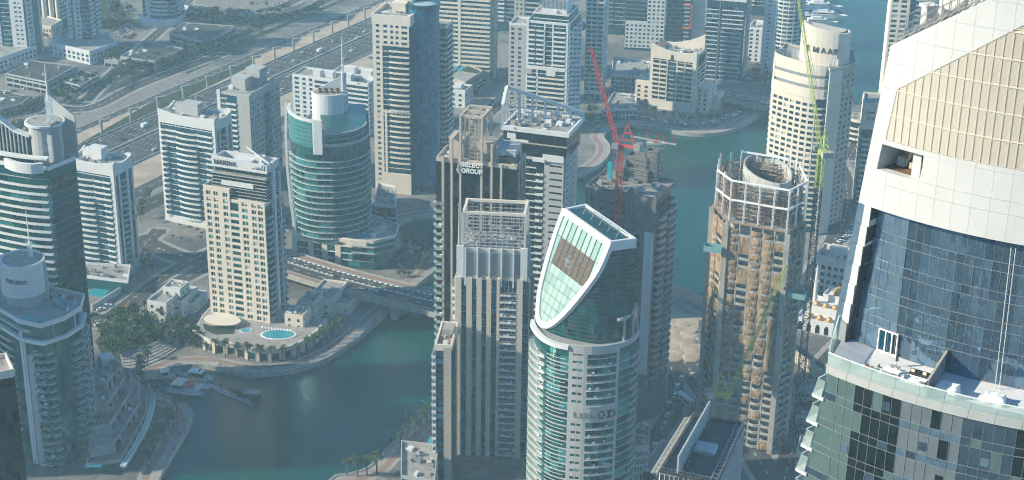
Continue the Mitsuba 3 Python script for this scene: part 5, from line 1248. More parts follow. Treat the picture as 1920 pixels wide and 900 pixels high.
# body: lower part, upper part
LZ = [0, 120, 200, 226, 249.2]
def outline(R, a, b, n=24): return np.vstack([arc(C0, R, a, b, n), [pol(26, b), pol(20, (a + b) / 2), pol(34, a)]])
m = MB()
for z0, z1 in zip(LZ, LZ[1:]): m.loft(outline(RL - .5, thL(z0) if z0 > 100 else thL(100), TR), outline(RL - .5, thL(z1) if z1 > 100 else thL(100), TR), z0, z1)
put(sail, 'lower_core', m.done('sail1'))
m = MB(); UZ = [249.4, 262, 270.4]
for z0, z1 in zip(UZ, UZ[1:]): m.loft(outline(RG - .3, thU(z0) + 2, TR), outline(RG - .3, thU(z1) + 2, TR), z0, z1)
put(sail, 'upper_core', m.done('sail1'))
# lower glazing: panes, frames, floors
ROW = []
z = 249.0
while z > 196: ROW += [(z - 2.85, z - .06), (z - 4.05, z - 2.95)]; z -= 4.1
cols = np.arange(-136.0, TR, 1.3); rng = np.random.default_rng(3); np_ = 0; extra = {}
for zi, (z0, z1) in enumerate(ROW):
    for c in cols:
        a0, a1 = c + .04, c + 1.26
        lo, hi = thL(z0) + .15, thL(z1) + .15
        if a1 <= hi: continue
        b0, b1 = (max(a0, lo), max(a0, hi)) if c == cols[0] or a0 < hi + .4 else (a0, a0)
        if c == cols[0]: b0, b1 = lo, hi
        s = c + rng.normal(0, .8); tall = (z1 - z0) > 2
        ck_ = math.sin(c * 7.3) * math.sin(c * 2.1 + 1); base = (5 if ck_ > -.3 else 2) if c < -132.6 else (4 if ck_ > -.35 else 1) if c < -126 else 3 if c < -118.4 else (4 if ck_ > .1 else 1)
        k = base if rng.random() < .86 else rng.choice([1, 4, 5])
        if not tall and k == 3: k = 2
        tilt = rng.normal(0, .02)
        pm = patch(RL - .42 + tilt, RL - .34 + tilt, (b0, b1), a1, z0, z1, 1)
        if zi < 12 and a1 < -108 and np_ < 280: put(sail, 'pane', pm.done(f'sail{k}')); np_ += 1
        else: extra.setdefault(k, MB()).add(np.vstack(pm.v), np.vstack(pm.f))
        if tall and rng.random() < .08 and c < -110: put(sail, 'opening_frame', MB().add(*(lambda q: (np.vstack(q.v), np.vstack(q.f)))(patch(RL - .36, RL - .24, a0 + .12, a1 - .12, z0 + .5, z0 + 1.7, 1))).done(f'sail{rng.choice([1, 4, 2])}'))
for k, q in extra.items(): put(sail, 'outer_pane', q.done(f'sail{k}'), kind='stuff')
fr = MB()
for z0, z1 in ROW:
    for zz in (z0 - .05,): q = patch(RL - .45, RL - .29, thL(zz) + .1, TR, zz - .03, zz + .03); fr.add(np.vstack(q.v), np.vstack(q.f))
for c in cols[1:]:
    q = patch(RL - .45, RL - .27, c - .02, c + .02, 196, 249, 1); fr.add(np.vstack(q.v), np.vstack(q.f))
put(sail, 'glazing_frame', fr.done('steelgrey'), kind='stuff')
# cornice, terrace floor, railing
for k, c in enumerate(np.arange(-136.4, TR, 3.2)): put(sail, 'cornice_panel', patch(RL - .8, RL + .12, c + .02, c + 3.18, 249.0, 250.15, 3).done('greypanel'))
fl = MB().prism(np.vstack([arc(C0, RL - .1, -136.4, TR, 30), arc(C0, RG - 1, TR, -141.5, 30)]), 249.5, 249.92); put(sail, 'terrace_floor', fl.done('white'))
for c in np.arange(-136.3, TR, 3.2): put(sail, 'glass_railing', patch(RL - .2, RL - .12, c + .03, c + 3.17, 250.1, 251.9, 3).done('railing'))
put(sail, 'handrail', patch(RL - .24, RL - .06, -136.4, TR, 251.88, 251.96).done('whitepaint'))
a, b = pol(RL - .2, -136.4), pol(RG + 1, -141.3); put(sail, 'glass_railing', MB().beam((*a, 251.3), (*b, 251.6), .08, 3.0).done('railing')); put(sail, 'handrail', MB().beam((*a, 252.5), (*b, 253.4), .12).done('whitepaint'))
# stepped balconies along the lower left edge
for k in range(13):
    z = 245.0 - 4.1 * k; e = pol(RL - .1, thL(z)); e2 = pol(RL - .1, thL(z + 3)); d = pol(RL - .1, thL(z) - 1.5) - e; d /= np.linalg.norm(d); w = (C0 - e) / np.linalg.norm(C0 - e)
    put(sail, 'side_balcony', MB().prism(np.array([e - d * .6, e - d * .6 + w * 7, e + d * 1.3 + w * 7, e + d * 1.3]), z - .45, z).done('white'))
    m = MB().add([[*(e + d * 1.25), z], [*(e + d * 1.25 + w * 7), z], [*(e2 + d * .9 + w * 7), z + 2.6], [*(e2 + d * .9), z + 2.6]], [[0, 1, 2, 3]]).add([[*(e + d * 1.25), z], [*(e - d * .3), z], [*(e2 - d * .3), z + 2.6], [*(e2 + d * .9), z + 2.6]], [[0, 1, 2, 3]]); put(sail, 'side_railing', m.done('railing')); put(sail, 'side_handrail', MB().beam((*(e2 + d * .9), z + 2.6), (*(e2 + d * .9 + w * 7), z + 2.6), .12).done('whitepaint'))
# upper glass wall, set back behind the white edge
UR = [(250.0, 253.3)] + [q for k in range(4) for q in ((253.3 + 4.1 * k, 254.6 + 4.1 * k), (254.6 + 4.1 * k, 257.4 + 4.1 * k))]
cu = np.arange(-139.6, TR, 1.32); np_ = 0; extra = {}; fr = MB()
for z0, z1 in UR:
    z1 = min(z1, 270.4)
    for c in cu:
        lo = thU(z0) + 2.9
        if c + 1.3 < lo: continue
        if z0 < 251 and -134.6 < c < -131.2: continue
        g_ = math.sin(c * .9) + .8 * math.sin(c * .37 + 1) + rng.normal(0, .45); k = (2 if g_ > -.9 else 0) if c < -132.5 else 1 if g_ > .2 else 0  # left panes get a paler blue in place of reflected sky
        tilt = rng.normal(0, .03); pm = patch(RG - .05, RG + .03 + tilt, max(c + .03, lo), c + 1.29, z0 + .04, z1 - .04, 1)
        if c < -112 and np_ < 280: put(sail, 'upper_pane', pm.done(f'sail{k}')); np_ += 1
        else: extra.setdefault(k, MB()).add(np.vstack(pm.v), np.vstack(pm.f))
    q = patch(RG - .05, RG + .08, thU(z0) + 2.6, TR, z0 - .03, z0 + .03); fr.add(np.vstack(q.v), np.vstack(q.f))
for c in cu:
    if c > -138.6: q = patch(RG - .05, RG + .1, c - .018, c + .018, 250, 270.3, 1); fr.add(np.vstack(q.v), np.vstack(q.f))
for k, q in extra.items(): put(sail, 'far_pane', q.done(f'sail{k}'), kind='stuff')
put(sail, 'upper_glazing_frame', fr.done('steelgrey'), kind='stuff')
put(sail, 'recess_wall', patch(RG - 1.5, RU - .1, (thU(250) + 2.55, thU(270.4) + 2.3), (thU(250) + 2.7, thU(270.4) + 2.45), 249.9, 270.4, 1).done('darkmetal'))  # dark finish stands in for the shade inside the recess
for k in range(7):   # white edge strip and blue glass strip, panel by panel
    z0, z1 = 249.9 + 2.93 * k + .03, 249.9 + 2.93 * (k + 1) - .03
    put(sail, 'edge_panel', patch(RG - 1, RU, (thU(z0) + 1.25, thU(z1) + 1.15), (thU(z0) + 2.55, thU(z1) + 2.3), z0, z1, 1).done('cladding')); put(sail, 'edge_glass', patch(RG - 1, RU - .05, (thU(z0), thU(z1)), (thU(z0) + 1.2, thU(z1) + 1.1), z0, z1, 1).done('sail2'))
def curved(poly, R0, R1):
    """a flat outline in (degrees, metres) as a plate on the curved wall"""
    m = trimesh.creation.extrude_polygon(shapely.segmentize(poly, 1.5), 1.0, engine='earcut'); v = np.array([pol(R0 + (R1 - R0) * p[2], p[0], p[1]) for p in m.vertices]); return MB().add(v, m.faces)


# white cladding: panels with recessed joints, around the louvres and the opening
LB, LTz = 280.0, lambda th: 286.9 + (th + 135.0) * .67
edge = lambda z: thU(z)
rows = [270.4, 274.0, 275.75, 279.3, 280.0, 283.4, 286.8, 290.2, 293.6, 297.0, 300.4, 303.8, 307.2, 310.6, 314, 317.4, 320.8, 324.2]
lv_poly = sg.Polygon([(-136.0 + .12 * -0, LB), (-135.0, 286.9)] + [(th, LTz(th)) for th in np.arange(-134, TR + 1, 2)] + [(TR, LB)])
win = sg.Polygon([(-136.9, 275.75), (-136.4, 279.3), (-129.6, 279.3), (-130.0, 275.75)])
region = sg.Polygon([(thU(270.4), 270.4), (thU(292), 292.0), (TR, topz(TR)), (TR, 270.4)]).difference(lv_poly).difference(win)
put(sail, 'cladding_joint', curved(region, RU - .34, RU - .05).done('joint')); put(sail, 'cladding_backing', MB().prism(np.vstack([arc(C0, RU - .25, thU(270.4) + .3, TR, 30), arc(C0, RU - .5, TR, thU(270.4) + .3, 30)]), 270.4, 275.7).done('steelgrey'))


npan = 0; extra = MB()
for i in range(len(rows) - 1):
    for c in np.arange(-140.4, TR, 2.6):
        g = sg.box(c + .012, rows[i] + .012, c + 2.588, rows[i + 1] - .012).intersection(region)
        for q in getattr(g, 'geoms', [g]):
            if q.geom_type != 'Polygon' or q.area < .05: continue
            pm = curved(q, RU - .3, RU + rng.normal(0, .006))
            if npan < 290: put(sail, 'cladding_panel', pm.done('cladding')); npan += 1
            else: extra.add(np.vstack(pm.v), np.vstack(pm.f))
if extra.v: put(sail, 'outer_cladding', extra.done('cladding'), kind='stuff')
put(sail, 'soffit', patch(RG - .5, RU, thU(270.4) + 1, TR, 270.35, 270.45).done('cladding'))
bk = sg.Polygon([(thU(279.4) + .4, 279.4), (thU(291), 291.4), (TR, topz(TR) - 1), (TR, 279.4)]); put(sail, 'inner_wall', curved(bk, RU - 1.2, RU - .35).done('steelgrey'))
# louvres: fins, thin blades
m, bl = MB(), {}
for c in np.arange(-135.9, TR, 1.18):
    z1 = LTz(c) if c > -135 else 282
    q = patch(RU - .3, RU + .02, c - .02, c + .02, LB, z1, 1); m.add(np.vstack(q.v), np.vstack(q.f))
for z in np.arange(LB + 3.4, 320, 3.4):
    th0 = max(-135.6, -135 + (z - 286.9) / .67)
    if th0 < TR: q = patch(RU - .3, RU + .07, th0, TR, z - .05, z + .05); m.add(np.vstack(q.v), np.vstack(q.f))
put(sail, 'louvre_frame', m.done('cream'), kind='stuff'); nl = 0; ex = MB()
for c in np.arange(-135.9, TR, 1.18):
    for z in np.arange(LB, 316, 3.4):
        g = sg.box(c, z + .03, c + 1.18, z + 3.37).intersection(lv_poly)
        if g.is_empty or g.geom_type != 'Polygon' or g.area < .1: continue
        pm = MB(); x0, y0, x1, y1 = g.bounds
        for zz in np.arange(y0, y1 - .05, .28):
            r = sg.box(-200, zz + .01, 200, zz + .2).intersection(g)
            if r.geom_type == 'Polygon' and r.area > .01:
                bx = r.bounds; a, b = pol(RU - .2, bx[0]), pol(RU - .2, bx[2]); o1, o2 = pol(RU - .02, bx[0]), pol(RU - .02, bx[2])
                pm.add([[*a, bx[1] + .24], [*b, bx[1] + .24], [*o2, bx[1]], [*o1, bx[1]], [*a, bx[1] + .20], [*b, bx[1] + .20]], [[0, 3, 2, 1], [4, 5, 2, 3]])
        if not pm.v: continue
        if nl < 280 and c < -112: put(sail, 'louvre_panel', pm.done('beigelouvre')); nl += 1
        else: ex.add(np.vstack(pm.v), np.vstack(pm.f))
if ex.v: put(sail, 'outer_louvre', ex.done('beigelouvre'), kind='stuff')
# the opening in the cladding
put(sail, 'opening_lining', MB().add(*(lambda q: (np.vstack(q.v), np.vstack(q.f)))(patch(RU - 8, RU - 7.6, -139, -128, 275.4, 279.5))).done('rubber'), 'black plate standing in for the shaded inside of the opening')  # near-black back plate stands in for the shade deep in the opening
m = MB()
for q in (patch(RU - 1.2, RU - .1, -137, -129.8, 275.5, 275.75), patch(RU - 6, RU - .1, -137, -129.8, 279.3, 279.5), patch(RU - 6, RU - .1, -137.1, -136.9, 275.6, 279.4, 1), patch(RU - 6, RU - .1, -129.8, -129.6, 275.6, 279.4, 1)): m.add(np.vstack(q.v), np.vstack(q.f))
put(sail, 'opening_floor', patch(RU - 8, RU - 1.2, -138, -129, 275.4, 275.65).done('timber')); put(sail, 'opening_reveal', m.done('cladding')); put(sail, 'opening_panel', patch(RU - 1.4, RU - 1.2, -132.0, -130.7, 275.75, 279.2, 1).done('cladding')); m = MB()
m.beam(pol(RU - 3.5, -134.6, 275.8), pol(RU - 3.5, -133.2, 279.3), .35); m.beam(pol(RU - 4.5, -135.5, 276.4), pol(RU - 4.5, -133.0, 276.8), .5)
for k in range(4): m.beam(pol(RU - 4.2, -135.6 + .3 * k, 277.5), pol(RU - 4.2, -135.6 + .3 * k, 279.3), .14)
m.box(-.9, .9, -.6, .6, 275.8, 277.0, pol(RU - 4.0, -135.2), 45); m.box(-.8, .8, -.5, .5, 275.8, 276.6, pol(RU - 4.0, -133.2), 45); put(sail, 'inner_strut', m.done('tan'), kind='stuff')
# rail and cleaning machinery along the slanted top; the upper white wing behind it
m = MB(); g = MB(); ths = np.arange(-136.5, TR, 1.1)
for a, b in zip(ths, ths[1:]):
    for R, dz, wd in ((RU - .4, .5, .16), (RU - .4, .95, .12), (RU - 2.2, .5, .16)): m.beam(pol(R, a, topz(a) + dz), pol(R, b, topz(b) + dz), wd)
    m.beam(pol(RU - .2, a, topz(a) - .1), pol(RU - 2.6, a, topz(a) + .5), .16); m.beam(pol(RU - .4, a, topz(a)), pol(RU - .4, b, topz(b) + .9), .1)
    for R, e in ((RU - .9, 2.1), (RU - 2.6, 3.4)):
        g.beam(pol(R, a, topz(a) + .4), pol(R, a, topz(a) + e), .08); g.beam(pol(R, a, topz(a) + e), pol(R, b, topz(b) + e), .09); g.beam(pol(R, a, topz(a) + e * .6), pol(R, b, topz(b) + e * .6), .06)
for k in range(46):
    th = rng.uniform(-136, -110); m.box(-.25, .25, -.2, .2, topz(th) + .3, topz(th) + rng.uniform(.6, 1.5), pol(RU - rng.uniform(.8, 2.4), th), rng.uniform(0, 90))
put(sail, 'cleaning_rail', m.done('steelgrey'), kind='stuff'); put(sail, 'roof_railing', g.done('metal'), kind='stuff')
put(sail, 'top_ledge', patch(RU - 3, RU + .02, -136.8, TR, lambda t_: topz(t_) - .25, lambda t_: topz(t_) + .04, 40).done('cladding'))
put(sail, 'upper_wing', patch(RU - 7.5, RU - 6.5, (-134.5, -133.4), TR, lambda t_: topz(t_) - 4, lambda t_: topz(t_) + 16, 40).done('cladding')); put(sail, 'vent_shaft', MB().box(-.7, .7, -.7, .7, 292, 297.2, pol(RU - 4, -134.0), 20).box(-.9, .9, -.9, .9, 297, 297.4, pol(RU - 4, -134.0), 20).done('cladding'))
# ropes hanging over the glass, the white sliding door, a glass divider on the terrace
m = MB()
for th in (-115.9, -115.3): m.beam(pol(RU + .5, th, 270), pol(RU - .2, th + .4, 250), .07)
put(sail, 'rope', m.done('whitepaint'), kind='stuff')
m = MB()
for th in (-134.5, -133.3, -132.2, -131.3): q = patch(RG - .05, RG + .25, th - .08, th + .08, 249.95, 253.2, 1); m.add(np.vstack(q.v), np.vstack(q.f))
for z in (250.0, 253.15): q = patch(RG - .05, RG + .25, -134.5, -131.3, z - .08, z + .08); m.add(np.vstack(q.v), np.vstack(q.f))
put(sail, 'sliding_door', m.done('whitepaint'), 'white framed sliding door on the terrace'); put(sail, 'door_glass', patch(RG - .1, RG + .04, -134.4, -132.3, 250, 253.1, 2).done('navy0')); put(sail, 'door_gap', patch(RG - .1, RG, -132.2, -131.4, 250, 253.1, 1).done('rubber'))  # the door gap is a black plate in place of the shaded interior
put(sail, 'terrace_divider', MB().beam(pol(RG + .1, -123.4, 251.4), pol(RL - .3, -122.6, 251.2), .14, 2.9).done('steelgrey')); put(sail, 'divider_cap', MB().beam(pol(RG + .1, -123.4, 252.95), pol(RL - .3, -122.6, 252.75), .3, .2).done('tan'))
F0 = 249.93


def at_t(R, th): return pol(R, th), th + 90
# terrace furniture
def tb(name, label, R, th, w_, d_, h_, mat='whitepaint', top=.07):
    o, a = at_t(R - 1.5, th); k = thing(name, label, 'table'); put(k, 'tabletop', MB().box(-w_ / 2, w_ / 2, -d_ / 2, d_ / 2, F0 + h_ - top, F0 + h_, o, a).done(mat))
    for sx in (-1, 1):
        for sy in (-1, 1): put(k, 'leg', MB().box(sx * (w_ / 2 - .08) - .04, sx * (w_ / 2 - .08) + .04, sy * (d_ / 2 - .08) - .04, sy * (d_ / 2 - .08) + .04, F0, F0 + h_ - top, o, a).done(mat))
def ch(label, R, th, rot, mat='steelgrey', group=None):
    o, a = at_t(R - 1.5, th); a += rot; k = thing('terrace_chair', label, 'chair', group); put(k, 'seat', MB().box(-.28, .28, -.28, .28, F0 + .38, F0 + .48, o, a).done(mat)); put(k, 'backrest', MB().box(-.28, .28, .22, .3, F0 + .48, F0 + .95, o, a).done(mat)); put(k, 'frame', MB().box(-.26, -.2, -.26, .26, F0, F0 + .6, o, a).box(.2, .26, -.26, .26, F0, F0 + .6, o, a).done('whitepaint'), kind='stuff')
def sofa(label, R, th, L, rot):
    o, a = at_t(R - 1.5, th); a += rot; k = thing('terrace_sofa', label, 'sofa'); put(k, 'base', MB().box(-L / 2, L / 2, -.45, .45, F0, F0 + .3, o, a).done('whitepaint')); put(k, 'seat', MB().box(-L / 2 + .05, L / 2 - .05, -.45, .3, F0 + .3, F0 + .48, o, a).done('darkmetal')); put(k, 'backrest', MB().box(-L / 2, L / 2, .3, .45, F0 + .3, F0 + .85, o, a).done('darkmetal'))
    for q in range(max(1, int(L / .8))): put(k, 'cushion', MB().box(-L / 2 + .15 + q * .8, -L / 2 + .65 + q * .8, .1, .28, F0 + .48, F0 + .85, o, a).done(['cream', 'rubber'][q % 2]))
tb('terrace_table', 'white dining table among chairs on the terrace', 57.2, -128.9, 2.4, 1.2, .78)
for q, (R, th, rot) in enumerate(((58.1, -129.4, 180), (58.1, -128.5, 180), (56.3, -129.4, 0), (56.3, -128.5, 0))): ch('grey chair drawn up to the white terrace dining table', R, th, rot, group='chairs round the terrace dining table')
ch('dark terrace chair at the left end of the dining table', 57.2, -130.6, 90); ch('dark terrace chair at the right end of the dining table', 57.2, -127.2, -90)
sofa('long grey terrace sofa with cream cushions facing the railing', 55.4, -125.2, 3.6, 0); sofa('short grey terrace sofa beside the glass divider', 57.0, -123.6, 2.0, -90)
tb('terrace_table', 'low white coffee table in front of the long sofa', 57.2, -125.6, 1.5, .9, .42); tb('terrace_table', 'small white side table near the railing corner', 58.3, -124.4, 1.2, .8, .42)
for q, th in enumerate((-134.6, -133.9)):
    o, a = at_t(57.6, th); k = thing('sun_lounger', ['grey sun lounger nearest the left glass corner', 'second grey sun lounger from the left glass corner'][q], 'lounger'); put(k, 'bed', MB().box(-.35, .35, -1.0, .5, F0 + .28, F0 + .4, o, a - 30).done('steelgrey')); put(k, 'backrest', MB().beam((*o, F0 + .4), (o[0] - .5, o[1] + .6, F0 + .9), .7, .1).done('steelgrey')); put(k, 'frame', MB().box(-.3, .3, -.95, .45, F0, F0 + .26, o, a - 30).done('whitepaint'))
ch('brown wicker chair left of the dining table by the railing', 57.8, -132.2, 200, 'timber'); ch('grey folding chair between the loungers and the dining table', 57.9, -131.4, 200)
k = thing('parasol', 'closed dark parasol on a pole beside the sliding door', 'parasol'); o = pol(53.0, -129.6); put(k, 'pole', MB().cyl(*o, F0, F0 + 2.6, .04, n=6).done('metal')); put(k, 'canopy', MB().cyl(*o, F0 + .9, F0 + 2.5, .22, .05, 8).done('darkmetal')); put(k, 'base', MB().cyl(*o, F0, F0 + .12, .35, n=10).done('concrete'))


def cover(label, R, th, w_, d_, h_):
    o, a = at_t(R, th); s = trimesh.creation.box((w_, d_, h_)).subdivide().subdivide().subdivide(); v = s.vertices * [1, 1, 1] + [0, 0, h_ / 2]; v[:, :2] *= (1 + .18 * (1 - v[:, 2:] / h_)); v += (meshkit.noise(v * 2.2)[:, None] - .5) * .3; c_, s_ = math.cos(math.radians(a)), math.sin(math.radians(a))
    v = np.c_[o[0] + v[:, 0] * c_ - v[:, 1] * s_, o[1] + v[:, 0] * s_ + v[:, 1] * c_, np.maximum(v[:, 2] + F0, F0)]; solo('dust_cover', MB().add(v, s.faces).done('whitepaint', True), label, 'cover')
cover('white sheet over furniture right of the glass divider', 56.5, -120.8, 2.6, 1.8, 1.5); cover('white sheet over a crumpled pile near the frame edge', 55.4, -114.9, 2.4, 1.6, 1.1)
# ---------------------------------------------------------------- twin teal towers at the left edge
h = 109.5
c = np.array((-186.7, 630.8)); l = np.array((-226.3, 646.4)); r = np.array((-179.1, 643.4))
mid = lerp2(l, c, .5) + [1.2, -3.0]; fcurve = smooth_line([l, lerp2(l, c, .25) + [.9, -2.2], mid, lerp2(l, c, .75) + [.9, -2.4], c], 3); nf = len(fcurve)
t = Tower('teal_tower', 'dark teal tower with TRIDENT lettering and lattice mast at the left edge', np.vstack([fcurve, [r, r + (l - c) * .5 + [4, 8], l + (r - c)]]), h, 0, 'white', 'teal', 3.3)
f = t.face(0, nf - 1); g = t.face(nf - 1, nf); zs = t.zs(3, h - 3)
t.balc(f, .02, .97, zs, 1.5, .8, .35, 'white', name='balcony_band', clutter=.6); t.panes(f, 0, 1, 9, zs, .1, 3.0); t.bands(f, 0, 1, zs, 2.95, 3.3, .2, 'greypanel')
t.panes(g, .02, .98, 4, zs, .05, 3.25, .05, mats=['teal1', 'teal1', 'teal3', 'dark0', 'navy0']); t.bands(g, 0, 1, zs, -.05, .05, .1, 'steelgrey')
u = (c - l) / np.linalg.norm(c - l); w = np.array([-u[1], u[0]]); phi = math.degrees(math.atan2(u[1], u[0]))
z1 = 107.3 ; zd = h + 13
sw = rect(c - u * .5 + w * 3.5, phi, 9.0, 5); put(t.k, 'crown_slab', MB().prism(sw, h - 1, h + 17).done('greypanel')); m = MB()
for q, chx in enumerate('TRIDENT'): t.sign(chx, sw[1] - u * 3.6 - w * .25, phi, h + 14.2 - q * 1.9, 1.45, 'lettering', .25, 'sign_letter')
pr = MB().ribbon([sw[1], sw[2]], 0, .8, h - 1, h + 18); put(t.k, 'crown_edge', pr.done('steelgrey'))
dk = sw[0] + u * 3 + w * 5; put(t.k, 'crown_disc', MB().prism(arc(dk, 8, 0, 345, 23) * [1, 1], h + 16.4, h + 17.2).done('white')); put(t.k, 'disc_floor', MB().prism(arc(dk, 7, 0, 345, 23), h + 17.2, h + 17.4).done('roofing')); put(t.k, 'drum', MB().prism(arc(dk, 6.5, 0, 345, 23), h, h + 16.4).done('greypanel'))
q = np.array([sw[0] - u * 22 - w * 1.5, sw[0] - u * 14 - w * 1.5, sw[0] - u * 7 - w * 1.2, sw[0] - u * .5 - w * .5]); tp = h + np.array([24, 17.5, 13.2, 11.6])
put(t.k, 'crown_wall', MB().ribbon(q, -.4, .4, h, tp).done('teal1')); put(t.k, 'crown_rim', MB().ribbon(q, -1.4, 1.4, tp, tp + .9).done('white'))
for k in range(12): e = sub(q, k / 12, k / 12 + .02)[0]; z_ = h + np.interp(k / 12, [0, .36, .68, 1], [24, 17.5, 13.2, 11.6]); t.w('greypanel').ribbon(sub(q, k / 12, k / 12 + .02), .3, 1.0, h + 2, z_)
q3 = np.array([dk + w * 9 - u * 5, dk + w * 8 + u * 9]); put(t.k, 'back_wall', MB().ribbon(q3, -.3, .3, h, [h + 26, h + 18]).done('greypanel'))
rg = smooth_line([c - u * 19 - w * 3.0, c - u * 12 - w * 5.2, c - u * 5 - w * 4.6, c - u * 1.5 - w * 1.5], 4); put(t.k, 'ring_terrace', MB().ribbon(rg, -1.0, .4, h - 1, h + 3.2).done('white')); t.w('white').ribbon(off(f, .2), -2, 1.4, h + 4.4, h + 5.0)
put(t.k, 'terrace_pool', MB().box(-5, 4, -3, 3, h, h + .8, c - u * 8 - w * .5, phi).done('pool'))
mx, my = sw[2] - u * 2 - w * 1.5; m = MB(); truss(m, (mx, my, h + 12), (mx, my, h + 28), 2.0, .2, 2.0); m.cyl(mx, my, h + 27, 109.5 + 42, .4, .15, 8); put(t.k, 'mast', m.done('whitepaint'), 'white lattice mast'); t.gear(14, h); t.end()

hd_ = 64.0
D = [(-215.2, 610.6), (-201.0, 596.2), (-190.1, 585.5), (-181.5, 582.0), (-174.8, 588.4), (-171.0, 597.2), (-172.3, 608.0), (-194.5, 617.5)]
t = Tower('teal_tower', 'nearer teal tower with a drum shaped TRIDENT crown and rooftop pool, lower left', D, hd_, 0, 'greypanel', 'teal', 3.3, roof=False)
zs = t.zs(2, hd_ - 8); E = [t.face(i) for i in range(8)]
put(t.k, 'deck', MB().prism(off(t.p, 1.2, True), hd_ - .5, hd_).done('roofing')); t.w('white').ribbon(off(t.p, 1.2, True), -.2, .1, hd_ - .8, hd_ + 1.1, True)
t.balc(t.face(0, 2), .05, .75, zs, 1.0, .9, .3, 'greypanel', clutter=.3); t.panes(E[1], .5, 1, 2, zs, .1, 3.1)
put(t.k, 'pilaster', MB().ribbon(sub(E[1], .9, 1.0), -.3, .9, 0, hd_ - 5).done('white')); put(t.k, 'wall_panel', MB().ribbon(sub(E[2], .18, .50), -.2, .9, 0, hd_ - 14).done('greypanel')); put(t.k, 'pilaster', MB().ribbon(sub(E[2], .02, .1), -.2, .7, 0, hd_ - 8).done('white'))
t.panes(E[2], .1, .2, 1, zs, .1, 3.1); t.balc(E[2], .52, 1.0, zs, 2.0, .95, .35, 'greypanel', 'tealrail', clutter=.5); t.panes(E[2], .5, 1, 3, zs, .1, 3.0)
t.balc(E[3], .0, .34, zs, 1.8, .95, .35, 'greypanel', 'tealrail'); t.panes(E[3], .4, 1, 3, zs, .05, 3.2); t.balc(E[4], .25, .95, zs, 2.6, .95, .35, 'greypanel', 'tealrail'); t.balc(E[5], .1, .9, zs, 2.4, .95, .35, 'greypanel', parts=False)
t.bands(t.face(0, 6), 0, 1, [hd_ - 8], -.3, 1.0, 1.6, 'white', name='ledge'); t.bands(t.face(1, 3), 0, .8, [hd_ - 4], -.3, .9, 1.2, 'greypanel', name='ledge')
for k in range(3): e = sub(t.face(2, 5), .1 + .4 * k, .12 + .4 * k)[0]; t.w('white').cyl(*off(np.array([e, e + [.1, 0]]), -.5)[0], hd_ - 8, hd_, .4, n=8)
cx = np.array((-192.5, 601.1)) + [-1, 3]; R_ = 8.0; dz = np.linspace(0, 1, 17); dra = arc(cx, R_, 170, 360, 16)
put(t.k, 'drum_core', MB().prism(arc(cx, R_ - .8, 0, 345, 23), hd_, hd_ + 15).done('greypanel'))
put(t.k, 'crown_drum', MB().ribbon(dra, -.3, .5, hd_ + 4.5, hd_ + 17.6 + 1.2 * np.cos(dz * 3)).done('white'), 'pale drum with TRIDENT lettering')
for z in np.arange(hd_ + 6, hd_ + 17, 1.4): t.w('greypanel').ribbon(dra, .45, .56, z, z + .1)
put(t.k, 'drum_roof', MB().prism(arc(cx, R_ + .6, 0, 345, 23), hd_ + 17, hd_ + 17.4).done('roofing')); t.w('white').ribbon(arc(cx, R_ + .8, 0, 345, 23), -.3, .3, hd_ + 17, hd_ + 18.2, True)
for q, chx in enumerate('TRIDENT'):
    th = 238 + q * 8.5; o = cx + np.array([math.cos(math.radians(th)), math.sin(math.radians(th))]) * (R_ + .6); t.sign(chx, o, th + 90, hd_ + 11.2 - .12 * q, 1.5, 'lettering', .25, 'sign_letter')
wg = MB()
for s in (0, 1):
    q = arc(cx, R_ + .8, 4 if s else 150, 38 if s else 185, 4); wg.ribbon(q if True else q[::-1], -1.5, .6, hd_, np.linspace(hd_ + 6, hd_ + 17, 5) if not s else np.linspace(hd_ + 17, hd_ + 5, 5))
put(t.k, 'crown_wing', wg.done('greypanel'), kind='stuff')
put(t.k, 'pool', MB().prism([(-190.6, 584.8), (-182.8, 581.8), (-182.4, 585.1), (-190.0, 588.7)], hd_ + .1, hd_ + 1.2).done('pool'), 'turquoise pool on the roof terrace'); put(t.k, 'pool', MB().prism([(-183.8, 607.5), (-179.7, 603.6), (-174.5, 596.4), (-176.2, 594.9), (-181.6, 601.1)], hd_ + .1, hd_ + 1.4).done('pool'))
t.gear(14, hd_, None, ('timber', 'whitepaint', 'white'), (.3, .9)); mq = cx + [3, 3]; m = MB(); truss(m, (*mq, hd_ + 17), (*mq, hd_ + 24), 1.2, .16, 1.6); m.cyl(*mq, hd_ + 23, 101.4, .3, .12, 6); put(t.k, 'mast', m.done('whitepaint')); t.end()

# ---------------------------------------------------------------- mirror glass corner, bottom left
h = 150; M4 = np.array([(-137.0, 375.1), (-126.8, 380.3), (-131.3, 384.3), (-139.3, 382.6)]); a, b = M4[1], M4[0]; u = (a - b) / np.linalg.norm(a - b)
poly = np.array([a + (b - a) * 1.0, a, a + np.array([-u[1], u[0]]) * 10, b + np.array([-u[1], u[0]]) * 10])
t = Tower('mirror_tower', 'corner of a near tower with dark wavy mirror glass at the bottom left', poly, h, 0, 'cream', 'dark', 3.6)
zs = [z for z in t.zs(60, h - 1)]
for i in (0, 1): t.panes(t.face(i), 0, 1, 7 if i == 0 else 6, zs, .05, 3.5, .06, mats=['sail4', 'sail4', 'sail4', 'dark3']); t.bands(t.face(i), 0, 1, zs, -.05, .05, .1, 'darkmetal'); t.solid(t.face(i), 0, 1, h - 1, h + 1, .2)
t.end()

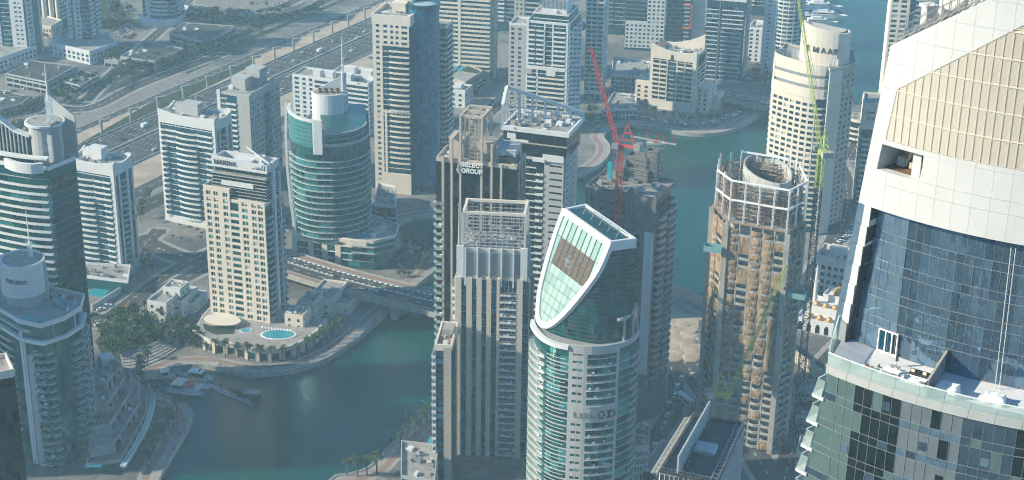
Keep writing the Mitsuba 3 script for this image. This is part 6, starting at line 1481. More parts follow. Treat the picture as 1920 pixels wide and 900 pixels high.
# ---------------------------------------------------------------- terraced podium below the teal tower
pods = [([(-167.8, 577.4), (-155.3, 581.8), (-153.1, 620.9), (-157.7, 649.2), (-164.0, 658.0), (-185.6, 663.4)], 0, 4), ([(-168.1, 583.0), (-159.7, 587.5), (-156.2, 622.0), (-161.1, 645.6), (-183.0, 655.9)], 4, 7.5), ([(-170.2, 594.8), (-162.9, 597.2), (-160.3, 627.6), (-164.0, 642.8), (-181.2, 651.2)], 7.5, 11), ([(-171.9, 605.3), (-166.2, 607.3), (-164.0, 632.4), (-167.7, 642.0), (-179.4, 646.6)], 11, 14.5), ([(-174.3, 620.4), (-169.0, 620.5), (-166.0, 635.4), (-168.9, 642.2), (-177.8, 644.9)], 14.5, 18)]
t = Tower('terraced_building', 'stepped pale terrace building with red tiled decks beside the canal promenade', pods[0][0], 4, 0, 'concrete', 'teal', 3.5, cat='building', roof=False)
for k, (p, z0, z1) in enumerate(pods):
    p = np.array(p); put(t.k, 'terrace_deck', MB().prism(off(p, -.2, True), z0, z1).done('greypanel' if k % 2 else 'concrete')); t.w().ribbon(p, -.3, .2, z1 - .6, z1 + 1.0, True); put(t.k, 'deck_floor', MB().prism(off(p, -.6, True), z1, z1 + .06).done(['brick', 'roofing', 'brick', 'paving', 'roofing'][k]))
    q = np.array([p[1], p[2], p[3]]) if k == 0 else np.array([p[1], p[2], p[3]])
    t.mullions(q, 0, 1, 5 + (4 - k), z0, z1, .7, .9, 'greypanel'); t.panes(q, 0, 1, 6 + (4 - k), [z0], .5, z1 - z0 - .7, .12)
    for _ in range(5): c = lerp2(p.mean(0), q[rnd.randrange(3)], rnd.uniform(.4, .8)); t.w().box(-2.2, 2.2, -.3, .3, z1, z1 + 2.8, c, rnd.choice((40, 130))); t.w().box(-.3, .3, -2.2, 2.2, z1 + 2.5, z1 + 2.8, c, 40)
    t.gear(10, z1 + .05, p, ('timber', 'whitepaint', 'concrete', 'brick'), (.3, .9))
gl_ = smooth_line([(-154.7, 576.9), (-152.9, 594.5), (-152.2, 616.4), (-154.4, 634.9), (-157.9, 646.8)], 3); put(t.k, 'glass_canopy', MB().ribbon(gl_, 0, 2.2, 4.2, 4.6).done('greenish')); put(t.k, 'canopy_edge', MB().ribbon(gl_, 2.0, 2.4, 3.9, 4.9).done('white'))
put(t.k, 'pool', MB().prism([(-169.0, 576.5), (-162.2, 576.3), (-161.9, 580.8), (-168.5, 581.4)], 4.05, 4.3).done('pool')); t.plant((-172.6, 638.3), 30, 5, 5, 14.5, 22, 'white', 'stair_tower'); t.end()
t = Tower('low_building', 'low white poolside building with blue pool behind the near teal tower', [(-210.3, 752.7), (-188.0, 747.1), (-190.8, 766.3), (-216.8, 768.6)], 6, 0, 'white', 'teal', 3.2, cat='building', parts=False)
put(t.k, 'pool', MB().prism([(-207.6, 745.7), (-198.9, 741.1), (-198.2, 750.4), (-206.5, 754.5)], .1, .7).done('pool'), 'blue pool beside the building'); put(t.k, 'garden_wall', MB().ribbon([(-201.6, 727.2), (-191.4, 750.6), (-192.4, 760.1)], 0, .4, 0, 3.2).done('white')); t.gear(8, 6); t.end()

# ---------------------------------------------------------------- villas and pool podium at the foot of the cream tower
def villa(name, label, blocks, wall='white'):
    k0 = None
    for i, (B, phi, L, D, h, z0) in enumerate(blocks):
        if i == 0: t = Tower(name, label, rect(B, phi, L, D), h, z0, wall, 'dark', 3.2, cat='building'); p = t.p
        else: p = rect(B, phi, L, D); put(t.k, 'block', MB().prism(p, z0, h).done(wall)); put(t.k, 'roof', MB().prism(off(p, -.3, True), h, h + .05).done('roofing')); t.w().ribbon(p, -.35, .1, h - .2, h + 1.0, True)
        for a, b in ((p[0], p[1]), (p[1], p[2])):
            L_ = np.linalg.norm(b - a); n = max(1, int(L_ / 4)); t.punch(np.array([a, b]), 0, 1, z0 + .2, h, [((j + .35) / n, (j + .65) / n) for j in range(n)], .9, 2.4, .3)
        t.gear(4, h, p, ('white', 'cream', 'steelgrey'), (.4, 1.2))
    t.end()


villa('villa_block', 'white three storey villa block with flat roofs, left of the cream tower', [((-162.5, 714.0), -16, 10, 19, 10, 0), ((-156.8, 720.8), -16, 9, 17, 8, 0), ((-152.2, 724.9), -16, 8, 15, 5, 0), ((-157.6, 723.8), -16, 9, 9, 13, 9)])
villa('villa_block', 'white low villa block with courtyard between the cream tower and the bridge', [((-96.7, 702.4), -14, 9, 10, 10, 0), ((-93.7, 715.2), -14, 8, 14, 10, 0), ((-85.7, 724.4), -14, 12, 22, 8, 0), ((-77.4, 727.3), -14, 12, 20, 4.5, 0)], 'cream')
pc = smooth_line([(-147.0, 696.3), (-137.9, 686.7), (-128.2, 683.8), (-115.2, 678.3), (-105.6, 678.7), (-96.8, 685.4), (-90.3, 697.1), (-86.8, 710.8)], 3)
pod = sg.Polygon(np.vstack([pc, [(-100.9, 719.0), (-113.1, 706.5), (-143.3, 725.2), (-145.8, 714.5)]])).buffer(0)
k = thing('pool_podium', 'curved cream terrace with a round turquoise pool and lawn, below the cream tower', 'terrace')
put(k, 'deck', MB().prism(pod, 0, 5).done('cream')); put(k, 'deck_paving', MB().prism(pod.buffer(-.5), 5, 5.06).done('paving')); put(k, 'parapet', MB().ribbon(pc, -.5, .5, 4.2, 6.0).done('cream'))
for a in np.linspace(.12, .97, 14): put(k, 'column', MB().ribbon(sub(pc, a - .008, a + .008), 0, .9, 0, 4.4).done('cream'))
for a in np.linspace(.12, .90, 13): put(k, 'shop_window', MB().ribbon(sub(pc, a + .012, a + .05), -.1, .08, .2, 3.6).done(rnd.choice(['teal0', 'dark0', 'dark2'])))
el = lambda c, rx, ry, z: np.array([c[0], c[1]]) + np.c_[np.cos(np.arange(28) * 2 * np.pi / 28) * rx, np.sin(np.arange(28) * 2 * np.pi / 28) * ry]
pcn = (-107.2, 694.3); put(k, 'pool_rim', MB().prism(el(pcn, 8.4, 5.4, 0), 5.02, 5.35).done('white')); put(k, 'pool', MB().prism(el(pcn, 7.4, 4.4, 0), 5.1, 5.4).done('pool'), 'oval turquoise pool')
pcn = (-122.8, 698.2); put(k, 'pool_rim', MB().prism(el(pcn, 3.0, 2.6, 0), 5.02, 5.3).done('white')); put(k, 'pool', MB().prism(el(pcn, 2.5, 2.1, 0), 5.1, 5.35).done('pool'), 'small round turquoise pool')
put(k, 'lawn', MB().prism([(-144.1, 704.9), (-139.6, 702.2), (-129.0, 704.2), (-127.5, 694.8), (-135.9, 693.4), (-141.5, 697.6)], 5.05, 5.15).done('lawn')); put(k, 'canopy', MB().prism(smooth_line([(-143.6, 705.9), (-138.9, 711.8), (-131.9, 710.9), (-125.9, 704.2), (-129.1, 699.0), (-138.1, 699.8)], 3, True), 7, 7.4).done('cream'), 'curved cream canopy')
for q in range(10): x, y = (-108.6, 701.0); put(k, 'lounger', MB().box(-.4, .4, -1, 1, 5.1, 5.5, (x - 7 + q * 1.5, y - .3 * q), 10).done('whitepaint'))
st = MB(); s0, s1 = (-171.6, 669.0), (-155.2, 696.1)
for q in range(6): st.ribbon(smooth_line(np.array([(-177.4, 680.3), (-169.4, 683.7), (-162.0, 693.2), (-157.7, 702.7)]) + [0.7 * q, -2.2 * q], 4), 0, 2.2, 0, 2.6 - .42 * q)
solo('stepped_seating', st.done('paving'), 'curved rows of stone steps between the garden and the promenade', 'steps')
# ---------------------------------------------------------------- towers and car parks beyond the highway
def far_tower(name, label, B, phi, L, D, h, wall, glass, front, side, pod=None, round_=False):
    pts = rect(B, phi, L, D)
    if round_: pts = np.vstack([smooth_line([pts[0], lerp2(pts[0], pts[1], .5) + [0, -4.5], pts[1]], 5), [pts[2], pts[3]]])
    t = Tower(name, label, pts, h, 0, wall, glass, 3.2, parts=False); zs = t.zs(8, h); nf = len(pts) - 3
    for f, spec in ((t.face(0, nf), front), (t.face(nf, nf + 1), side)):
        for kind, a, b in spec:
            if kind == 's': t.solid(f, a, b, 0, h + 1, .5)
            if kind == 'p': t.punch(f, a, b, 4, h, [(.2, .45), (.58, .82)], .9, 2.3, .5)
            if kind == 'w': t.punch(f, a, b, 4, h, [(.2, .8)], .9, 2.3, .5)
            if kind == 'b': t.bands(f, a, b, zs, -.2, 1.0, 1.3)
            if kind == 'g': t.bands(f, a, b, zs, -.1, .2, .2, 'white'); t.panes(f, a, b, 2, zs, .3, 3.0)
            if kind == 'c':
                q = sub(f, a, b); n = 7; o = resample(q, n); oo = off(o, 0) + (off(o, 1) - o) * (1.4 * np.sin(np.linspace(0, math.pi, n + 1)))[:, None]; t.w().ribbon(oo, -1.4, 0, 0, h)
    if pod is not None:
        p = np.array(pod); put(t.k, 'podium', MB().prism(p, 0, 9).done(wall)); put(t.k, 'podium_roof', MB().prism(off(p, -.4, True), 9, 9.1).done('roofing')); t.w().ribbon(p, -.4, .2, 8.6, 10.2, True)
        for i in (0, 1): t.punch(np.array([p[i], p[(i + 1) % len(p)]]), 0, 1, 1, 9, [((j + .2) / 9, (j + .8) / 9) for j in range(9)], 1, 3, .4, name='podium_window')
    t.gear(8, h); return t.end()


far_tower('residential_tower', 'white gridded tower at the top left corner beyond the highway', (-340.4, 1128.4), -10, 34, 24, 76, 'white', 'blue', [('b', 0, .4), ('s', .4, .46), ('g', .5, .7), ('s', .7, .74), ('p', .74, 1)], [('w', .1, .5), ('s', .9, 1)], [(-372.5, 1093.5), (-352.6, 1100.5), (-335.5, 1132.4), (-341.1, 1147.6), (-366.9, 1150.2)])
far_tower('residential_tower', 'sandy tower with rounded columns at the top left, behind the white and blue one', (-336.6, 1205.0), -10, 20, 20, 60, 'cream', 'blue', [('c', 0, .2), ('c', .28, .48), ('c', .56, .76), ('c', .82, 1)], [('b', 0, 1)], [(-357.1, 1187.1), (-337.2, 1179.8), (-333.7, 1196.7), (-354.8, 1212.6)])
far_tower('residential_tower', 'white and blue tower on a wide podium beyond the highway, upper left', (-301.3, 1150.9), -8, 16, 20, 72, 'white', 'navy', [('s', 0, .06), ('w', .06, .2), ('g', .2, .3), ('s', .3, .36), ('w', .36, .62), ('g', .62, 1)], [('b', .05, .35), ('g', .35, .55), ('b', .58, .95)], [(-328.6, 1140.4), (-294.9, 1119.3), (-281.6, 1142.8), (-292.1, 1165.9), (-321.1, 1161.8)])
far_tower('office_tower', 'tower with curved white floor bands at the top edge beyond the highway', (-254.6, 1223.7), -8, 26, 18, 66, 'white', 'navy', [('g', 0, .12), ('s', .12, .25), ('b', .25, .78), ('g', .8, 1)], [('b', .1, .9)], None, True)
solo('round_podium', MB().prism(smooth_line([(-281.8, 1219.3), (-265.6, 1214.4), (-251.4, 1223.9), (-246.9, 1247.8), (-258.6, 1262.4), (-280.0, 1246.0)], 3, True), 0, 5).done('white'), 'low rounded white podium under the curved band tower', 'building')


def deck(label, pts, h, cars=0):
    t = Tower('car_park', label, pts, h, 0, 'greypanel', 'dark', 3.2, cat='building', parts=False, roof=False); t.roof(t.p, h, .7, mat='asphalt')
    n = len(t.p)
    for i in range(n):
        f = t.face(i); 
        if plen(f) > 6: t.bands(f, 0, 1, [0, 3.4] if h > 6 else [0], 2.2, 3.3, .4); t.mullions(f, 0, 1, max(2, int(plen(f) / 6)), 0, h, .5, .5, 'greypanel')
    t.gear(7, h, None, ('steelgrey', 'roofing', 'white')); t.end()


deck('flat grey car park roof below the white corner tower, upper left', [(-339.4, 1071.1), (-307.6, 1054.1), (-296.7, 1089.8), (-329.5, 1100.4)], 8)
deck('flat grey roofed car park right of the white and blue tower podium', [(-273.0, 1116.4), (-247.3, 1106.5), (-233.3, 1137.6), (-262.4, 1153.2)], 7)
deck('long flat roofed building with white columns under the curved band tower', [(-250.6, 1176.8), (-219.6, 1154.1), (-206.4, 1196.0), (-245.2, 1203.9)], 7)
deck('small low kiosk building with a lawn in front, beside the frontage road', [(-299.4, 1064.9), (-286.6, 1056.4), (-279.9, 1078.7), (-295.0, 1091.0)], 5)
deck('tiny grey pavilion with parked cars near the car park, upper left', [(-284.7, 1118.1), (-274.3, 1114.9), (-274.7, 1130.0), (-285.1, 1133.3)], 4)
deck('small white pavilions among trees beside the highway at the top', [(-216.7, 1234.5), (-202.9, 1229.3), (-199.9, 1244.4), (-213.2, 1251.3)], 5)
deck('sandy flat roofed hall at the top beside the trees', [(-249.6, 1238.1), (-231.2, 1230.1), (-231.6, 1251.3), (-251.1, 1259.4)], 6)
deck('pale low building with cars behind the sandy tower', [(-330.7, 1002.2), (-314.7, 1017.6), (-312.6, 1035.0), (-334.6, 1027.5)], 5)
# distant towers along the top edge
for (px0, px1, py, h, wall, glass, lab) in (((80.6, 1212.6), 0, 0, 50, 'steelgrey', 'blue', 'dim blue grey tower at the top edge behind the red crane boom'), ((-0.3, 1216.9), 0, 0, 40, 'white', 'blue', 'dim pale block at the top edge left of the stepped white tower'), ((193.6, 1271.6), 0, 0, 45, 'white', 'blue', 'dim white tower at the top edge left of the round white tower')):
    far_tower('distant_tower', lab, px0, -10, 16, 16, h, wall, glass, [('b', 0, .5), ('g', .5, 1)], [('b', 0, 1)])

# ---------------------------------------------------------------- road bridges
def bridge(label, line, w_, z, zig=True):
    k = thing('road_bridge', label, 'bridge'); p = smooth_line(line, 5); n = len(p); s = np.linspace(0, 1, n); zz = z * np.clip(np.sin(s * math.pi) * 1.6 + .25, 0, 1)
    put(k, 'deck', MB().ribbon(p, -w_ / 2, w_ / 2, zz - 1.3, zz).done('concrete')); put(k, 'carriageway', MB().ribbon(p, -w_ * .30, w_ * .30, zz, zz + .06).done('asphalt'))
    for a, b in ((-w_ / 2 + .5, -w_ * .33), (w_ * .33, w_ / 2 - .5)): put(k, 'footway', MB().ribbon(p, a, b, zz, zz + .2).done('brick'))
    for d in (-w_ / 2, w_ / 2): put(k, 'parapet', MB().ribbon(p, d - .25, d + .25, zz - 1.8, zz + .9).done('concrete'))
    for d in (-w_ * .32, w_ * .32): put(k, 'kerb', MB().ribbon(p, d - .2, d + .2, zz, zz + .35).done('concrete'))
    put(k, 'median', MB().ribbon(p, -.5, .2, zz + .05, zz + .3).done('concrete')); m = MB(); L = plen(p)
    for t_ in np.arange(2, L - 2, 3.2):
        for d in (-1.5, -w_ * .30):
            q = sub(p, t_ / L, (t_ + 1.6) / L); z_ = np.interp([t_ / L], s, zz)[0]; m.ribbon(q, d, d + 1.0, z_ + .07, z_ + .1)
    for d in (-w_ * .16, w_ * .16):
        for t_ in np.arange(2, L - 4, 8): z_ = np.interp([t_ / L], s, zz)[0]; m.ribbon(sub(p, t_ / L, (t_ + 3) / L), d - .1, d + .1, z_ + .07, z_ + .1)
    put(k, 'road_marking', m.done('whitepaint'), kind='stuff')
    for a in (.36, .62):
        e = sub(p, a, a + .02); z_ = np.interp([a], s, zz)[0]; put(k, 'pier', MB().ribbon(e, -w_ / 2 + 1.5, w_ / 2 - 1.5, -4, z_ - 1.2).done('concrete'))
    return k


bridge('wide road bridge with a white zigzag median crossing the canal behind the cream tower', [(-134.1, 787.1), (-111.3, 770.6), (-83.9, 752.7), (-56.5, 737.8), (-35.3, 727.1), (-14.6, 716.9), (0.6, 718.2)], 23, 7)
bridge('far road bridge with a pale concrete fascia crossing the canal right of the concave hotel', [(121.2, 1084.1), (136.1, 1058.2), (152.2, 1045.9), (168.5, 1037.9), (193.3, 1038.4)], 17, 6)

# ---------------------------------------------------------------- boats, jetties
def hull(k, c, a, L, W, z0, z1, mat='whitepaint', name='hull', label=None):
    xs = np.array([-.5, -.5, -.1, .25, .42, .5]) * L; ws = np.array([.0, .42, .5, .44, .22, .02]) * W; p = np.array([[x, -y] for x, y in zip(xs, ws)] + [[x, y] for x, y in list(zip(xs, ws))[::-1]][:-1]); p = p[1:] if abs(p[0, 1]) < 1e-6 else p
    q, s = math.cos(math.radians(a)), math.sin(math.radians(a)); R = np.array([[q, s], [-s, q]]); lo, hi = (p * [.92, .7]) @ R + c, p @ R + c
    m = MB().loft(lo, hi, z0, z1); return put(k, name, m.done(mat), label)


A_ = -14
k = thing('catamaran', 'white catamaran with orange and red awnings moored at the jetty', 'boat'); c = np.array((-141.4, 652.6)); q = np.array([math.cos(math.radians(A_)), math.sin(math.radians(A_))]); n_ = np.array([-q[1], q[0]])
hull(k, c + n_ * 3.2, A_, 17, 3.0, -2.2, -.4); hull(k, c - n_ * 3.2, A_, 17, 3.0, -2.2, -.4); put(k, 'deck', MB().box(-7, 5.5, -4.2, 4.2, -.6, -.2, c, A_).done('white')); put(k, 'cabin_roof', MB().box(-6.8, -1.5, -3.6, 3.6, 1.6, 1.8, c, A_).done('cream')); put(k, 'cabin', MB().box(-6.5, -2, -3.2, 3.2, -.2, 1.6, c, A_).done('dark2'))
put(k, 'awning', MB().box(-1.2, 3.6, -3.8, -.3, 1.7, 1.85, c, A_).done('red'), 'red awning'); put(k, 'awning', MB().box(-1.2, 3.6, .1, 3.9, 1.75, 1.9, c, A_).done('orange'), 'orange awning')
for x in (-1, 3.4):
    for y in (-3.6, 0, 3.7): put(k, 'post', MB().box(x - .06, x + .06, y - .06, y + .06, -.2, 1.8, c, A_).done('metal'))
k = thing('motor_yacht', 'white motor yacht moored behind the catamaran', 'boat'); c = np.array((-138.4, 662.7)); hull(k, c, A_, 13, 4.2, -2.2, .1); put(k, 'cabin', MB().box(-4.5, 2.2, -1.7, 1.7, .1, 1.9, c, A_).done('dark2')); put(k, 'cabin_roof', MB().box(-4.8, 2.0, -1.9, 1.9, 1.9, 2.1, c, A_).done('whitepaint')); put(k, 'flybridge', MB().box(-3.4, .4, -1.4, 1.4, 2.1, 2.9, c, A_).done('whitepaint')); put(k, 'windscreen', MB().box(.2, .5, -1.2, 1.2, 2.4, 3.2, c, A_).done('dark0'))
k = thing('jetty', 'long narrow floating jetty with lamp posts reaching into the basin', 'jetty'); a, b = np.array((-150.7, 669.5)), np.array((-111.2, 638.9)); put(k, 'deck', MB().beam((*a, -1.5), (*b, -1.5), 2.2, .5).done('steelgrey')); put(k, 'edge', MB().beam((*(a + [.5, 1.1]), -1.2), (*(b + [.5, 1.1]), -1.2), .25).done('white'))
for s in (.4, .58, .72, .88, .98): e = lerp2(a, b, s) + [.6, .9]; put(k, 'post', MB().cyl(*e, -3, 1.4, .28, n=7).done('darkmetal'))
k = thing('floating_office', 'small white pontoon cabin at the landward end of the jetty', 'pontoon'); c = np.array((-153.5, 664.3)); put(k, 'pontoon', MB().box(-4, 4, -2.6, 2.6, -2, -1.1, c, 10).done('concrete')); put(k, 'cabin', MB().box(-2.4, 1.2, -1.6, 1.6, -1.1, 1.4, c, 10).done('white')); put(k, 'roof', MB().box(-2.7, 1.5, -1.9, 1.9, 1.4, 1.65, c, 10).done('cream')); put(k, 'window', MB().box(-1.9, .8, -1.66, -1.6, -.2, .9, c, 10).done('dark0'))
k = thing('dhow', 'dark wooden dhow with a flat pale canopy at the jetty tip', 'boat'); c = np.array((-114.9, 645.6)); hull(k, c, 150, 15, 4.2, -2.2, .2, 'timber'); put(k, 'canopy', MB().box(-3.4, 3.4, -2.2, 2.2, 2.2, 2.4, c + [3.2, -1.4], -12).done('concrete'))
for x in (-3, 3):
    for y in (-1.8, 1.8): put(k, 'post', MB().box(x - .08, x + .08, y - .08, y + .08, 0, 2.2, c + [3.2, -1.4], -12).done('timber'))
put(k, 'bowsprit', MB().beam((*(c + [-6, 3.0]), .2), (*(c + [-11, 5.6]), 3.0), .25).done('timber')); put(k, 'mast', MB().cyl(*(c + [-2, 1]), 0, 7, .14, n=6).done('timber'))
k = thing('jetty', 'thin jetty with red flags in the north basin before the concave hotel', 'jetty'); a, b = np.array((73.9, 992.7)), np.array((100.8, 978.2)); put(k, 'deck', MB().beam((*a, -1.5), (*b, -1.5), 1.8, .5).done('concrete'))
for s in (.3, .55, .72, .9): e = lerp2(a, b, s); put(k, 'flag', MB().box(-.25, .9, -.1, .1, -.5, 3.4, e, 0).done('red'), 'red flag')
k = thing('white_launch', 'slim pale launch beside the thin jetty with red flags', 'boat'); c = np.array((88.3, 979.6)); hull(k, c, -8, 12, 2.6, -2.1, -.7); put(k, 'cabin', MB().box(-2, 1.5, -.8, .8, -.7, .3, c, -8).done('palered'))
for i, (px, L) in enumerate((((231.7, 1308.3), 30), ((243.5, 1302.5), 34), ((233.3, 1286.1), 40), ((242.7, 1277.3), 34), ((226.2, 1267.3), 26), ((234.2, 1255.6), 30), ((230.4, 1327.8), 28), ((244.9, 1331.9), 36))):
    k = thing('motor_yacht', 'white yacht moored in the sea harbour at the top right', 'boat', 'yachts in the sea harbour'); c = np.array(px); hull(k, c, -10 + i % 3 * 5, L, L * .22, -2.2, .8); put(k, 'cabin', MB().box(-L * .3, L * .18, -L * .08, L * .08, .8, 3.2, c, -10 + i % 3 * 5).done('whitepaint')); put(k, 'window_band', MB().box(-L * .28, L * .19, -L * .084, L * .084, 1.4, 2.3, c, -10 + i % 3 * 5).done('dark0')); put(k, 'flybridge', MB().box(-L * .2, L * .05, -L * .06, L * .06, 3.2, 4.6, c, -10 + i % 3 * 5).done('white'))

# ---------------------------------------------------------------- mosque and the beige house beside the sail tower
k = thing('mosque', 'small white mosque with golden domes and two minarets left of the sail tower', 'mosque'); c = np.array((147.0, 712.7)); phi = -28; u = np.array([math.cos(math.radians(phi)), math.sin(math.radians(phi))]); w = np.array([-u[1], u[0]])
for L, D, h, o in ((26, 8, 6, c), (22, 12, 9, c + w * 9), (13, 9, 11.5, c + w * 19)):
    p = rect(o + u * L / 2, phi, L, D); put(k, 'wall', MB().prism(p, 0, h).done('white')); put(k, 'parapet', MB().ribbon(p, -.3, .15, h, h + .9, True).done('white'))
    n = int(L / 4.2)
    for q in range(n):
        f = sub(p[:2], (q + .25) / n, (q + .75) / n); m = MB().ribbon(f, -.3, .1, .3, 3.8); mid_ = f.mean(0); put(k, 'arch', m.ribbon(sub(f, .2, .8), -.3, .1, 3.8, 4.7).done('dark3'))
for q in range(3):
    for row, (dw, z, r) in enumerate(((3.5, 6, 1.7), (11.5, 9, 1.8))): o = c + u * (-7 + q * 4.6) + w * dw; put(k, 'dome', MB().dome(*o, z + .5, r, 1.9).done('gold', 40))
put(k, 'dome', MB().dome(*(c + w * 23), 12.3, 3.2, 3.4, 16).done('gold', 40)); 
for o in (c - u * 9 + w * 14, c + u * 7 + w * 9):
    m = MB().cyl(*o, 0, 20, 1.1, .95, 8).cyl(*o, 20, 20.7, 1.7, 1.7, 8).cyl(*o, 20.7, 26, .8, .6, 8); m.cyl(*o, 26, 26.5, 1.1, 1.1, 8).cyl(*o, 26.5, 29.5, .7, .05, 8); put(k, 'minaret', m.done('white'))
t = Tower('beige_building', 'beige building with rows of dark windows behind the mosque', rect((167.4, 753.7), -26, 19, 16), 19, 0, 'cream', 'dark', 3.8, cat='building')
t.punch(t.face(0), 0, 1, 1, 19, [((q + .18) / 6, (q + .82) / 6) for q in range(6)], .8, 3.0, .5); t.punch(t.face(3), 0, 1, 1, 19, [(.15, .4), (.6, .85)], .8, 3, .5); t.gear(16, 19, None, ('cream', 'steelgrey', 'white')); t.plant(t.p.mean(0), -26, 8, 5, 19, 23, 'cream'); t.end()
wl = smooth_line([(76.1, 758.0), (84.7, 750.9), (92.3, 741.9), (103.2, 727.4), (120.7, 705.1), (135.7, 673.5), (142.8, 658.5)], 3); k = thing('retaining_wall', 'ribbed sandy retaining wall between the sand lot and the canal', 'wall'); put(k, 'wall', MB().ribbon(wl, -.4, .4, 0, 5.5).done('sand')); m = MB()
for q in np.linspace(0, .99, 90): m.ribbon(sub(wl, q, q + .004), .35, .8, 0, 5.4)
put(k, 'rib', m.done('cream'), kind='stuff')
for lab, pts, h in (('low grey building with flat roof and blue pool at the foot of the slim tower', [(-41.5, 558.7), (-28.3, 555.6), (-28.2, 582.6), (-43.2, 585.6)], 12), ('pale podium block under the grey unfinished tower', [(49.9, 579.8), (55.5, 581.6), (57.6, 602.3), (51.0, 597.7)], 14), ('low concrete sheds on the construction yard beside the netted tower', [(62.9, 661.7), (67.9, 655.8), (70.4, 667.0), (65.9, 671.0)], 5),
                    ('row of grey site cabins beside the sand wall right of the netted tower', [(126.4, 646.3), (136.1, 641.7), (139.6, 653.1), (130.0, 657.7)], 5), ('low sandy roofed house at the foot of the sail tower', [(116.4, 590.3), (123.4, 585.4), (127.5, 600.0), (119.7, 603.3)], 7), ('grey roofed sheds below the site cabins', [(120.2, 620.2), (128.0, 615.9), (130.8, 625.1), (123.2, 628.6)], 5)):
    t = Tower('low_building', lab, pts, h, 0, 'greypanel' if h != 7 else 'cream', 'dark', 3.4, cat='building', parts=False)
    for i in (0, 1): t.bands(t.face(i), 0, 1, t.zs(0, h), 2.3, 3.4, .3); t.mullions(t.face(i), 0, 1, 5, 0, h, .4, .3, 'greypanel')
    t.gear(12, h)
    if h == 12: put(t.k, 'pool', MB().prism([(-32.9, 583.3), (-29.0, 582.6), (-29.3, 589.4), (-31.9, 590.1)], 12.05, 12.5).done('pool'), 'bright blue pool')
    t.end()
t = Tower('low_building', 'low block with dark terrace garden between the slim and the CIO lettered tower', [(52.5, 581.0), (57.7, 579.1), (67.4, 600.4), (62.8, 603.3)], 4, 0, 'greypanel', 'dark', 3.4, cat='building', parts=False); t.end()

# ---------------------------------------------------------------- unseen towers on the left, placed to shade the near bank and show in glass
for i, (x, y, L, D, h, wall, gl_) in enumerate(((-335, 558, 44, 40, 142, 'white', 'teal'), (-330, 330, 32, 28, 170, 'cream', 'blue'), (-250, 250, 34, 30, 190, 'tan', 'dark'), (-330, 90, 40, 30, 160, 'white', 'blue'), (-170, 60, 30, 30, 120, 'cream', 'navy'), (-420, -80, 44, 32, 210, 'white', 'teal'), (-240, -120, 36, 30, 150, 'tan', 'blue'))):
    t = Tower('outside_tower', ['pale teal', 'cream', 'tan and dark', 'white and blue', 'squat cream', 'tall white', 'brown striped'][i] + ' tower outside the picture on the left, placed for its shade and reflections', rect((x + L / 2, y), -18, L, D), h, 0, wall, gl_, 3.3, parts=False)
    for j in range(4): t.bands(t.face(j), 0, 1, t.zs(3, h), -.2, .9, .8); t.solid(t.face(j), 0, .12, 0, h, 1.0); t.solid(t.face(j), .45, .55, 0, h, 1.0)
    t.end()
# ---------------------------------------------------------------- trees, palms, cars, lamps, people
rng = np.random.default_rng(21)


def crown_mesh(seed, n=230, leaf=.75):
    g = np.random.default_rng(seed); m = MB(); cl = g.normal(0, 1, (9, 3)) * [1.25, 1.25, .75] + [0, 0, 4.4]; v, f = [], []
    for k in range(n):
        c = cl[g.integers(9)] + g.normal(0, .62, 3) * [1, 1, .7]; a = g.normal(0, 1, 3); a /= np.linalg.norm(a); b = np.cross(a, g.normal(0, 1, 3)); b /= np.linalg.norm(b); s = leaf * g.uniform(.5, 1.1)
        v += [c - a * s * .6, c + b * s * .45, c + a * s * .6, c - b * s * .45]; f.append([4 * k, 4 * k + 1, 4 * k + 2, 4 * k + 3])
    return m.add(v, f)


def trunk_mesh(seed):
    g = np.random.default_rng(seed); m = MB().cyl(0, 0, -.3, 3.0, .22, .14, 6)
    for k in range(4): a = g.uniform(0, 6.28); m.beam((0, 0, 2.2 + .2 * k), (math.cos(a) * 1.3, math.sin(a) * 1.3, 4.2), .1)
    return m


def palm_crown(seed):
    g = np.random.default_rng(seed); m = MB()
    for k in range(20):
        a = k * 2.4 + g.uniform(-.2, .2); up = g.uniform(-.1, 1.1); L = g.uniform(2.3, 3.1); d = np.array([math.cos(a), math.sin(a)]); s = np.array([-d[1], d[0]]); v = []
        for j in range(5):
            t_ = j / 4; r = L * t_ * (1 - .12 * t_); z = 7.6 + up * L * t_ * .8 - (1.2 + .5 * (1 - up)) * t_ * t_ * L * .55; w_ = .42 * math.sin(.35 + t_ * 2.5)
            v += [[*(d * r - s * w_), z - .22 * w_], [*(d * r), z], [*(d * r + s * w_), z - .22 * w_]]
        m.add(v, [[3 * j + q, 3 * j + q + 1, 3 * j + q + 4, 3 * j + q + 3] for j in range(4) for q in (0, 1)])
    return m


CROWN = {x: [crown_mesh(s, 260).done(x) for s in range(3)] for x in ('leaf', 'leafdark', 'leafbright')}
TRUNK = [trunk_mesh(s).done('trunk') for s in range(2)]
PALM = [palm_crown(s).done('palmleaf') for s in range(3)]
PTRUNK = MB().cyl(0, 0, -.3, 7.6, .30, .2, 7).cyl(0, 0, 7.1, 7.9, .42, .2, 7).done('trunk')


def tree(x, y, s, kind, label, group):
    k = thing('leafy_tree', label, 'tree', group); rz = rng.uniform(0, 360); put(k, 'crown', moved(CROWN[kind][rng.integers(3)], x, y, 0, rz, s)); put(k, 'trunk', moved(TRUNK[rng.integers(2)], x, y, 0, rz, s))


def palm(x, y, s, label, group, z=0):
    k = thing('palm_tree', label, 'palm', group); rz = rng.uniform(0, 360); put(k, 'crown', moved(PALM[rng.integers(3)], x, y, z, rz, s)); put(k, 'trunk', moved(PTRUNK, x, y, z, rz, s))


solid_ = shapely.union_all([roads.buffer(1), canal.buffer(1), sea])


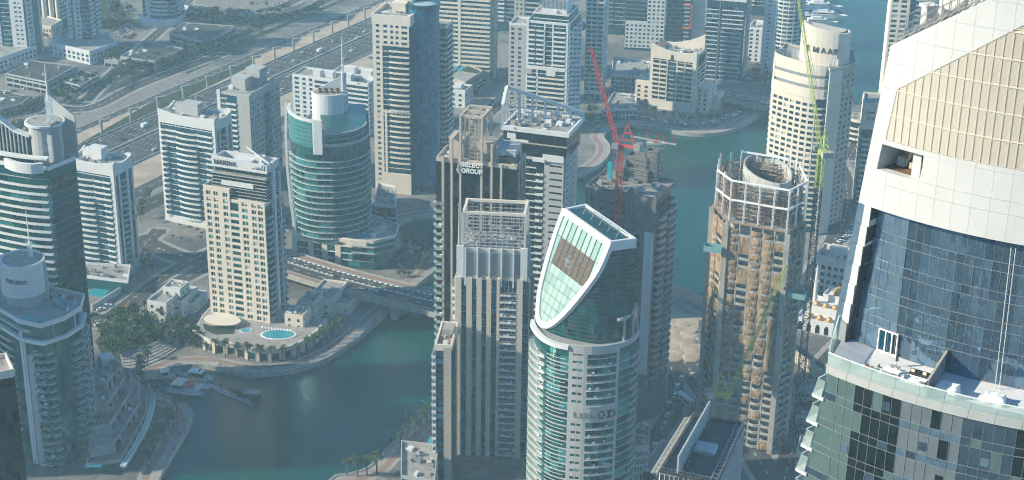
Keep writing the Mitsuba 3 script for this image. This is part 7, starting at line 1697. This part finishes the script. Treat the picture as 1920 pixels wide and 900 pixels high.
def scatter(poly, n, kinds, label, group, s=(.8, 1.5), fn=None, gap=3.0):
    g = sg.Polygon(poly).buffer(0).difference(solid_)
    if g.is_empty: return
    x0, y0, x1, y1 = g.bounds; pts = []; tries = 0
    while len(pts) < n and tries < n * 60:
        tries += 1; p = (rng.uniform(x0, x1), rng.uniform(y0, y1))
        if g.contains(sg.Point(p)) and all(math.hypot(p[0] - q[0], p[1] - q[1]) > gap for q in pts):
            pts.append(p)
            if kinds == 'palm': palm(*p, rng.uniform(*s), label, group)
            else: tree(*p, rng.uniform(*s), kinds[rng.integers(len(kinds))], label, group)


def along(line, step, what, label, group, s=(.9, 1.2), jit=.5):
    p = smooth_line(line, 3); L = plen(p)
    for t_ in np.arange(step / 2, L, step):
        x, y = sub(p, t_ / L, min(1, t_ / L + .001))[0] + rng.normal(0, jit, 2)
        palm(x, y, rng.uniform(*s), label, group) if what == 'palm' else tree(x, y, rng.uniform(*s), what, label, group)


scatter([(-191.5, 695.0), (-188.5, 717.6), (-178.1, 722.6), (-171.0, 706.8), (-174.4, 682.0), (-182.3, 673.8)], 26, ['leafbright', 'leaf', 'leaf'], 'green tree in the dense garden left of the villas', 'garden trees near the left towers', (.9, 1.5), gap=2.6)
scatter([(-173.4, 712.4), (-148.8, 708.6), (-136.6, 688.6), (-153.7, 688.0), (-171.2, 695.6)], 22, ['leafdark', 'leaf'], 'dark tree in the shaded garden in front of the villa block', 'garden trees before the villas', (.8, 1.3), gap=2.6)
scatter([(-185.9, 717.7), (-168.2, 724.2), (-145.4, 696.5), (-160.4, 685.1), (-176.1, 690.0)], 16, 'palm', 'palm in the shaded garden in front of the villa block', 'garden palms before the villas', (.9, 1.2))
along([(-137.2, 684.8), (-125.4, 679.8), (-112.9, 677.1), (-101.1, 679.5), (-90.2, 690.1), (-82.9, 702.9), (-77.8, 714.4)], 5.6, 'palm', 'palm on the promenade under the curved pool terrace', 'promenade palms below the pool terrace', (.85, 1.1))
along([(-130.0, 693.7), (-117.4, 691.3), (-107.5, 691.1), (-98.4, 697.4)], 6, 'palm', 'small palm on the edge of the pool deck', 'palms on the pool deck', (.45, .55), .2)
along([(-143.2, 632.8), (-142.8, 616.7), (-144.6, 594.7), (-145.5, 578.0)], 4.6, 'palm', 'palm along the promenade beside the terraced building', 'promenade palms beside the terraced building', (.8, 1.1), 1.4)
along([(-165.4, 679.6), (-165.3, 664.0), (-159.3, 644.3), (-150.5, 635.0)], 5.5, 'palm', 'palm on the corner of the promenade near the jetty', 'promenade palms near the jetty', (.9, 1.1), 1.0)
along([(-66.9, 579.4), (-56.2, 579.3), (-51.0, 581.5)], 4.2, 'palm', 'tall palm at the bottom edge beside the slim tower', 'palms at the bottom edge', (1.0, 1.3))
along([(-45.9, 599.7), (-40.1, 613.0), (-35.1, 624.4), (-33.5, 629.1)], 6, 'palm', 'palm on the right bank left of the slim tower', 'palms on the right bank', (.8, 1.0))
along([(-58.5, 784.4), (-54.4, 805.1), (-47.2, 801.9), (-43.5, 785.0), (-46.9, 771.6)], 4.5, 'palm', 'palm on the small headland behind the bridge', 'palms behind the bridge', (.7, 1.0))
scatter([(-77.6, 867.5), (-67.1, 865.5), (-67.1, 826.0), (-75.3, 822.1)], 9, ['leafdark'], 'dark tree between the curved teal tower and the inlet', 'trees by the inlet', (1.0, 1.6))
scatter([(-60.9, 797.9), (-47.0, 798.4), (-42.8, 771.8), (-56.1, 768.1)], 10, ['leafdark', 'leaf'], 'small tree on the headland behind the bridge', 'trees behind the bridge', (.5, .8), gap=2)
along([(69.1, 1022.2), (86.4, 1025.1), (101.1, 1015.3), (117.4, 1007.8), (131.7, 1014.6), (145.8, 1033.1)], 6.5, 'palm', 'palm on the quay in front of the concave hotel', 'palms before the concave hotel', (.8, 1.0))
scatter([(47.1, 1028.6), (64.5, 1032.6), (63.3, 1008.5), (47.8, 1002.7)], 10, ['leaf', 'leafdark'], 'tree in the small park left of the concave hotel', 'park trees by the north basin', (.8, 1.2))
scatter([(160.9, 1144.3), (178.2, 1132.5), (176.9, 1096.1), (157.9, 1089.3)], 12, ['leafdark', 'leaf'], 'tree below the dark banded tower by the far bridge', 'trees by the far bridge', (.9, 1.3))
scatter([(119.9, 615.4), (128.0, 624.7), (121.6, 598.1), (115.6, 589.5)], 8, ['leafdark'], 'dark tree at the foot of the sail tower', 'trees at the foot of the sail tower', (.8, 1.2))
LG = [('small tree on the green strip beyond the highway, below the car parks', 'trees on the green strip'), ('small tree in the narrow strip beside the far end of the highway', 'trees at the far end of the highway'), ('tree beside the small grey pavilion, upper left', 'trees by the pavilion'), ('dark tree beside the long flat roofed building, upper left', 'trees by the flat roofed building'), ('tree among the white pavilions at the top edge', 'trees among the white pavilions'), ('tree beside the low kiosk building, upper left', 'trees by the kiosk'), ('tree behind the white corner tower at the top left', 'trees behind the corner tower'), ('tree behind the white and blue tower at the top', 'trees behind the white and blue tower'), ('tree beside the mast of the TRIDENT tower, left edge', 'trees at the left edge')]
for (pg, n, s), (L_, G_) in zip((([(-313.4, 986.8), (-283.2, 1040.5), (-244.0, 1105.8), (-208.5, 1158.2), (-206.8, 1171.6), (-248.9, 1130.4), (-289.9, 1053.5), (-321.0, 1001.7)], 46, (.9, 1.6)), ([(-206.8, 1171.6), (-151.0, 1260.6), (-148.6, 1276.2), (-209.0, 1185.1)], 20, (.8, 1.4)), ([(-286.9, 1124.7), (-272.1, 1116.7), (-268.7, 1135.7), (-284.6, 1147.8)], 10, (1.0, 1.6)), ([(-249.6, 1225.4), (-198.4, 1192.5), (-195.8, 1228.3), (-232.0, 1251.6)], 20, (1.0, 1.9)), ([(-210.9, 1234.8), (-187.8, 1228.7), (-166.5, 1252.1), (-178.6, 1282.4), (-206.5, 1273.0)], 24, (.7, 1.1)), ([(-300.5, 1067.7), (-281.6, 1086.0), (-262.4, 1123.4), (-249.3, 1114.1), (-277.5, 1060.8)], 16, (.9, 1.4)), ([(-359.0, 1184.2), (-354.5, 1242.0), (-340.7, 1227.9), (-342.0, 1171.4)], 12, (1, 1.6)), ([(-302.4, 1201.1), (-282.9, 1202.1), (-299.4, 1260.2), (-315.1, 1274.8)], 12, (1, 1.5)), ([(-314.4, 967.1), (-306.9, 987.1), (-297.7, 977.6), (-303.3, 939.4)], 8, (.9, 1.4))), LG):
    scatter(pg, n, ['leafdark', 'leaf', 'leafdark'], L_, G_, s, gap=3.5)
along([(-201.3, 835.7), (-203.1, 862.6), (-200.7, 873.0)], 4, 'palm', 'palm beside the road right of the second white tower', 'roadside palms by the white tower', (.8, 1.0)); along([(-187.5, 821.5), (-168.6, 811.4), (-164.9, 822.4), (-181.1, 832.8)], 6, 'leaf', 'low bush in the paved court below the middle white tower', 'bushes in the paved court', (.3, .5))
scatter([(-188.8, 786.4), (-179.3, 780.1), (-178.8, 767.0), (-186.3, 771.9)], 4, ['leaf'], 'tree at the corner below the second white tower', 'trees at the road corner', (.9, 1.2))
scatter([(-39.0, 941.3), (-28.2, 1009.6), (-15.2, 1041.9), (-11.5, 1026.0), (-27.3, 979.6)], 10, ['leafdark'], 'tree beside the road behind the SELECT GROUP tower', 'trees along the back road', (.6, 1.0))

# cars
def car_shapes(k, L=4.4, W=1.8, H=1.45, van=False):
    m = MB(); pr = [(-.5, .25), (-.5, .62), (-.47, .66), (-.28, .68), (.14, .66), (.46, .52), (.5, .45), (.5, .25)] if not van else [(-.5, .2), (-.5, .9), (.3, .9), (.45, .5), (.5, .45), (.5, .2)]
    x = trimesh.creation.extrude_polygon(sg.Polygon([(a * L, b * H) for a, b in pr]), W, engine='earcut'); v = np.c_[x.vertices[:, 0], x.vertices[:, 2] - W / 2, x.vertices[:, 1]]; m.add(v, x.faces[:, ::-1])
    g = MB()
    if not van:
        lo = [(-.44 * L, -.44 * W), (.2 * L, -.44 * W), (.2 * L, .44 * W), (-.44 * L, .44 * W)]; hi = [(-.32 * L, -.36 * W), (.04 * L, -.36 * W), (.04 * L, .36 * W), (-.32 * L, .36 * W)]
        g.loft(lo, hi, .64 * H, H * .97); m.box(-.32 * L, .03 * L, -.355 * W, .355 * W, H * .96, H)
    else: g.box(.28 * L, .41 * L, -.46 * W, .46 * W, .55 * H, .8 * H); g.box(-.4 * L, .25 * L, -.505 * W, .505 * W, .55 * H, .78 * H)
    w_ = MB()
    for a in (-.32, .32):
        for s in (-1, 1):
            q = np.arange(10) * .628; w_.loft(np.c_[a * L + .33 * np.cos(q), .33 * np.sin(q)], np.c_[a * L + .33 * np.cos(q), .33 * np.sin(q)], 0, .22) if False else w_.box(a * L - .32, a * L + .32, s * W * .5 - .14, s * W * .5 + .02, 0, .62)
    return m, g, w_


CARS = {v: car_shapes(0, 6.2 if v else 4.5, 2.1 if v else 1.85, 2.6 if v else 1.45, v) for v in (False, True)}
CB = {(v, c): CARS[v][0].done(c) for v in (False, True) for c in [f'carpaint{i}' for i in range(6)] + ['orange', 'whitepaint']}
CG = {v: CARS[v][1].done('dark0') for v in CARS}; CW = {v: CARS[v][2].done('rubber') for v in CARS}


def car(x, y, a, label, group=None, paint=None, van=False, z=.16):
    k = thing('delivery_van' if van else 'car', label, 'van' if van else 'car', group); paint = paint or f'carpaint{rng.choice(6, p=[.45, .2, .12, .06, .07, .1])}'
    put(k, 'body', moved(CB[van, paint], x, y, z, a)); put(k, 'glass', moved(CG[van], x, y, z, a)); put(k, 'tyres', moved(CW[van], x, y, z, a), kind='stuff')


HA = math.degrees(math.atan2(HD[1], HD[0]))
car(*(-230.8, 992.5), HA, 'white delivery van alone on the near side of the highway, left', None, 'whitepaint', True); car(*(-139.7, 1159.0), HA, 'white delivery van on the highway left of the tall mast', None, 'whitepaint', True)
for x, y in ((-168.5, 1107.0), (-155.3, 1133.7), (-151.8, 1154.5), (-155.0, 1068.8), (-120.8, 1141.8), (-133.9, 1109.9), (-115.7, 1194.0), (-102.6, 1145.3), (-199.9, 1037.8), (-239.6, 968.4), (-216.4, 950.5), (-194.5, 1072.7), (-250.6, 906.0), (-117.0, 1161.5), (-111.7, 1211.1), (-172.8, 1061.2)): car(x, y, HA, 'car driving along the wide highway', 'cars on the highway')
for t_ in (560, 640, 700, 780, 820, 905, 990, 1040, 1110, 1190):
    n_ = rng.choice([-666.5, -662.8, -659, -643, -639.4]); x, y = hw(n_, t_); car(x, y, HA, 'car driving along the wide highway', 'cars on the highway')
for (x, y), lab, pt in (((-195.1, 732.1), 'white car on the side street, farther of two beside the garden wall', 'whitepaint'), ((-197.2, 727.9), 'white car on the side street, nearer of two beside the garden wall', 'whitepaint'), ((-184.0, 732.5), 'white and orange taxi on the street in front of the villa block', 'orange'), ((-194.3, 711.1), 'white car turning beside the garden trees', 'whitepaint'), ((-199.4, 721.9), 'dark car on the side street beside the near teal tower', 'carpaint2')): car(x, y, 30, lab, None, pt)
car(*(-102.9, 772.2), -22, 'white van on the bridge in front of the beige podium', None, 'whitepaint', True, 2.6); car(*(-67.1, 739.6), -22, 'grey car crossing the bridge', None, 'carpaint1', False, 6.9); car(*(-86.2, 754.5), -22, 'dark car crossing the bridge near the beige podium', None, 'carpaint2', False, 6.5)
k = thing('bus', 'white roofed bus on the curved road behind the plant roof', 'bus'); c = (76.5, 644.3); put(k, 'body', MB().box(-5.5, 5.5, -1.3, 1.3, .4, 3.1, c, 118).done('whitepaint')); put(k, 'window_band', MB().box(-5.3, 5.52, -1.32, 1.32, 1.5, 2.5, c, 118).done('dark0')); put(k, 'roof', MB().box(-5.4, 5.4, -1.25, 1.25, 3.1, 3.3, c, 118).done('white'))
for lab, grp, line, step, a in (('parked car on the wide road behind the SELECT GROUP tower', 'cars parked on the back road', [(-39.6, 941.3), (-27.8, 994.4), (-16.8, 1031.0), (-5.0, 1070.1)], 6, 50), ('parked car in the small car park behind the podium pool', 'cars in the back car park', [(-29.6, 1080.5), (-23.2, 1086.6), (-18.0, 1098.6)], 3.2, 60), ('parked car in the lot beyond the highway', 'cars beyond the highway', [(-336.0, 1054.7), (-321.6, 1066.7), (-303.2, 1064.1)], 4.5, 60), ('parked car in the lot beside the small pavilion', 'cars by the pavilion', [(-296.6, 1201.4), (-285.1, 1185.3), (-281.1, 1193.8), (-291.5, 1208.8)], 3.6, 80),
                                ('parked car on the curved road by the far bridge', 'cars by the far bridge', [(160.1, 1107.2), (175.2, 1110.3), (190.4, 1139.4)], 7, 20), ('parked car on the yard right of the mosque', 'cars by the mosque', [(175.2, 824.2), (181.5, 835.3), (187.1, 850.5)], 3.5, 30), ('car on the road between the cream tower and the bridge', 'cars on the cross road', [(-183.3, 800.3), (-164.8, 790.0), (-144.5, 783.3)], 12, -8), ('truck coloured car on the dusty yard by the unfinished tower', 'vehicles on the construction yard', [(59.2, 596.3), (64.1, 618.3), (71.8, 651.4), (80.2, 671.7), (87.8, 651.9)], 9, 70), ('parked car beside the grey sheds right of the netted tower', 'cars by the sheds', [(126.3, 643.4), (138.1, 665.9), (147.2, 684.3)], 5, 60)):
    p = smooth_line(line, 3); L = plen(p)
    for t_ in np.arange(1, L, step):
        if rng.random() < .8: x, y = sub(p, t_ / L, min(1, t_ / L + .002))[0] + rng.normal(0, .5, 2); car(x, y, a + rng.normal(0, 4), lab, grp)

# pylons with one arm on the sandy median of the highway, lamps, benches
pm = MB().cyl(0, 0, 0, 8.4, .9, .8, 8).box(-.8, 5.2, -.8, .8, 7.4, 8.8).done('concrete')
for p in [(-268.0, 957.7), (-254.9, 979.5), (-241.6, 1002.1), (-229.1, 1025.7), (-217.3, 1049.0), (-205.3, 1071.0), (-192.9, 1093.8), (-181.1, 1117.5), (-169.6, 1139.4), (-158.7, 1160.7), (-147.1, 1182.8), (-135.9, 1207.0), (-125.9, 1226.2), (-115.2, 1247.4)]: solo('concrete_pylon', moved(pm, *p, 0, 28), 'grey concrete pylon with a single side arm standing in the highway median', 'pylon', 'concrete pylons along the highway')
lm = MB().cyl(0, 0, 0, 11, .16, .09, 6).beam((0, 0, 10.8), (1.9, 0, 11.2), .12); lh = MB().box(1.4, 2.4, -.18, .18, 11.1, 11.25)
LM, LH = lm.done('metal'), lh.done('white')


def lamp(x, y, a, label, group, s=1.0, z=0):
    k = thing('street_lamp', label, 'street lamp', group); put(k, 'pole', moved(LM, x, y, z, a, s)); put(k, 'head', moved(LH, x, y, z, a, s))


for t_ in np.arange(540, 1350, 45): lamp(*hw(-625, t_), HA + 90, 'tall street lamp on the near side of the highway', 'street lamps along the highway', 1.3)
for line, lab, grp in (([(-140.3, 681.5), (-121.7, 671.6), (-105.0, 672.6), (-89.4, 683.1), (-76.7, 703.1), (-66.2, 727.6)], 'street lamp on the promenade below the pool terrace', 'promenade lamps below the pool terrace'), ([(-113.2, 784.5), (-86.1, 772.9), (-58.2, 759.7), (-39.1, 749.7)], 'street lamp on the bridge over the canal', 'lamps on the bridge'), ([(-199.8, 828.4), (-175.3, 802.0), (-148.4, 790.6)], 'street lamp on the road behind the cream tower', 'lamps behind the cream tower'), ([(-51.4, 600.8), (-43.7, 617.4), (-34.6, 636.1)], 'street lamp on the right bank promenade', 'lamps on the right bank'), ([(-151.9, 642.1), (-138.9, 628.3), (-137.8, 610.1), (-140.8, 586.4)], 'street lamp on the near left promenade', 'lamps on the left promenade')):
    p = smooth_line(line, 3); L = plen(p)
    for t_ in np.arange(4, L, 15): lamp(*sub(p, t_ / L, min(1, t_ / L + .01))[0], rng.uniform(0, 360), lab, grp, .6, 6 if 'bridge' in grp else 0)


def person(x, y, z, a, shirt):
    k = thing('person', 'person walking on the promenade', 'person', 'people on the promenade'); st = .22
    m = MB(); 
    for s in (-1, 1): m.beam((s * .09, s * st * .6, 0), (s * .08, 0, .86), .15); m.beam((s * .24, -s * .12, .78), (s * .2, 0, 1.42), .1)
    m.loft([(-.17, -.1), (.17, -.1), (.17, .1), (-.17, .1)], [(-.22, -.11), (.22, -.11), (.22, .11), (-.22, .11)], .82, 1.45); m.cyl(0, 0, 1.44, 1.53, .06, n=6); h_ = trimesh.creation.icosphere(1, .12); m.add(h_.vertices * [.85, 1, 1.15] + [0, 0, 1.64], h_.faces)
    put(k, 'body', moved(m.done(shirt), x, y, z, a))


for line, n in (([(-134.3, 675.3), (-116.5, 669.1), (-100.0, 671.2), (-86.7, 681.1)], 9), ([(-137.6, 621.4), (-137.6, 603.5), (-138.7, 586.4)], 12), ([(-158.7, 664.2), (-157.3, 651.7), (-150.9, 637.3)], 5), ([(-49.6, 606.1), (-39.8, 626.6)], 4)):
    p = smooth_line(line, 3)
    for q in range(n): x, y = sub(p, *((lambda t_: (t_, t_ + .01))(rng.uniform(0, .98))))[0] + rng.normal(0, 1.0, 2); person(x, y, .2, rng.uniform(0, 360), rng.choice(['whitepaint', 'darkmetal', 'carpaint4', 'red', 'tan']))
for q in range(34):   # parasols and tables on the quay in front of the concave hotel
    p = sub(np.array([(80.9, 1019.6), (97.2, 1009.0), (117.2, 1005.8), (131.3, 1010.5), (147.4, 1032.1)]), q / 34, q / 34 + .01)[0] + rng.normal(0, 1.6, 2) + [0, 2]; k = thing('cafe_parasol', 'small pale cafe parasol on the quay before the concave hotel', 'parasol', 'cafe parasols on the quay'); put(k, 'canopy', MB().cyl(*p, 2.2, 2.9, 1.5, .1, 8).done(['white', 'white', 'concrete', 'palered'][q % 4])); put(k, 'pole', MB().cyl(*p, 0, 2.4, .06, n=5).done('metal'))
